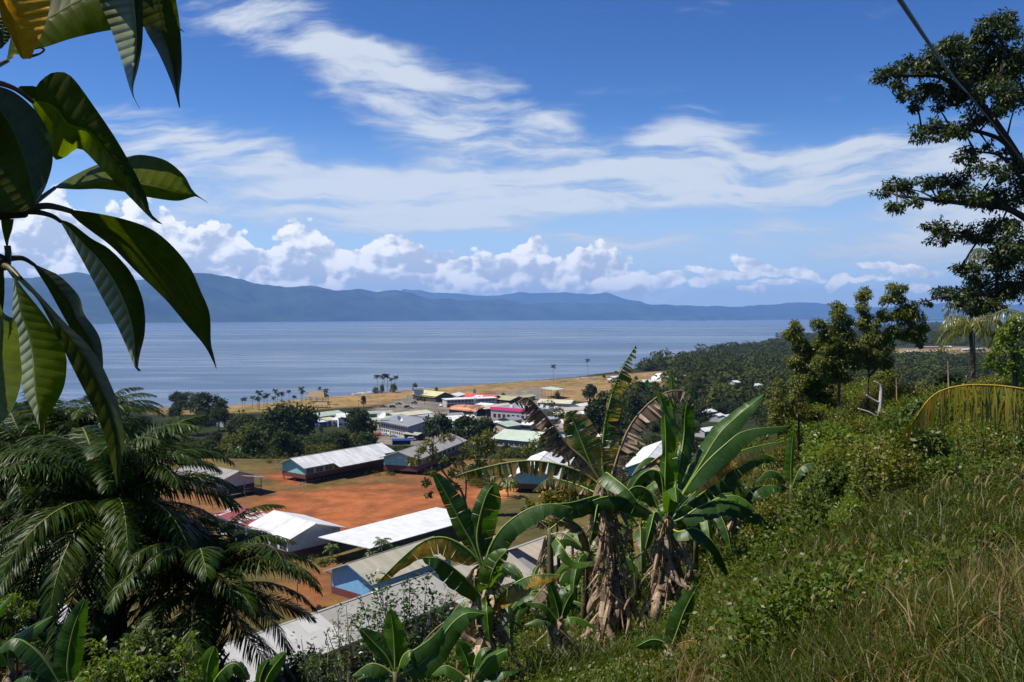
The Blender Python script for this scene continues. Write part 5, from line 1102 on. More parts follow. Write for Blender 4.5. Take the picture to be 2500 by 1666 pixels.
banana('tallest green banana plant with an upright leaf, right of centre', (1628, 1565), (1628, 1262), 16, [
    ([(1626, 1262), (1624, 1180), (1626, 1100), (1622, 1010), (1606, 955)], .30, B_lt, .15, dict(nrm=(.2, -1, .1), hang=(15, 40), curl=30, asym=(1.15, .35), wavy=.2)),
    ([(1628, 1250), (1636, 1090, .5), (1641, 960, .5), (1636, 902, .5)], .10, B_lt, .0, dict(nrm=FACE, hang=(30, 30))),
    ([(1640, 1230), (1668, 1080, .8), (1674, 1000, .8), (1690, 945, .8)], .24, B_gr, .2, dict(nrm=FACE, hang=(10, 10), asym=(1, .3))),
    ([(1645, 1240), (1700, 1150), (1752, 1065), (1796, 1020), (1866, 962)], .29, B_gr, .08, dict(nrm=(-.5, -.8, .6), hang=(14, 14))),
    ([(1650, 1235), (1705, 1150, -.3), (1772, 1084, -.3), (1823, 1051, -.3), (1925, 1040, -.3)], .30, B_gr, .10, dict(nrm=(0, -.3, 1), hang=(40, 60))),
    ([(1655, 1240), (1740, 1150, .6), (1800, 1105, .6), (1870, 1085, .6), (1915, 1078, .6)], .26, B_wn, .3, dict(nrm=(0, -.3, 1), hang=(40, 60))),
    ([(1650, 1250), (1720, 1200, .8), (1800, 1130, .8), (1860, 1110, .8), (1900, 1122, .8)], .27, B_gr, .2, dict(nrm=(0, -.3, 1), hang=(45, 60))),
    ([(1640, 1275), (1670, 1262), (1706, 1238), (1755, 1222), (1813, 1235), (1864, 1265), (1905, 1305)], .33, B_gr, .06, dict(nrm=(0, -.2, 1), hang=(38, 62), pet=.12)),
    ([(1638, 1290), (1660, 1298, -.4), (1694, 1289, -.5), (1734, 1315, -.6), (1763, 1361, -.6), (1783, 1415, -.6)], .25, B_gr, .1, dict(nrm=(0, -.2, 1), hang=(35, 62), rib=mat('yellow_midrib', (.35, .38, .08), .4, .1))),
    ([(1618, 1270), (1592, 1206), (1556, 1187), (1523, 1208), (1490, 1258)], .28, B_gr, .05, dict(nrm=(0, -.2, 1), hang=(45, 68))),
    ([(1612, 1272), (1575, 1238), (1520, 1214), (1473, 1214), (1422, 1235), (1355, 1280)], .30, B_gr, .1, dict(nrm=(0, -.2, 1), hang=(40, 66))),
    ([(1622, 1250), (1615, 1165), (1592, 1147), (1563, 1162), (1540, 1195)], .26, B_gr, .05, dict(nrm=(0, -.5, 1), hang=(30, 55))),
    ([(1640, 1270), (1660, 1240, 1), (1700, 1200, 1.2), (1740, 1190, 1.5), (1775, 1215, 1.8)], .25, B_gr, .1, dict(hang=(40, 60))),
    ([(1620, 1275), (1600, 1250, -.6), (1588, 1290, -1), (1575, 1340, -1.2)], .2, B_gr, .3, dict(hang=(40, 60))),
    ([(1628, 1270), (1640, 1205, -.4), (1648, 1190, -1.0), (1652, 1225, -1.5)], .22, B_lt, .0, dict(hang=(20, 40))),
    ], r0=.15, skirt=105, skl=(.4, 1.2), stemm=M_stemg)
banana('tattered banana plant with the tallest torn leaf and thick brown dead skirt', (1500, 1550), (1480, 1185), 16.5, [
    ([(1480, 1195), (1471, 1130), (1474, 1060), (1488, 985), (1512, 915), (1552, 843)], .46, B_wn, .72, dict(nrm=(.3, -1, .2), hang=(12, 10), asym=(1, .12), wavy=.14)),
    ([(1478, 1195), (1446, 1140), (1419, 1075), (1400, 1030), (1384, 1005)], .40, B_wn, .6, dict(nrm=(-.3, -1, .2), hang=(15, 25), wavy=.15)),
    ([(1478, 1190), (1430, 1125), (1388, 1088), (1354, 1041), (1313, 993), (1286, 970), (1258, 985)], .42, B_ddk, .8, dict(hang=(70, 76), wavy=.2, rib=M_ribd)),
    ([(1485, 1190), (1496, 1150), (1515, 1090), (1541, 1034), (1585, 983), (1633, 955), (1674, 957), (1700, 985)], .40, B_dry, .8, dict(hang=(76, 80), wavy=.2, rib=M_ribd)),
    ([(1478, 1200), (1442, 1165), (1388, 1140), (1313, 1125), (1235, 1130), (1150, 1150), (1112, 1163)], .36, B_wn, .8, dict(hang=(70, 78), wavy=.12, nrm=(0, -.1, 1), rib=mat('pale_midrib', (.33, .34, .10), .5, .1))),
    ([(1485, 1200), (1478, 1155, -.3), (1500, 1168, -.6), (1535, 1197, -.9), (1560, 1230, -1)], .28, B_gr, .15, dict(hang=(30, 50))),
    ([(1475, 1205), (1440, 1215, -.5), (1390, 1228, -1), (1330, 1232, -1.2), (1270, 1245, -1.4)], .28, B_gr, .25, dict(hang=(40, 60))),
    ([(1480, 1205), (1460, 1230, -.5), (1450, 1280, -.8), (1440, 1330, -.9)], .2, B_gr, .6, dict(hang=(50, 65))),
    ([(1490, 1200), (1660, 1080, .5), (1690, 1075, .5), (1705, 1120, .5), (1700, 1180, .5)], .22, B_ddk, .95, dict(hang=(72, 78), rib=M_ribd)),
    ([(1470, 1210), (1400, 1180, .6), (1340, 1170, .8), (1300, 1200, 1)], .24, B_wn, .7, dict(hang=(60, 70))),
    ], r0=.16, skirt=125, skl=(.4, 1.3))
banana('banana plant left of centre with broad arching leaf over the white roof', (1192, 1672), (1180, 1385), 13, [
    ([(1178, 1385), (1154, 1328), (1128, 1282), (1095, 1216), (1056, 1150)], .25, B_gr, .25, dict(nrm=(-.3, -1, .4), hang=(15, 35))),
    ([(1182, 1385), (1165, 1320), (1172, 1260), (1190, 1205), (1210, 1178)], .33, B_gr, .2, dict(nrm=(.2, -1, .2), hang=(20, 25), asym=(1.15, .5), wavy=.15)),
    ([(1184, 1390), (1192, 1345), (1218, 1298), (1253, 1265), (1299, 1239), (1350, 1230), (1396, 1240)], .29, B_gr, .1, dict(nrm=(0, -.2, 1), hang=(40, 64))),
    ([(1178, 1395), (1168, 1368), (1141, 1340), (1105, 1318), (1069, 1311), (1029, 1324), (980, 1364), (920, 1424)], .31, B_edge, .2, dict(nrm=(0, -.2, 1), hang=(42, 66))),
    ([(1180, 1470), (1154, 1430, -.3), (1111, 1390, -.5), (1072, 1364, -.6), (1030, 1361, -.6)], .26, B_gr, .15, dict(nrm=(0, -.5, 1), hang=(30, 50))),
    ([(1186, 1480), (1196, 1420, -.4), (1212, 1374, -.5), (1240, 1342, -.5)], .22, B_lt, .25, dict(nrm=(.3, -1, .4), hang=(25, 25))),
    ([(1190, 1490), (1213, 1465, -.2), (1245, 1432, -.3), (1285, 1410, -.3), (1325, 1402, -.3), (1368, 1404, -.3)], .26, B_edge, .15, dict(nrm=(0, -.2, 1), hang=(40, 62))),
    ([(1186, 1460), (1188, 1480, -.8), (1192, 1530, -.9), (1196, 1570, -.9)], .10, B_lt, .0, dict(nrm=FACE, hang=(20, 20))),
    ([(1190, 1495), (1150, 1500, -.5), (1100, 1510, -.8), (1050, 1548, -1), (1010, 1600, -1.1)], .2, B_dry, .8, dict(hang=(62, 68), rib=M_ribd)),
    ([(1182, 1400), (1200, 1410, .5), (1222, 1385, 1), (1250, 1400, 1.4)], .2, B_gr, .1, dict(hang=(40, 50))),
    ], r0=.12, skirt=55, skl=(.3, .8))
banana('dark leaved young banana plant at the bottom edge, left of centre', (985, 1700), (965, 1640), 11, [
    ([(965, 1640), (964, 1600), (960, 1540), (952, 1488)], .17, B_lt, .1, dict(nrm=FACE, hang=(14, 14))),
    ([(963, 1640), (945, 1605), (915, 1572), (878, 1535)], .17, B_gr, .3, dict(nrm=(-.3, -1, .4), hang=(15, 25))),
    ([(960, 1645), (930, 1625), (900, 1622), (860, 1650)], .18, B_gr, .15, dict(hang=(35, 50))),
    ([(968, 1640), (990, 1600), (1015, 1585), (1050, 1560), (1080, 1530)], .17, B_gr, .1, dict(nrm=(0, -.6, 1), hang=(30, 40))),
    ([(975, 1645), (1010, 1630), (1050, 1600), (1098, 1529), (1140, 1497), (1184, 1500)], .21, B_gr, .02, dict(nrm=(-.2, -.8, .6), hang=(12, 30))),
    ([(970, 1645), (985, 1600), (1010, 1590), (1022, 1640)], .16, B_lt, .1, dict(hang=(30, 50))),
    ([(958, 1650), (930, 1650), (880, 1660), (840, 1690)], .2, B_gr, .05, dict(hang=(30, 50)))], r0=.07, skirt=4, skl=(.3, .5))
banana('small bright banana plant at the bottom edge beside the left banana stem', (1150, 1710), (1150, 1660), 10.5, [
    ([(1150, 1660), (1142, 1620), (1130, 1590), (1118, 1565)], .13, B_lt, .05, dict(nrm=FACE, hang=(14, 14))),
    ([(1155, 1665), (1175, 1640), (1205, 1605), (1240, 1585)], .15, B_lt, .1, dict(nrm=(0, -.7, .8), hang=(20, 30))),
    ([(1155, 1668), (1190, 1650), (1230, 1635), (1265, 1640)], .14, B_gr, .15, dict(hang=(30, 45))),
    ([(1148, 1665), (1120, 1640), (1085, 1625), (1055, 1648)], .15, B_lt, .1, dict(hang=(30, 45))),
    ([(1152, 1662), (1160, 1610), (1175, 1585), (1200, 1580)], .12, B_gr, .05, dict(hang=(30, 45)))], r0=.05)
banana('slim banana plant between the left and the tattered banana, thin brown stem', (1368, 1640), (1366, 1520), 14.5, [
    ([(1366, 1522), (1362, 1490), (1352, 1455), (1340, 1420)], .12, B_gr, .1, dict(nrm=FACE, hang=(14, 14))),
    ([(1368, 1522), (1376, 1490), (1388, 1462), (1400, 1445)], .13, B_gr, .1, dict(nrm=FACE, hang=(14, 14))),
    ([(1366, 1525), (1345, 1510), (1315, 1512), (1280, 1525)], .14, B_gr, .1, dict(hang=(30, 45))),
    ([(1370, 1525), (1390, 1508), (1420, 1512), (1462, 1535)], .15, B_lt, .1, dict(hang=(30, 50))),
    ([(1366, 1522), (1350, 1500), (1325, 1475), (1285, 1472)], .13, B_gr, .1, dict(hang=(30, 50)))], r0=.06, skirt=9, skl=(.3, .6))
banana('banana plant with withered stem standing before the tan roof end', (1350, 1470), (1342, 1290), 15.5, [
    ([(1342, 1292), (1380, 1268), (1420, 1290), (1440, 1340), (1425, 1380)], .2, B_wn, .5, dict(hang=(45, 60))),
    ([(1342, 1295), (1310, 1270), (1280, 1275), (1255, 1300)], .2, B_dry, .9, dict(hang=(72, 76), rib=M_ribd)),
    ([(1344, 1300), (1370, 1330, -.5), (1400, 1370, -.6), (1450, 1372, -.6)], .18, B_lt, .2, dict(hang=(40, 55)))], r0=.09, skirt=14, skl=(.4, .9))
banana('small front banana plant with one bright yellow leaf lying to the right', (1637, 1640), (1636, 1592), 11.2, [
    ([(1635, 1592), (1652, 1545), (1672, 1490), (1702, 1432)], .17, B_gr, .02, dict(nrm=(.3, -1, .3), hang=(12, 20))),
    ([(1636, 1594), (1662, 1570), (1700, 1566), (1745, 1576), (1808, 1604)], .135, B_yel, .03, dict(nrm=(0, -.7, .8), hang=(20, 45), rib=M_ribd)),
    ([(1634, 1592), (1620, 1568), (1590, 1562), (1552, 1580)], .16, B_gr, .1, dict(nrm=(0, -.5, 1), hang=(30, 50)))], r0=.07, skirt=26, skl=(.25, .6))
banana('young banana plant with a tall spear leaf at the right of the big clump', (1932, 1230), (1932, 1185), 27, [
    ([(1932, 1187), (1931, 1150), (1933, 1100), (1938, 1050)], .22, B_lt, .1, dict(nrm=FACE, hang=(14, 14), asym=(.5, 1))),
    ([(1934, 1187), (1955, 1142), (1990, 1130), (2026, 1134)], .28, B_gr, .1, dict(hang=(35, 55))),
    ([(1934, 1190), (1965, 1155), (2000, 1160), (2022, 1180)], .26, B_gr, .1, dict(hang=(35, 55))),
    ([(1930, 1190), (1900, 1155), (1870, 1152), (1845, 1180)], .26, B_gr, .2, dict(hang=(35, 55))),
    ([(1930, 1195), (1905, 1185), (1880, 1190), (1850, 1215)], .28, B_gr, .1, dict(hang=(35, 55))),
    ([(1935, 1195), (1950, 1200), (1965, 1210), (1945, 1235)], .2, B_lt, .1, dict(hang=(30, 40)))], r0=.12, skirt=10, skl=(.5, .9))
banana('banana plant behind the big clump with one yellow striped leaf', (1790, 1350), (1790, 1265), 24, [
    ([(1790, 1268), (1800, 1240), (1820, 1226), (1858, 1218), (1902, 1222)], .26, B_yel, .3, dict(nrm=(0, -.4, 1), hang=(35, 62), rib=M_ribd)),
    ([(1792, 1270), (1830, 1200), (1880, 1185), (1910, 1192)], .3, B_gr, .2, dict(hang=(40, 60))),
    ([(1788, 1270), (1770, 1210), (1790, 1150), (1830, 1130)], .3, B_gr, .2, dict(hang=(40, 60))),
    ([(1786, 1272), (1750, 1220), (1720, 1215), (1690, 1240)], .28, B_gr, .2, dict(hang=(40, 60))),
    ([(1792, 1280), (1820, 1290), (1850, 1310), (1875, 1350)], .25, B_lt, .2, dict(hang=(30, 40))),
    ([(1795, 1285), (1830, 1270), (1860, 1290), (1890, 1300)], .25, B_gr, .2, dict(hang=(30, 40)))], r0=.14, skirt=24, skl=(.6, 1.2))
def rand_banana(label, px, d, h, nl, L, W, seed, m=None, skirt=4, group='small banana plants on the hillside', dpy=None):
    r = random.Random(seed); x = (px-CX)/F*d; z = hz_(x, d); b = Vector((x, d, z)); t = thing('banana_plant', label, 'banana plant', tuple(b), 0, group); inv = Matrix.Translation(b).inverted()
    s = MB(); limb(s, [b-Vector((0, 0, .2)), b+Vector((0, 0, h*.5)), b+Vector((.03, 0, h))], .05+.035*h, .03+.015*h, 8); o = s.build('pseudostem', M_stem, t, smooth=True); o.matrix_parent_inverse = inv
    tp = b+Vector((.03, 0, h*.93))
    for i in range(nl):
        a = i*2.4+r.random()*.5; up = r.uniform(.25, 1.1); ou = Vector((math.cos(a), math.sin(a), 0)); l = L*r.uniform(.8, 1.15)
        pts = [tp, tp+ou*l*.22+Vector((0, 0, l*.35*up)), tp+ou*l*.55+Vector((0, 0, l*(.55*up-.05))), tp+ou*l*.85+Vector((0, 0, l*(.45*up-.25))), tp+ou*l*1.0+Vector((0, 0, l*(.25*up-.5)))]
        blade('leaf', pts, W, m or r.choice((B_gr, B_lt, B_gr, B_wn)), t, torn=r.choice((.05, .2, .4)), hang=(25, 35), seed=seed*10+i)
    for i in range(skirt):
        a = r.random()*6.28; ou = Vector((math.cos(a), math.sin(a), 0)); l = h*.6
        blade('dead_leaf', [tp, tp+ou*.15, tp+ou*.22-Vector((0, 0, l*.5)), tp+ou*.25-Vector((0, 0, l))], W*.45, B_dry, t, torn=.8, hang=(60, 60), rib=M_ribd, seed=seed*10+50+i)
    return t
for i, (px, d, h, nl, L, W, lab) in enumerate([(2085, 44, 1.2, 8, 2.2, .3, 'banana plant on the slope above the bare clay patch'), (2118, 32, .5, 8, 1.5, .2, 'low banana sucker beside the bare clay patch'), (2335, 27, .8, 7, 1.3, .2, 'banana plant under the hanging yellow coconut frond'), (2380, 22, .7, 6, 1.3, .2, 'banana plant right of the frond tips'), (2375, 50, 1.6, 8, 2.0, .26, 'tall banana plant below the yellow coconut palm'), (2430, 46, 1.4, 8, 1.8, .26, 'banana plant with big leaf near the dense green creeper'),
        (1560, 20, 2.2, 8, 1.7, .22, 'middle height banana plant filling the gap in the big clump'), (1700, 20.5, 1.9, 8, 1.7, .22, 'banana plant tucked right behind the green clump stem'), (1430, 20, 2.0, 8, 1.6, .2, 'banana plant left behind the tattered one'), (1655, 24, 2.6, 9, 1.9, .25, 'shaded banana plant at the back of the big clump'), (1225, 17, 1.0, 7, 1.2, .17, 'low banana plant right of the left stem'),
        (1350, 22, .8, 6, 1.5, .22, 'small banana plant beneath the tattered one'), (1290, 28, 1.5, 6, 1.8, .26, 'banana plant at the terrace edge between roofs'), (1450, 24, 1.0, 6, 1.6, .24, 'low banana plant in shade between the two tall ones'), (1700, 27, 1.2, 7, 2.0, .28, 'banana plant hidden behind the right big leaf'), (1240, 190, 3.0, 9, 3.4, .5, 'far banana plant beyond the yard, left one'), (1200, 200, 3.0, 9, 3.4, .5, 'far banana plant beyond the yard, middle one'), (1165, 210, 3.2, 9, 3.6, .5, 'far banana plant beyond the yard, behind the bare tree'),
        (1265, 205, 3.0, 9, 3.4, .5, 'far banana plant beside the teal block roof'), (595, 262, 4, 9, 4.6, .7, 'large banana plant behind the grey school roof'), (1860, 45, 1.6, 8, 2.2, .3, 'banana plant among shrubs right of the clump'), (1985, 60, 1.6, 8, 2.2, .3, 'banana plant under the slender leaved trees')]):
    rand_banana(lab, px, d, h, nl, L, W, i+3)
# bottom left corner
banana('banana plant with dark upright leaf at the bottom left under the oil palm', (180, 1720), (170, 1680), 9, [
    ([(170, 1680), (165, 1620), (178, 1540), (208, 1462)], .16, B_gr, .0, dict(nrm=(.4, -1, .2), hang=(14, 14))),
    ([(168, 1685), (195, 1650), (220, 1640), (250, 1660)], .14, B_lt, .1, dict(hang=(20, 30))),
    ([(160, 1685), (100, 1600), (40, 1560), (-10, 1590)], .16, B_gr, .1, dict(hang=(20, 40))),
    ([(160, 1685), (110, 1650), (70, 1640), (30, 1670)], .15, B_gr, .2, dict(hang=(20, 40)))], r0=.08, skirt=3)
banana('banana plant at the far left bottom with a withered brown leaf', (20, 1700), (30, 1640), 9.5, [
    ([(30, 1645), (20, 1590), (60, 1550), (128, 1505)], .15, B_gr, .05, dict(nrm=(0, -.8, .6), hang=(14, 25))),
    ([(30, 1645), (40, 1580), (62, 1560), (72, 1610), (80, 1665)], .16, B_dry, .8, dict(hang=(60, 60), rib=M_ribd)),
    ([(30, 1645), (0, 1580), (-20, 1510), (30, 1450)], .14, B_gr, .1, dict(hang=(20, 30)))], r0=.07, skirt=3)
banana('pair of upright banana leaves at the bottom edge over the corrugated roof', (500, 1730), (505, 1690), 8.5, [
    ([(505, 1690), (505, 1650), (512, 1610), (525, 1578)], .11, B_lt, .02, dict(nrm=(.2, -1, .2), hang=(10, 10))),
    ([(507, 1690), (540, 1640), (575, 1620), (610, 1660)], .13, B_gr, .05, dict(nrm=(0, -.6, 1), hang=(20, 30))),
    ([(503, 1690), (480, 1650), (455, 1640), (430, 1665)], .12, B_lt, .05, dict(hang=(20, 40)))], r0=.05)
banana('banana sucker with slanting leaf at the bottom edge left of the dark wall', (640, 1730), (640, 1690), 8.5, [
    ([(640, 1690), (655, 1650), (675, 1620), (698, 1592)], .09, B_lt, .02, dict(nrm=(.2, -1, .3), hang=(14, 14))),
    ([(640, 1692), (635, 1660), (645, 1630), (655, 1612)], .07, B_gr, .02, dict(nrm=FACE, hang=(14, 14)))], r0=.04)
# ================================================================ OVERHANGING BRANCH (nearest, upper left)
def bigleafmat(name, c1, c2, vein, tr=.25, rough=.42, trc=(1.5, 1.75, .25), spots=None, pillow=.35):
    m, t, b = newmat(name); g = t.nodes.new('ShaderNodeUVMap'); uu, vv_, _ = sep(E(t, g.outputs[0])); av = vv_.abs()
    ph = (uu*17.0 - av*.9)*1.0; fr_ = ph._m('FRACT'); ln = (fr_-.5).abs()                      # side veins sweep towards the tip
    vn = ln.ss(.0, .06, 1, 0)*av.ss(.0, .06)*av.ss(.9, 1.0, 1, 0); mid = av.ss(.015, .045, 1, 0); n = noise(vec(t, uu*6, vv_), 1.6, 6, .6)
    col = mixc(t, n.ss(.3, .7), c1, c2); col = mixc(t, vn*.55+mid*.8, col, vein)
    if spots: col = mixc(t, noise(vec(t, uu*9, vv_*1.5), 7 if c1[0] > .2 else 13, 4, .6).ss(.60 if c1[0] > .2 else .665, .70), col, spots)
    t.links.new(col.k, b.inputs['Base Color']); b.inputs['Roughness'].default_value = rough; b.inputs['Specular IOR Level'].default_value = .09
    pil = (fr_*3.14159)._m('SINE')
    bn = t.nodes.new('ShaderNodeBump'); bn.inputs['Strength'].default_value = .55; bn.inputs['Distance'].default_value = .0035; t.links.new((pil*av.ss(.0, .12)*pillow+n*.5+mid*-1.0).k, bn.inputs['Height']); t.links.new(bn.outputs[0], b.inputs['Normal'])
    tb_ = t.nodes.new('ShaderNodeBsdfTranslucent'); t.links.new(mixc(t, 1.0, col, trc, 'MULTIPLY').k, tb_.inputs[0]); mx = t.nodes.new('ShaderNodeMixShader'); mx.inputs[0].default_value = tr
    t.links.new(b.outputs[0], mx.inputs[1]); t.links.new(tb_.outputs[0], mx.inputs[2]); t.links.new(mx.outputs[0], t.nodes['Material Output'].inputs[0]); return m
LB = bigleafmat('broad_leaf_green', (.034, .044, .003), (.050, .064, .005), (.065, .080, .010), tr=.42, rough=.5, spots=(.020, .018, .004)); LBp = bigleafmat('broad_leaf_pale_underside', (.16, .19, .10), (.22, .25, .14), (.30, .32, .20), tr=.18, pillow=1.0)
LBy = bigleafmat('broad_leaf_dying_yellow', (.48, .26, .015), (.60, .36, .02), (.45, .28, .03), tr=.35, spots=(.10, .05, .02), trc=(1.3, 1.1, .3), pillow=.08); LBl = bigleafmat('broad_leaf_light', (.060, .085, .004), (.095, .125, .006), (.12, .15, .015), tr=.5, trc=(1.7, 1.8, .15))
LBs = bigleafmat('broad_leaf_sage', (.055, .075, .040), (.085, .11, .06), (.10, .13, .07), tr=.12)
br = thing('broadleaf_branch', 'overhanging branch with big drooping pointed leaves close to the viewer at upper left', 'tree branch', tuple(P(-60, 560, 1.35)))
binv = Matrix.Translation(br.location).inverted()
def resample(pts, n):
    p = np.array([[a, b] for a, b in curve2(pts)]); s = np.concatenate([[0], np.cumsum(np.hypot(*np.diff(p, axis=0).T))]); u = np.linspace(0, s[-1], n); return np.stack([np.interp(u, s, p[:, 0]), np.interp(u, s, p[:, 1])], 1)
def curve2(pts): return [(v.x, v.y) for v in curve([(a, b, 0) for a, b in pts], len(pts)*8)]
def pleaf(L_, R_, d, m, mid=.5, fold=.03, tilt=0.0, dd=(0, 0), arch=.0, second=None, name='leaf'):
    """leaf with traced edges; depth d + change along the leaf, across it (tilt) and a fold at the midrib"""
    n, K = 34, 10; a = resample(L_, n); b = resample(R_, n); vs_, uvs, fs, mi = [], [], [], []
    for i in range(n):
        u = i/(n-1)
        for k in range(K+1):
            v = k/K; v = v*mid/.5 if v < .5 else mid+(v-.5)*(1-mid)/.5
            x, y = a[i]*(1-v)+b[i]*v; vvn = (v-mid)/(mid if v < mid else (1-mid))
            dz = d+dd[0]*(1-u)+dd[1]*u+tilt*(v-.5)*math.sin(math.pi*min(1, u+.1))+fold*(abs(vvn)**1.3)*math.sin(math.pi*u)**.7+arch*math.sin(math.pi*u)+.0015*math.sin(u*60+k*.3)*abs(vvn)
            vs_.append(tuple(P(x, y, dz))); uvs.append((u*(.6 if 0 else 1.0), vvn))
    for i in range(n-1):
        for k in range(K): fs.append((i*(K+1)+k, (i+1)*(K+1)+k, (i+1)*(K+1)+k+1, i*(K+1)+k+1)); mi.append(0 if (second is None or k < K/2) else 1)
    me = bpy.data.meshes.new(name); me.from_pydata(vs_, [], fs); me.materials.append(m); me.materials.append(second or m); me.polygons.foreach_set('material_index', mi); me.polygons.foreach_set('use_smooth', [True]*len(fs))
    ul = me.uv_layers.new(name='UVMap'); li = np.empty(len(me.loops), np.int32); me.loops.foreach_get('vertex_index', li); ul.data.foreach_set('uv', np.array(uvs, np.float32)[li].ravel())
    o = link(name, me, br); o.matrix_parent_inverse = binv; return o
def stalk(pts, r0, r1, m=None, name='leaf_stalk'):
    s = MB(); q = curve([P(*p) for p in pts], 12); limb(s, q, r0, r1, 8); o = s.build(name, m or mat('leaf_stalk', (.07, .06, .02), .5, .2), br, smooth=True); o.matrix_parent_inverse = binv; return o
D0 = 1.3
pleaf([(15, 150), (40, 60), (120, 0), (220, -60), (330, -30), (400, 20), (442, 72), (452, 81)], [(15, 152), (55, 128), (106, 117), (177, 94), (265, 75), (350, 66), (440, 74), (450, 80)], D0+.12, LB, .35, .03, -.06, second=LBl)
pleaf([(-14, -60), (-4, -21), (2, 42), (27, 90), (50, 140), (64, 144)], [(130, -80), (124, -21), (122, 11), (115, 46), (103, 81), (85, 120), (76, 144)], D0-.02, LBy, .18, -.02, .03)
stalk([(76, 138, D0-.02), (95, 132, D0-.02), (108, 122, D0-.02), (98, 117, D0-.03), (86, 120, D0-.03)], .0022, .001, mat('curled_tip', (.12, .06, .03), .7))
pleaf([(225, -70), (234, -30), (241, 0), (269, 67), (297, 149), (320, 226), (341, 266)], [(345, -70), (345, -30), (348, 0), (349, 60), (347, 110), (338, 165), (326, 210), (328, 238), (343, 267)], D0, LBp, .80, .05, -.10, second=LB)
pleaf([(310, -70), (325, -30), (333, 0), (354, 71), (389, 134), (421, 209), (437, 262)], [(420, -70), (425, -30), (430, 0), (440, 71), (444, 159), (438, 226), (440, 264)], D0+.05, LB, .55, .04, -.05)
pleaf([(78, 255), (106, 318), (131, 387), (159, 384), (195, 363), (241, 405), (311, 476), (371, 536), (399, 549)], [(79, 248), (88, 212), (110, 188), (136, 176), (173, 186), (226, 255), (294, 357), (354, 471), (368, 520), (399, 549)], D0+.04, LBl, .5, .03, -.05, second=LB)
pleaf([(85, 505), (40, 520), (-10, 505), (-60, 420), (-80, 300), (-60, 205)], [(85, 499), (103, 474), (117, 442), (128, 400), (127, 365), (115, 318), (88, 272), (42, 230), (0, 212), (-60, 203)], D0-.06, LB, .62, .05, .05, second=LBs)  # upper half in sage grey: its lit edge put into the leaf colour
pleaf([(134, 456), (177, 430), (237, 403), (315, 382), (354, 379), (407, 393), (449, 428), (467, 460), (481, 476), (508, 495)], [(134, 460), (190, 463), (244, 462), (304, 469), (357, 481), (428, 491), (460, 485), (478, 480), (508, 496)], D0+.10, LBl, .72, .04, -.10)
stalk([(60, 512, D0), (92, 490, D0+.03), (134, 459, D0+.1)], .005, .003)
pleaf([(172, 512), (224, 519), (298, 534), (368, 559), (421, 601), (466, 657), (491, 713), (512, 766), (515, 836), (523, 871), (529, 901)], [(170, 520), (190, 540), (224, 566), (274, 604), (333, 664), (403, 731), (456, 794), (498, 843), (519, 881), (528, 902)], D0-.02, LB, .48, .025, .09, dd=(0, .06))
stalk([(55, 512, D0), (110, 503, D0-.01), (145, 508, D0-.02), (176, 517, D0-.02)], .0058, .004)
pleaf([(146, 540), (175, 590), (210, 653), (253, 734), (288, 801), (316, 864), (330, 899), (338, 907)], [(147, 537), (175, 546), (224, 583), (267, 608), (316, 660), (344, 717), (354, 766), (353, 818), (342, 864), (337, 900), (345, 906)], D0+.02, LBp, .50, .05, -.07, second=LB)
stalk([(55, 516, D0), (95, 519, D0+.01), (128, 528, D0+.02), (149, 542, D0+.02)], .005, .003)
pleaf([(82, 650), (116, 703), (151, 766), (180, 817), (215, 880), (250, 938)], [(84, 645), (118, 660), (151, 678), (193, 724), (205, 766), (228, 797), (245, 829), (251, 871), (252, 940)], D0+.06, LB, .45, .03, .06)
stalk([(18, 632, D0+.02), (55, 631, D0+.04), (85, 648, D0+.06)], .005, .003)
pleaf([(30, 668), (60, 700), (88, 727), (112, 766), (147, 836), (178, 900), (215, 973), (249, 1047), (269, 1120), (286, 1190)], [(30, 660), (60, 682), (116, 741), (154, 783), (210, 836), (242, 880), (262, 920), (290, 990), (303, 1071), (294, 1150), (287, 1190)], D0-.04, LB, .55, .03, .08, dd=(0, -.05))
stalk([(5, 648, D0), (25, 656, D0-.02), (50, 682, D0-.04)], .006, .004)
pleaf([(30, 672), (33, 716), (30, 766), (42, 818), (53, 941), (78, 1000), (98, 1050)], [(40, 672), (49, 695), (116, 780), (158, 857), (162, 906), (154, 951), (130, 997), (98, 1050)], D0+.10, LBp, .30, .04, -.12, second=LBl)
stalk([(5, 645, D0), (20, 655, D0+.05), (34, 675, D0+.1)], .005, .003)
pleaf([(-4, 745), (-30, 800), (-60, 900), (-40, 1000), (-8, 1045)], [(0, 742), (12, 768), (39, 787), (50, 870), (52, 930), (30, 1000), (-8, 1045)], D0+.02, LBp, .45, .03, .06)
pleaf([(-12, 600), (-20, 680), (-10, 740), (-2, 800)], [(-8, 600), (8, 650), (11, 720), (2, 800)], D0+.04, LB, .5, .01, .0)
pleaf([(2, 535), (5, 560), (12, 590), (18, 610)], [(34, 535), (30, 560), (22, 585), (19, 610)], D0+.02, LB, .5, .0, .0)
stalk([(18, 600, D0+.02), (20, 620, D0+.02), (18, 650, D0)], .005, .005)
pleaf([(-30, 40), (-10, 80), (0, 120)], [(20, 40), (27, 88), (3, 120)], D0+.16, LBs, .5, .0, .0)
pleaf([(44, 214), (60, 230), (78, 250)], [(50, 210), (90, 214), (84, 250)], D0+.12, LB, .5, .0, .0)
stalk([(-60, 195, D0-.03), (5, 205, D0-.02), (45, 222, D0), (80, 250, D0+.04)], .005, .003, mat('reddish_stalk', (.16, .07, .035), .5)); stalk([(-60, 190, D0), (0, 158, D0+.1), (20, 148, D0+.12)], .005, .003)
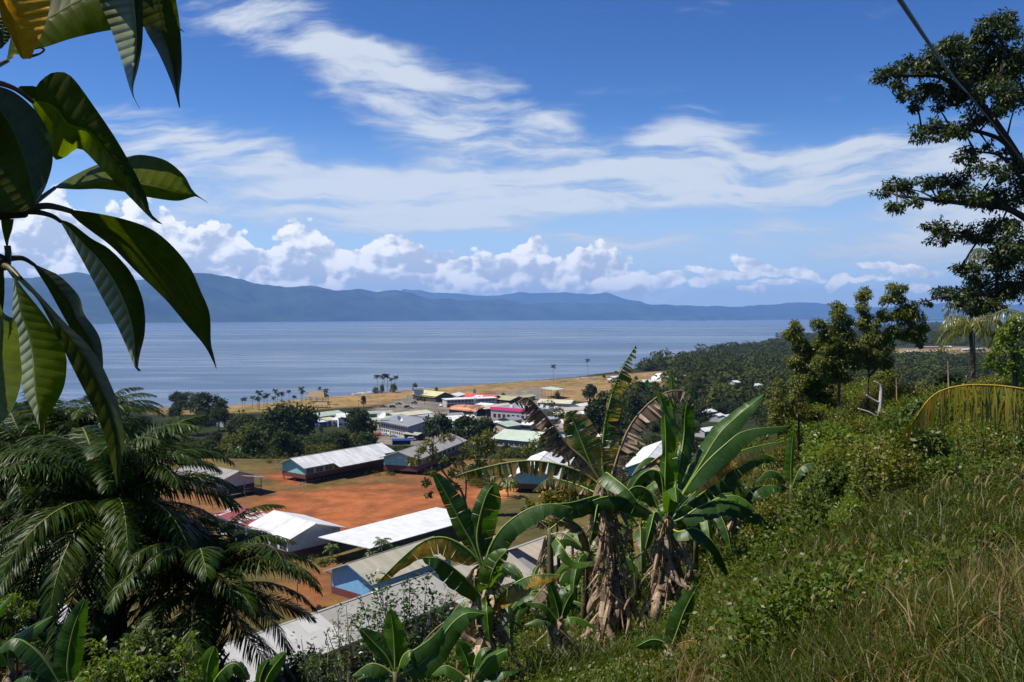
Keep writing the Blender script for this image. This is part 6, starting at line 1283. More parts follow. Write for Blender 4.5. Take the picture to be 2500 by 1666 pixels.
for pts, r0, r1 in (([(-260, 560, D0-.05), (-120, 530, D0), (0, 515, D0), (62, 517, D0)], .024, .010), ([(-260, 700, D0), (-120, 655, D0), (-20, 640, D0), (16, 645, D0)], .024, .011)): stalk(pts, r0, r1, M_dbark, 'twig')
# unseen leaves added to the branch above the frame to shade the ones in view
for i, (x, y, d, l, an) in enumerate([(-200, 60, 1.25, 330, 40), (-160, 250, 1.22, 300, 60), (-120, -160, 1.25, 330, 50), (60, -200, 1.25, 300, 60), (-60, -60, 1.2, 230, 20), (-230, -30, 1.3, 260, 85), (170, -230, 1.25, 280, 70)]):
    ca_, sa_ = math.cos(R(an)), math.sin(R(an)); f = lambda u, v: (x+l*(u-.5)*ca_-v*sa_, y+l*(u-.5)*sa_+v*ca_); h = l*.17
    if max(f(1, 0)[0], f(0, 0)[0]) > -20 and max(f(1, 0)[1], f(0, 0)[1]) > -10 and max(f(1, 0)[0], 0) > 0: continue
    pleaf([f(0, 0), f(.3, -h*.8), f(.6, -h), f(.9, -h*.4), f(1, 0)], [f(0, 1), f(.3, h*.8), f(.6, h), f(.9, h*.4), f(1, 1)], d, LB, .5, .03, .25)
# ================================================================ OIL PALMS
Lf_oil = leafmat('oil_palm_leaflets', (.013, .032, .002), (.044, .078, .006), tr=.16, rough=.42, spec=.15, rnd=.15, c3=(.14, .14, .02), p3=.03, nscale=.5)
oilf = [frond_mesh('frond', [Lf_oil, M_rach], 5.2, 100, .95, a, dr, 60+i, wl=.045, side=.8, hk=.72) for i, (a, dr) in enumerate([(1.45, .45), (1.3, .7), (1.1, .85), (.85, 1.0), (.55, 1.1), (.2, 1.1), (-.15, 1.0), (-.5, .8)])]
def oil_palm(label, px, py, d, sc_, nf, seed, elr=(0, 7)):
    c = P(px, py, d); z = hz_(c.x, c.y); r = random.Random(seed); t = thing('oil_palm', label, 'palm tree', (c.x, c.y, min(z, c.z-2)), 0, 'oil palms on the slope'); H_ = c.z-t.location.z
    s = MB(); q = [(0, 0, -.5), (.05, 0, H_*.5), (0, 0, H_)]; limb(s, q, .42*sc_, .34*sc_, 12)
    for i in range(90):                                     # old frond bases
        a = i*2.4; zz = H_*(.1+.9*i/90); s.prism([(.36*math.cos(a-.25), .36*math.sin(a-.25), zz), (.36*math.cos(a+.25), .36*math.sin(a+.25), zz), (.62*math.cos(a), .62*math.sin(a), zz+.32)], (0, 0, .08))
    s.build('trunk', M_dbark, t)
    for i in range(nf):
        k = elr[0]+(elr[1]-elr[0]+.999)*(i/nf); k = min(7, int(k+r.random()*.8)); o = link('frond', oilf[k], t, (0, 0, H_-.15*r.random())); o.rotation_euler = (r.gauss(0, .22), r.gauss(0, .12), i*2.39996+r.gauss(0, .2)); q_ = sc_*r.uniform(.85, 1.08); o.scale = (q_, q_, q_)
    return t
oil_palm('big dark oil palm filling the left of the view in front of the school', 272, 1245, 23, .86, 76, 1)
oil_palm('taller oil palm crown behind the big one against the lake', 95, 1165, 30, 1.0, 46, 2)
oil_palm('lower oil palm with fronds reaching over the corrugated roof', 500, 1440, 22, .72, 46, 3)
oil_palm('oil palm whose crown just tops the others below the big leaves', 235, 1060, 31, .54, 36, 4, (0, 4))
oil_palm('oil palm at the very left edge low down', -60, 1440, 24, .62, 34, 5)
# small ornamental palms in the school grounds
Lf_areca = leafmat('areca_leaflets', (.040, .080, .012), (.085, .13, .025), tr=.3, rough=.4)
arf = [frond_mesh('frond', [Lf_areca, M_rach], 2.0, 26, .5, a, dr, 90+i, wl=.07) for i, (a, dr) in enumerate([(1.3, .9), (1.0, 1.2), (.6, 1.2), (.2, 1.1)])]
for lab, px, pb, pt, nf in [('small bright palm standing on the clay path', 726, 1488, 1400, 11), ('palm clump in front of the white shelter roof', 932, 1400, 1318, 16), ('second palm crown right of the clump at the shelter', 962, 1395, 1335, 12), ('low yellow green palm under the shelter corner', 812, 1372, 1330, 16), ('left hand low palm by the shelter clump', 908, 1398, 1345, 10)]:
    p = PZ(px, pb, ZS); h = P(px, pt, p.y).z-ZS-.6; t = thing('ornamental_palm', lab, 'palm tree', (p.x, p.y, ZS), 0, 'small palms in the school grounds'); s = MB(); limb(s, [(0, 0, -.1), (.03, 0, h)], .09, .06, 7); s.build('trunk', M_pbark, t)
    for i in range(nf): o = link('frond', arf[min(3, int(4*i/nf))], t, (0, 0, h)); o.rotation_euler = (random.gauss(0, .1), 0, i*2.4); q_ = random.uniform(.85, 1.15)*(1 if nf > 12 else .85); o.scale = (q_,)*3
# ================================================================ TREES SHAPED AS IN THE PHOTO
def clump_tree(name, label, cat, base, d, limbs, clumps, leaf, wl, m, density=1.0, bark=None, r0=.25, group=None, jitter=.5, droop=.3, depth=1.0, shell=.35):
    """limbs: pixel polylines; clumps: (px,py,rx,ry,[depth offset]) discs of foliage"""
    b = P(base[0], base[1], d); zg = hz_(b.x, b.y); loc = (b.x, b.y, min(zg, b.z)); t = thing(name, label, cat, loc, 0, group); inv = Matrix.Translation(loc).inverted()
    s = MB(); r_ = np.random.default_rng(int(base[0]+base[1]))
    for i, l in enumerate(limbs):
        q = curve([P(p[0], p[1], d+(p[2] if len(p) > 2 else 0)) for p in l], 4*len(l))
        if i == 0: q = [Vector((b.x, b.y, loc[2]-.3))]+q if q[0].z > loc[2]+.2 else q
        rr = r0*(l[-1][3] if len(l[-1]) > 3 else (1 if i == 0 else .5)); limb(s, q, rr, rr*.3, 8)
    tips = [P(c[0], c[1], d+(c[4] if len(c) > 4 else 0)) for c in clumps]
    # twigs from the nearest limb point to every clump
    allp = [P(p[0], p[1], d+(p[2] if len(p) > 2 else 0)) for l in limbs for p in l]
    for c in tips:
        near = min(allp, key=lambda q: (q-c).length); mid_ = near.lerp(c, .5)+Vector((0, 0, .04*(near-c).length)); limb(s, [near, mid_, c], r0*.16, r0*.05, 5)
    o = s.build('trunk', bark or M_bark, t); o.matrix_parent_inverse = inv
    Pn, Dn, Nn = [], [], []
    for c, cp_ in zip(clumps, tips):
        k = d/F*(1.35 if d > 150 else (1.22 if name == 'slender_tree' else 1)); rx, ry = c[2]*k, c[3]*k; n = int(density*2.6*math.pi*rx*ry/(leaf*wl*.5)); n = max(20, n); p, dr = ball(n, shell); rz = (rx+ry)*.5*depth
        sub = unit(r_.normal(size=(9, 3)))*.75; kk = r_.integers(0, 9, n)              # uneven outline: sub-clumps
        p2 = p*.48+sub[kk]*.72; Pn.append(np.array(cp_)+p2*[rx, rz, ry]); o_ = unit(p2)
        Dn.append(unit(o_*.5+r_.normal(size=(n, 3))*jitter+[0, 0, -droop])); Nn.append(unit(dr+r_.normal(size=(n, 3))*.5+[0, 0, .6]))
    Pn, Dn, Nn = map(np.concatenate, (Pn, Dn, Nn)); sz = .6+.7*r_.random(len(Pn)); o = link('crown', leafmesh('crown', Pn, Dn, Nn, leaf*sz, wl*sz, m), t); o.matrix_parent_inverse = inv; return t
big = []
for px, py, rx, ry in [(2150, 185, 26, 18), (2185, 175, 30, 24), (2225, 165, 36, 34), (2270, 150, 42, 40), (2310, 135, 45, 48), (2180, 210, 32, 16), (2215, 232, 26, 16), (2240, 255, 20, 20), (2270, 225, 36, 34), (2330, 110, 30, 26), (2350, 160, 50, 55), (2320, 210, 45, 45), (2395, 90, 26, 32), (2420, 70, 35, 36), (2470, 60, 40, 40), (2400, 150, 50, 55), (2450, 150, 55, 60), (2500, 140, 50, 70), (2370, 230, 50, 45), (2430, 230, 45, 50), (2480, 250, 40, 55), (2290, 262, 24, 12),
                       (2240, 318, 24, 16), (2270, 305, 34, 20), (2310, 310, 36, 22), (2350, 320, 30, 20), (2235, 340, 18, 8), (2262, 340, 14, 11), (2300, 335, 26, 10), (2370, 290, 40, 26), (2420, 290, 30, 20),
                       (2340, 382, 16, 10), (2365, 375, 22, 22), (2380, 400, 24, 22), (2412, 355, 16, 12), (2455, 375, 20, 18), (2480, 400, 24, 22), (2430, 420, 34, 26),
                       (2150, 470, 24, 13), (2185, 452, 30, 22), (2215, 460, 30, 22), (2262, 445, 28, 18), (2300, 445, 34, 20), (2345, 440, 38, 26), (2190, 500, 24, 20), (2230, 495, 26, 12), (2310, 485, 36, 24), (2370, 480, 42, 34), (2420, 480, 44, 36), (2475, 470, 44, 50),
                       (2262, 552, 16, 9), (2300, 552, 30, 20), (2290, 585, 34, 14), (2335, 565, 34, 22), (2390, 565, 40, 30), (2440, 560, 44, 40), (2480, 590, 40, 50),
                       (2345, 655, 22, 14), (2375, 665, 26, 24), (2300, 715, 30, 18), (2262, 738, 18, 8), (2340, 725, 30, 30), (2390, 715, 40, 40), (2440, 690, 40, 48), (2485, 680, 36, 60), (2420, 750, 36, 20), (2380, 755, 30, 18), (2450, 630, 40, 30)]:
    big.append((px, py, rx*1.1, ry*1.06, random.gauss(0, 1.4)))
clump_tree('rain_tree', 'big dark spreading tree with layered boughs at the upper right edge', 'tree', (2600, 1000), 44,
           [[(2600, 1000, 0, 1), (2570, 760, 0, 1), (2540, 560, 0, 1), (2505, 420, 0, 1)], [(2505, 420, 0), (2450, 330, 0), (2390, 250, 0), (2300, 190, 0), (2190, 185, 0, .6)], [(2505, 420, 0), (2455, 350, 1), (2390, 322, 1), (2320, 312, 1), (2250, 318, 1, .4)],
            [(2390, 250, 0), (2440, 190, -1), (2450, 120, -1), (2430, 75, -1, .4)], [(2530, 480, 0), (2480, 420, 0), (2440, 380, 0), (2380, 370, 0, .35)], [(2545, 560, 0), (2460, 510, 0), (2380, 500, 0), (2290, 490, 0), (2190, 478, 0, .5)],
            [(2560, 660, 0), (2470, 610, 0), (2390, 585, 0), (2300, 570, 0, .4)], [(2570, 740, 0), (2480, 700, 0), (2400, 720, 0), (2300, 725, 0, .4)], [(2400, 260, 0), (2340, 200, -1), (2320, 140, -1, .4)]],
           big, .25, .10, Lf_dark, density=1.35, bark=M_dbark, r0=.42, droop=.55, jitter=.6, depth=1.3)
clump_tree('slender_tree', 'tallest slender tree with two feathery crowns on the right skyline', 'tree', (2120, 1080), 48,
           [[(2120, 1080), (2118, 960), (2122, 920)], [(2122, 920), (2165, 870), (2195, 800), (2212, 740)], [(2122, 920), (2115, 850), (2125, 780), (2110, 730)], [(2130, 840, 0), (2150, 780, 1), (2185, 715, 1)]],
           [(2110, 725, 18, 22), (2108, 752, 16, 14), (2125, 785, 24, 20), (2105, 800, 20, 16), (2188, 705, 26, 16), (2170, 735, 20, 14), (2215, 745, 26, 26), (2235, 785, 24, 26), (2195, 775, 26, 22), (2160, 770, 20, 16), (2250, 812, 20, 18), (2215, 815, 26, 18), (2180, 810, 22, 18), (2130, 825, 28, 20), (2155, 845, 26, 20), (2245, 835, 14, 12), (2120, 870, 30, 30), (2160, 880, 20, 20), (2090, 850, 22, 22), (2165, 920, 26, 20, 2)],
           .16, .06, Lf_euc, density=1.75, r0=.13, group='slender leafy trees on the right', droop=.6)
clump_tree('slender_tree', 'slender tree with rounded tuft crown left of the tallest one', 'tree', (2045, 1080), 47,
           [[(2045, 1080), (2048, 960), (2050, 860), (2046, 770)], [(2050, 880), (2070, 830), (2075, 790)], [(2048, 900), (2015, 850), (1998, 800)]],
           [(2042, 752, 22, 16), (2046, 775, 24, 18), (2074, 782, 15, 13), (1996, 792, 20, 14), (2020, 805, 22, 18), (2050, 805, 28, 18), (2025, 835, 30, 22), (2065, 835, 28, 24), (2000, 850, 26, 22), (2045, 870, 36, 26), (2080, 880, 26, 26), (2010, 890, 34, 26), (2045, 915, 38, 24)],
           .16, .06, Lf_euc, density=1.75, r0=.12, group='slender leafy trees on the right', droop=.6)
clump_tree('slender_tree', 'leftmost slender tree with small round top against the lake', 'tree', (1950, 1080), 49,
           [[(1950, 1080), (1948, 960), (1942, 860), (1942, 800)], [(1946, 900), (1975, 870), (1980, 850)]],
           [(1942, 798, 18, 14), (1940, 818, 24, 18), (1950, 842, 22, 18), (1978, 850, 22, 18), (1970, 880, 30, 24), (1945, 880, 20, 22), (1990, 910, 30, 24), (1965, 930, 34, 26), (2000, 945, 30, 24), (1960, 970, 30, 24)],
           .16, .06, Lf_euc, density=1.75, r0=.11, group='slender leafy trees on the right', droop=.6)
clump_tree('young_tree', 'yellow green young tree with pointed top left of the slender trees', 'tree', (1900, 1080), 44, [[(1900, 1080), (1900, 1000), (1898, 940)]],
           [(1897, 932, 14, 14), (1900, 955, 22, 18), (1895, 985, 30, 22), (1915, 1005, 24, 20), (1890, 1015, 30, 22), (1905, 1040, 34, 22)], .16, .06, Lf_oliv, density=.9, r0=.08)
clump_tree('young_tree', 'smaller yellow green tree right of the pointed young one', 'tree', (1950, 1085), 44, [[(1950, 1085), (1950, 1020), (1948, 950)]],
           [(1948, 950, 14, 12), (1952, 975, 22, 18), (1945, 1000, 28, 22), (1965, 1020, 28, 22), (1985, 1000, 30, 24), (2010, 1010, 30, 24)], .16, .06, Lf_oliv, density=.9, r0=.08)
clump_tree('creeper_mound', 'bright green creeper mass climbing at the right edge below the big tree', 'climbing plant', (2480, 980), 32, [[(2480, 980), (2475, 880), (2470, 800)]],
           [(2470, 775, 24, 18), (2490, 810, 24, 26), (2455, 815, 22, 22), (2450, 850, 26, 22), (2485, 860, 30, 28), (2430, 870, 24, 18), (2460, 895, 34, 24), (2495, 910, 20, 30), (2420, 890, 18, 14)], .16, .10, Lf_bright, density=1.0, r0=.12)
clump_tree('bare_branched_tree', 'sparse tree with knobbly pale branches and leaf tufts beyond the clay yard', 'tree', (1138, 1240), 172,
           [[(1138, 1240, 0, 1), (1132, 1215), (1120, 1190), (1092, 1165), (1070, 1140)], [(1136, 1225), (1138, 1180), (1132, 1150), (1128, 1120), (1135, 1095), (1125, 1075), (1098, 1062)], [(1128, 1120), (1145, 1085), (1165, 1060)], [(1092, 1165), (1060, 1120), (1040, 1100), (1022, 1085)], [(1135, 1180), (1165, 1150), (1185, 1120)], [(1060, 1120), (1055, 1090), (1060, 1070)], [(1098, 1062), (1080, 1070), (1060, 1085)]],
           [(1098, 1067, 9, 6), (1078, 1072, 8, 6), (1045, 1082, 10, 7), (1026, 1097, 9, 7), (1018, 1120, 8, 8), (1005, 1126, 9, 8), (1052, 1122, 10, 7), (1082, 1125, 10, 7), (1130, 1095, 9, 6), (1060, 1100, 8, 6), (1120, 1132, 12, 8), (1108, 1155, 12, 9), (1090, 1180, 12, 9), (1052, 1150, 11, 8), (1040, 1180, 10, 8), (1150, 1110, 12, 8), (1165, 1075, 12, 9), (1175, 1130, 12, 8), (1185, 1100, 12, 9), (1150, 1150, 12, 9), (1045, 1205, 8, 6), (1118, 1190, 8, 6), (1200, 1085, 12, 10), (1190, 1060, 12, 9)],
           .8, .4, Lf_oliv, density=1.9, bark=M_bark, r0=.36, depth=1.4)
clump_tree('yellow_leaved_tree', 'bushy tree with yellow and green leaves in front of the teal wall', 'tree', (1370, 1570), 27, [[(1370, 1570), (1365, 1400), (1360, 1280)]],
           [(1330, 1205, 34, 20), (1380, 1195, 34, 20), (1410, 1205, 20, 18), (1350, 1230, 36, 22), (1300, 1235, 26, 18), (1395, 1235, 28, 22), (1290, 1265, 24, 16), (1330, 1270, 30, 20), (1262, 1285, 22, 14), (1375, 1270, 26, 22), (1240, 1310, 18, 14)], .17, .09, Lf_yel, density=.85, r0=.10)
clump_tree('leafy_tree', 'pale green leafy treetop between tattered leaves and the town roofs', 'tree', (1400, 1400), 70, [[(1400, 1400), (1390, 1150), (1375, 1010)]],
           [(1372, 1008, 22, 12), (1345, 1010, 14, 9), (1400, 1015, 16, 12), (1330, 1065, 26, 14), (1310, 1085, 26, 14), (1345, 1045, 20, 12), (1290, 1100, 20, 10)], .3, .16, Lf_oliv, density=.7, r0=.14)
def spray(name, label, base, top, d, stems, leaf, wl, m, nper=26, group=None, cat='bush', spread=.3, seed=1):
    """twiggy bush: thin upright stems with leaves along them"""
    r = random.Random(seed); b = P(*base, d); zg = hz_(b.x, b.y); t = thing(name, label, cat, (b.x, b.y, zg), 0, group); inv = Matrix.Translation(t.location).inverted(); s = MB(); Pn, Dn, Nn = [], [], []
    for (px, py) in stems:
        e = P(px, py, d+r.gauss(0, spread)); b0 = Vector((b.x+(e.x-b.x)*.3, b.y, zg-.1)); q = curve([b0, b0.lerp(e, .5)+Vector((r.gauss(0, .08), r.gauss(0, .1), 0)), e], 10); limb(s, q, .02, .005, 5)
        for i in range(nper):
            u = .35+.65*r.random()**.7; k = int(u*9); p = q[min(k, 8)].lerp(q[min(k+1, 9)], u*9-k) if k < 9 else q[9]; a = r.random()*6.28; ou = Vector((math.cos(a), math.sin(a), r.uniform(-.2, .9))).normalized(); tw = r.uniform(.02, .22)
            for j in range(4): p2 = p+ou*tw*(j+1)/4; Pn.append(p2+Vector((r.gauss(0, .02), r.gauss(0, .02), r.gauss(0, .02)))); Dn.append(ou+Vector((r.gauss(0, .5), r.gauss(0, .5), r.gauss(0, .4)))); Nn.append(Vector((r.gauss(0, .5), r.gauss(0, .5), 1)))
    o = s.build('stem', M_pbark, t); o.matrix_parent_inverse = inv; n = len(Pn); sz = .6+.7*rng.random(n)
    o = link('foliage', leafmesh('foliage', np.array(Pn), np.array(Dn), np.array(Nn), leaf*sz, wl*sz, m), t); o.matrix_parent_inverse = inv; return t
spray('citrus_bush', 'twiggy glossy leaved bush standing over the near corrugated roof', (985, 1700), None, 15, [(905, 1400), (880, 1455), (868, 1500), (895, 1545), (930, 1430), (955, 1480), (930, 1520), (985, 1440), (1000, 1410), (1020, 1470), (1045, 1400), (1060, 1440), (1085, 1470), (1030, 1510), (1075, 1510), (970, 1530), (1000, 1550), (1055, 1550), (920, 1570), (1095, 1440), (885, 1575), (1015, 1435), (945, 1405), (910, 1490)], .085, .042, leafmat('glossy_leaves', (.022, .055, .008), (.06, .11, .018), tr=.3, rough=.35, spec=.55), nper=34)
spray('slender_sapling', 'thin sapling with sparse narrow leaves over the grey roof', (838, 1690), None, 14, [(845, 1475), (825, 1490), (815, 1530), (800, 1545), (850, 1520), (830, 1560), (860, 1500), (795, 1550)], .085, .028, Lf_mid, nper=13, seed=3)
spray('slender_sapling', 'small dark sparse sapling low over the corrugated roof', (790, 1720), None, 12, [(735, 1560), (745, 1600), (765, 1570), (780, 1590), (800, 1580), (760, 1620), (815, 1610)], .08, .03, Lf_dark, nper=15, seed=4)
for i, (x, y, d, w_, h_, mt, lab) in enumerate([(330, 1640, 8, 80, 75, Lf_bright, 'bright ferny bush at the bottom beneath the oil palm'), (235, 1650, 8, 60, 45, Lf_bright, 'low bright bush left of the ferny one'), (450, 1620, 8.3, 50, 70, Lf_bright, 'bright green sprig against the corrugated roof'), (40, 1500, 10, 50, 60, Lf_bright, 'bright bush at the left edge near the bottom'), (60, 1590, 10, 60, 50, Lf_mid, 'green bush behind the withered leaf at lower left')]):
    clump_tree('ferny_bush', lab, 'bush', (x, y+60), d, [[(x, y+60), (x, y)]], [(x+random.gauss(0, w_*.5), y-h_*.3+random.gauss(0, h_*.35), w_*.34, h_*.26, random.gauss(0, .2)) for k in range(11)], .055, .028, mt, density=.7, r0=.02)
# ---------------------------------------------------------------- bare pale sapling, poles, coconut palms on the right
def stick(name, label, cat, limbs, d, r, m):
    b = P(*limbs[0][0], d); t = thing(name, label, cat, tuple(b)); inv = Matrix.Translation(b).inverted(); s = MB()
    for i, l in enumerate(limbs): limb(s, curve([P(*p, d) for p in l], 8), r if i == 0 else r*.5, r*.3, 6)
    o = s.build('bare_stem', m, t); o.matrix_parent_inverse = inv
stick('dead_sapling', 'bare white sapling standing among the hillside shrubs', 'dead tree', [[(2150, 1075), (2146, 1020), (2151, 960), (2148, 940), (2134, 931)], [(2148, 1025), (2125, 1008), (2095, 998)], [(2148, 1020), (2162, 1005), (2175, 1003)], [(2150, 985), (2130, 975), (2115, 965)]], 40, .11, mat('bleached_wood', (.50, .47, .44), .8, .15, 3))
for lab, x, y0, y1 in [('thin bamboo pole left of the hanging palm frond', 2188, 1020, 922), ('thin bamboo pole standing above the hanging palm frond', 2314, 950, 882), ('bamboo stake in the scrub left of the bare sapling', 2045, 1110, 1045), ('leaning stake on the scrubby slope', 2055, 1125, 1080)]: stick('garden_pole', lab, 'pole', [[(x+3, y0+15), (x, y1)]], 40 if x > 2100 else 34, .05, mat('bamboo', (.36, .24, .12), .7))
def cfrond(name, pts, n, leafl, m, parent, wl=.04, hang=1.2, side=.35, seed=1, fwd=.3):
    """feather leaf along a curve of world points"""
    r = np.random.default_rng(seed); q = curve(pts, 40); qa = np.array([tuple(v) for v in q]); T = unit(np.gradient(qa, axis=0)); tl = np.linspace(.12, 1, n); i = tl*39; k = np.minimum(i.astype(int), 38); f = (i-k)[:, None]; Pc = qa[k]*(1-f)+qa[k+1]*f; Tc = T[k]
    S = unit(np.cross(Tc, [0, 0, 1.0])); vs_, q4, q3 = [], [], []; o = 0
    for sg in (1, -1):
        L_ = leafl*(np.sin(np.pi*np.clip(.15+tl*.82, 0, 1))**.4)[:, None]*(.85+.25*r.random((n, 1))); d1 = unit(S*sg*side*(1.0+1.3*r.random((n, 1)))+Tc*(fwd+1.2*(tl[:, None]**6))-np.array([0, 0, 1])*hang*(.4+.3*r.random((n, 1)))*(1-.9*tl[:, None]**5)+r.normal(size=(n, 3))*.11); d2 = unit(d1-np.array([0, 0, 1])*hang*.8); W_ = unit(np.cross(d1, Tc*.5+S*sg))*wl*.5
        p0, p1 = Pc, Pc+d1*L_*.35; p2 = p1+d2*L_*.4; p3 = p2+unit(d2-np.array([0, 0, .5]))*L_*.3
        v = np.stack([p0-W_*.6, p0+W_*.6, p1-W_, p1+W_, p2-W_*.7, p2+W_*.7, p3], 1).reshape(-1, 3); b = np.arange(n)[:, None]*7+o; q4 += [b+[[0, 1, 3, 2]], b+[[2, 3, 5, 4]]]; q3.append(b+[[4, 5, 6]]); vs_.append(v); o += len(v)
    rv = []; rr = wl*.6
    for j in range(40):
        for kk in range(5): an = 2*math.pi*kk/5; rv.append(qa[j]+(np.array(S[min(j*n//40, n-1)])*math.cos(an)+np.array([0, 0, 1])*math.sin(an))*rr*(1.25-j/40))
    rf = np.array([(o+5*j+kk, o+5*j+(kk+1) % 5, o+5*j+5+(kk+1) % 5, o+5*j+5+kk) for j in range(39) for kk in range(5)]); n4 = sum(len(a) for a in q4)
    me = npmesh(name, np.concatenate(vs_+[np.array(rv)]), q4+[rf]+q3, m, mi=[0]*n4+[1]*len(rf)+[0]*sum(len(a) for a in q3))
    x = link(name, me, parent)
    if parent: x.matrix_parent_inverse = Matrix.Translation(parent.location).inverted()
    return x
Lf_ycoco = leafmat('yellow_coconut_leaflets', (.10, .11, .012), (.20, .18, .02), tr=.4, rough=.35, c3=(.35, .18, .02), p3=.12, rnd=0); M_yr = mat('yellow_rachis', (.55, .38, .05), .45, .1)
b = P(2760, 1100, 12.5); tpz = P(2740, 985, 12.5); cpalm = thing('coconut_palm', 'young coconut palm at the right edge with one yellow frond arching into view', 'palm tree', (b.x, b.y, min(hz_(b.x, b.y), tpz.z-1)))
s = MB(); limb(s, [cpalm.location, (b.x, b.y, tpz.z)], .22, .16, 9); o = s.build('trunk', M_pbark, cpalm); o.matrix_parent_inverse = Matrix.Translation(cpalm.location).inverted()
cfrond('frond', [P(2740, 985, 12.5), P(2600, 968, 12.2), P(2500, 950, 12), P(2420, 941, 12), P(2340, 943, 11.9), P(2275, 968, 11.8), P(2222, 1040, 11.7)], 95, .72, [Lf_ycoco, M_yr], cpalm, .026, 1.6, .22, 3)
cfrond('frond', [P(2740, 985, 12.5), P(2600, 900, 13), P(2480, 880, 13.5), P(2380, 915, 14), P(2300, 925, 14)], 60, .45, [Lf_ycoco, M_yr], cpalm, .022, .35, .5, 4, .9) if 0 else None
for k, (x, y, dd) in enumerate([(2900, 700, 12), (2700, 650, 14), (3000, 1000, 11), (2850, 1000, 16)]): cfrond('frond', [P(2740, 985, 12.5), P((2740+x)/2, y-60, (12.5+dd)/2), P(x, y, dd)], 50, .7, [Lf_coco, M_yr], cpalm, .03, 1.2, .35, 10+k)
def near_coco(label, px, py, d, sc_, nf, m, seed, zup=0):
    c = P(px, py, d); z = hz_(c.x, c.y); t = thing('coconut_palm', label, 'palm tree', (c.x, c.y, min(z, c.z-3))); r = random.Random(seed); s = MB(); limb(s, curve([t.location-Vector((0, 0, .3)), t.location.lerp(c, .5)+Vector((.3, 0, 0)), c], 8), .2, .13, 8); o = s.build('trunk', M_bark, t); inv = Matrix.Translation(t.location).inverted(); o.matrix_parent_inverse = inv
    for i in range(nf):
        a = i*2.4+r.random()*.4; up = 1.2-1.5*i/nf+r.gauss(0, .1); L = sc_*r.uniform(.85, 1.1); ou = Vector((math.cos(a), math.sin(a), 0)); q = [c, c+ou*L*.3+Vector((0, 0, L*.32*up)), c+ou*L*.62+Vector((0, 0, L*(.42*up-.15))), c+ou*L*.85+Vector((0, 0, L*(.35*up-.5)))]
        cfrond('frond', q, 34, .22*L+.1, [m, M_rach], t, .06*sc_/3, 1.0, .5, seed*40+i)
    return t
near_coco('yellow green coconut palm standing below the big dark tree', 2368, 800, 62, 2.9, 20, leafmat('light_coconut_leaflets', (.07, .095, .012), (.16, .16, .03), tr=.35, rough=.35), 3)
near_coco('dark coconut palm half hidden inside the big tree', 2432, 640, 70, 3.2, 18, Lf_coco, 4)
near_coco('coconut palm just above the yellow green one', 2370, 745, 66, 2.4, 14, Lf_coco, 6)
near_coco('coconut palm with fronds showing at the right edge', 2530, 800, 40, 2.6, 16, Lf_coco, 5)
# ================================================================ HILLSIDE SHRUBS
shr = []
for i, (mt, lf, wl) in enumerate([(Lf_mid, .10, .045), (Lf_oliv, .09, .04), (Lf_bright, .11, .06), (Lf_mid, .13, .06), (Lf_dark, .10, .05)]):
    bl = lumpy(22, .85, .75, .7, .34, 100+i, .9, -.7); cr = crown_mesh('foliage', bl, 3600, lf, wl, mt, .1, .35); s = MB(); r = random.Random(i)
    for k in range(7): a = r.random()*6.28; limb(s, [(0, 0, -.1), (.3*math.cos(a), .3*math.sin(a), .5), (.6*math.cos(a), .6*math.sin(a), 1.1)], .025, .008, 5)
    shr.append((cr, s.mesh('stem', M_bark)))
def shrub(px, d, sc_, k, label, group=None, z0=0, wide=1.0):
    x = (px-CX)/F*d; z = hz_(x, d); t = thing('shrub', label, 'shrub', (x, d, z+z0), random.random()*6.28, group); t.scale = (sc_*wide, sc_*wide, sc_); link('foliage', shr[k][0], t); link('stem', shr[k][1], t); return t
for px, d, s_, k, lab in [(1990, 17, .5, 2, 'bright leafy bush low on the slope right of the bananas'), (2100, 13, .42, 2, 'bright bush standing out of the grass in the middle of the slope'), (2290, 13.5, .5, 2, 'bright bush right of the dense dark one'), (1830, 15.5, .35, 0, 'feathery low bush right of the small front banana'), (2235, 15.5, 1.0, 3, 'large dense bush with a dark hollow on the grassy slope'), (2075, 20, .85, 0, 'feathery bush left of the dense one'), (2170, 19, .6, 0, 'bush touching the left side of the dense one'), (2320, 16, .5, 2, 'bright sprig bush right of the dense one'), (2150, 14.5, .4, 3, 'low bush in front of the dense one'), (1905, 19, .42, 4, 'dark bush right of the brown banana skirts'), (2010, 24, .7, 0, 'bush behind the dark one right of the bananas'), (2440, 9.5, .33, 2, 'small bright leafy bush at the right edge in the grass'), (2370, 11, .28, 2, 'small bright leafy bush standing in the grass near the seed heads'), (1890, 14, .35, 3, 'low leafy bush at the foot of the grass on the left'), (1850, 36, .6, 1, 'olive bush on the skyline side of the banana clump'), (2310, 27, .8, 0, 'bush under the hanging yellow frond'), (2130, 28, .7, 2, 'bright bush below the bare sapling'), (2200, 33, .8, 0, 'bush right of the bare sapling foot')]: shrub(px, d, s_, k, lab)
r = random.Random(12)
for i in range(72):
    d = r.uniform(13.5, 29); px = r.uniform(2010 if d > 20 else 1900, 2330 if d < 20 else 2560); shrub(px, d, r.uniform(.28, .62)*(1+d/34), r.choice((0, 0, 1, 2, 3, 3)), 'small leafy bush scattered in the grass of the right-hand slope', 'bushes in the grass')
for i in range(150):
    d = 24*(70/24)**r.random(); px = r.uniform(1700 if d > 42 else 2030, 2560); shrub(px, d, r.uniform(.55, 1.0)*(1+d/55), r.choice((0, 1, 1, 1, 2, 2, 3)), 'mixed green shrub in the thicket along the right-hand slope', 'shrubs of the right-hand thicket')
for i in range(48):
    d = r.uniform(22, 56); px = r.uniform(1150, 1760); shrub(px, d, r.uniform(.6, 1.3), r.choice((0, 1, 3, 4)), 'green shrub on the steep slope behind the banana stems', 'shrubs behind the bananas')
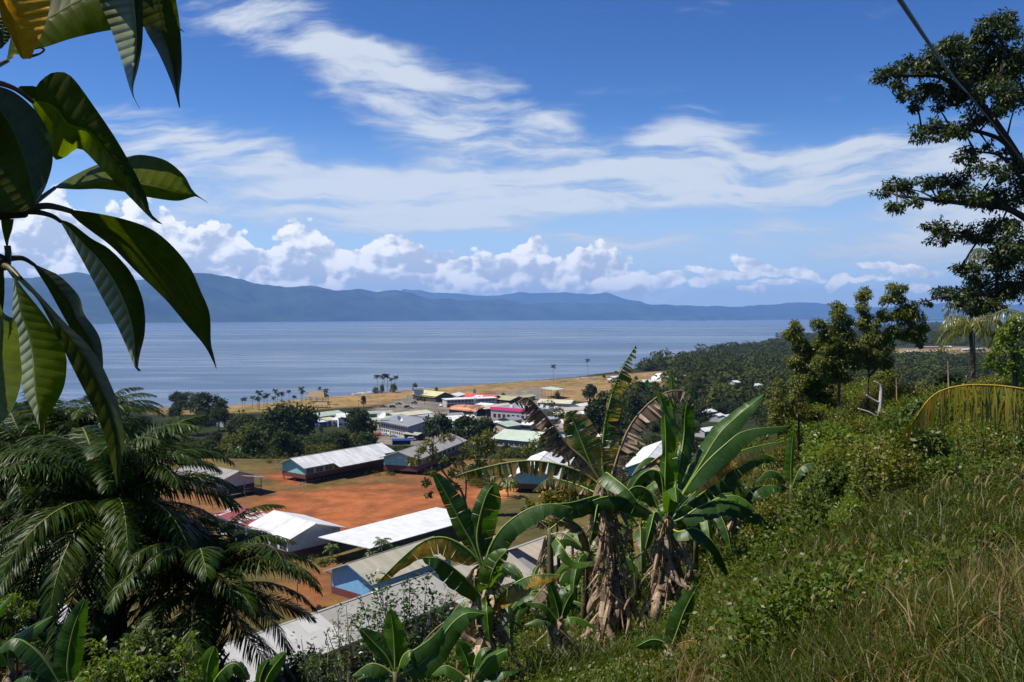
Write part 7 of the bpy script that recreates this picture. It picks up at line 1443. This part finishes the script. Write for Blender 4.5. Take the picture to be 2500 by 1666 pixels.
for i in range(36):
    d = r.uniform(17, 40); px = r.uniform(-100, 800); shrub(px, d, r.uniform(.8, 1.5), r.choice((0, 3, 4, 4)), 'dark shrub on the slope under the oil palms', 'shrubs under the oil palms')
for i in range(40):
    d = r.uniform(176, 258); px = r.uniform(1130, 1640)
    if d < 240 and 1230 < px < 1360 or d < 232 and 1520 < px < 1660 and d > 195: continue
    shrub(px, d, r.uniform(1.4, 2.6), r.choice((0, 1, 1, 3)), 'leafy shrub between the teal school blocks beyond the bananas', 'shrubs between the teal blocks')
for i in range(16):
    d = r.uniform(78, 92); px = r.uniform(830, 1400); shrub(px, d, r.uniform(.6, 1.2), r.choice((0, 1, 3)), 'shrub at the foot of the slope beside the school walls', 'shrubs by the school walls')
# ---------------------------------------------------------------- ground cover and grass (nobody could count them)
def clear_(x, d): q = x/d*F+CX; return ~((q > 1540) & (q < 1830) & (d < 11.8) & (d > 10.3))
def cover(name, label, cat, n, pxr, dr, hr_, per, leaf, wl, m, seed, cond=None):
    r = np.random.default_rng(seed); q = r.uniform(*pxr, n); d = dr[0]*(dr[1]/dr[0])**r.random(n); x = (q-CX)/F*d; z = H(x, d)
    if cond is not None: k = cond(x, d, q, r); x, d, z = x[k], d[k], z[k]
    k = clear_(x, d); x, d, z = x[k], d[k], z[k]
    n = len(x); h = r.uniform(*hr_, n)*(.6+fbm(x, d, .5, 3, seed)*1.6).clip(.3, 1.6); b = np.stack([x, d, z], 1); b = np.repeat(b, per, 0); hh = np.repeat(h, per)[:, None]; dd = np.repeat(d, per)
    o = r.normal(size=(len(b), 3))*[.5, .5, .0]; Pn = b+o*hh*.55+np.array([0, 0, 1])*(r.random((len(b), 1))*hh); Dn = unit(r.normal(size=(len(b), 3))+[0, 0, .4]); Nn = unit(r.normal(size=(len(b), 3))*.6+[0, 0, 1.0]); s_ = (.6+.8*r.random(len(b)))*np.clip(dd/16, .75, 2.6)
    tag(link(name, leafmesh(name, Pn, Dn, Nn, leaf*s_, wl*s_, m)), label, cat, kind='stuff')
notyard = lambda x, y, q, r: (y < 84)
cover('ground_cover', 'mixed green weeds covering the steep slope below the viewer', 'ground cover', 15000, (-150, 2650), (9, 80), (.25, .75), 15, .075, .045, leafmat('weed_leaves', (.032, .056, .004), (.095, .125, .010), tr=.3, c3=(.14, .12, .02), p3=.07, nscale=.35), 21, notyard)
cover('ground_cover', 'brighter leafy weeds around the banana stems and lower slope', 'ground cover', 17000, (1000, 2100), (9, 26), (.15, .5), 13, .060, .036, leafmat('bright_weed_leaves', (.055, .090, .005), (.13, .17, .014), tr=.35, c3=(.20, .17, .02), p3=.05, nscale=.5), 22)
cover('dry_brush', 'brown and reddish dry brush among the weeds', 'dry brush', 2600, (1700, 2600), (10, 60), (.3, .9), 7, .10, .018, leafmat('dry_brush', (.10, .055, .03), (.20, .13, .06), tr=.2, nscale=.4), 23)
def grass(name, label, n, pxr, dr, lr, m, seed, lean=.35, w0=.0095, cond=None):
    r = np.random.default_rng(seed); q = r.uniform(*pxr, n); d = dr[0]*(dr[1]/dr[0])**r.random(n); x = (q-CX)/F*d; cl = fbm(x, d, 1.7, 3, seed); k = cl+r.random(n)*.22 > .02; x, d = x[k], d[k]
    k = clear_(x, d); x, d = x[k], d[k]
    n = len(x); z = H(x, d); p0 = np.stack([x, d, z-.02], 1); L_ = r.uniform(*lr, n)[:, None]*(.75+fbm(x, d, .6, 3, seed+1)[:, None]*1.1); dirn = unit(np.stack([r.normal(size=n)*lean+.10, r.normal(size=n)*lean, np.ones(n)], 1)); bend = np.stack([r.normal(size=n)*.7+.2, r.normal(size=n)*.7, -np.abs(r.normal(size=n))*.7], 1)
    p1 = p0+dirn*L_*.5; d2 = unit(dirn+bend*.55); p2 = p1+d2*L_*.32; p3 = p2+unit(d2+bend*.7)*L_*.25; W_ = unit(np.cross(dirn, r.normal(size=(n, 3))))*(w0*np.clip(d/7, 1, 3))[:, None]*.5
    v = np.stack([p0-W_, p0+W_, p1-W_*.9, p1+W_*.9, p2-W_*.6, p2+W_*.6, p3], 1).reshape(-1, 3); b = np.arange(n)[:, None]*7
    tag(link(name, npmesh(name, v, [b+[[0, 1, 3, 2]], b+[[2, 3, 5, 4]], b+[[4, 5, 6]]], m)), label, 'grass', kind='stuff')
G1 = leafmat('grass_blades', (.036, .058, .004), (.108, .135, .012), tr=.35, rough=.5, c3=(.20, .15, .04), p3=.08, nscale=.5); G2 = leafmat('straw_blades', (.12, .10, .03), (.24, .18, .07), tr=.3, rough=.6, c3=(.20, .10, .05), p3=.2, nscale=.5)
grass('grass', 'long green grass on the slope at lower right', 95000, (1780, 2680), (3.2, 13), (.30, .75), G1, 31)
grass('grass', 'long grass higher on the slope', 52000, (1300, 2680), (12, 34), (.4, .9), G1, 32, w0=.008)
grass('dry_grass', 'straw coloured dry grass patches on the slope', 9000, (1600, 2680), (4, 30), (.4, .95), G2, 33)
grass('grass', 'grass at the foot of the banana plants', 15000, (800, 1950), (8.5, 26), (.2, .6), G1, 34)
# foxtail seed heads
r = np.random.default_rng(44); n = 120; q = r.uniform(1900, 2480, n); d = 4.2*(20/4.2)**r.random(n); x = (q-CX)/F*d; z = H(x, d); s = MB(); st_ = MB()
for i in range(n):
    h = r.uniform(.6, 1.05); a, b_ = r.normal()*.12+.05, r.normal()*.12; p = Vector((x[i], d[i], z[i])); tp = p+Vector((a*h, b_*h, h)); dr = Vector((a*1.5+.1, b_*1.5, .9)).normalized(); L = r.uniform(.06, .10)
    st_.tube([p, p.lerp(tp, .6)+Vector((a*-.1, 0, 0)), tp], [.003, .0025, .002], 3, cap=False); s.tube([tp, tp+dr*L*.3, tp+dr*L*.75+Vector((.01, 0, 0)), tp+dr*L+Vector((.02, 0, -.01))], [.003, .006, .0055, .001], 6)
hd = s.build('grass_seed_heads', leafmat('seed_head', (.17, .13, .04), (.30, .21, .08), tr=.3, rough=.8)); tag(hd, 'tan foxtail seed heads standing above the grass at lower right', 'grass seed heads', kind='stuff'); hs_ = st_.build('seed_head_stems', G2); tag(hs_, 'thin straw stems carrying the foxtail seed heads', 'grass stems', kind='stuff')
cover('tall_weeds', 'tall leafy weeds and vines tangled over the right-hand slope', 'ground cover', 10500, (1640, 2500), (6.8, 30), (.45, 1.05), 34, .085, .05, leafmat('tall_weed_leaves', (.036, .066, .004), (.105, .15, .012), tr=.35, c3=(.22, .17, .03), p3=.06, nscale=.4), 61, lambda x, y, q, r: (fbm(x, y, .22, 3, 12)+r.random(len(x))*.16 > -.03) & (q < 2380+(y-9)*25) & ((y > 8.6) | (q < 2100)) & ((q > 1980) | (y < 21)) & ((q > 1840) | ((y < 15) & (y > 12.3))))
# fallen dead leaves and litter round the banana stems
r = np.random.default_rng(50); n = 2600; q = r.uniform(1100, 1950, n); d = 9.5*(24/9.5)**r.random(n); x = (q-CX)/F*d; z = H(x, d)+.06; tag(link('leaf_litter', leafmesh('leaf_litter', np.stack([x, d, z], 1), r.normal(size=(n, 3))*[1, 1, .3], r.normal(size=(n, 3))*.5+[0, 0, 1], r.uniform(.06, .22, n), r.uniform(.02, .07, n), leafmat('litter', (.14, .075, .04), (.32, .21, .13), tr=.1, rough=.8))), 'brown fallen leaf pieces on the ground among the banana stems', 'leaf litter', kind='stuff')
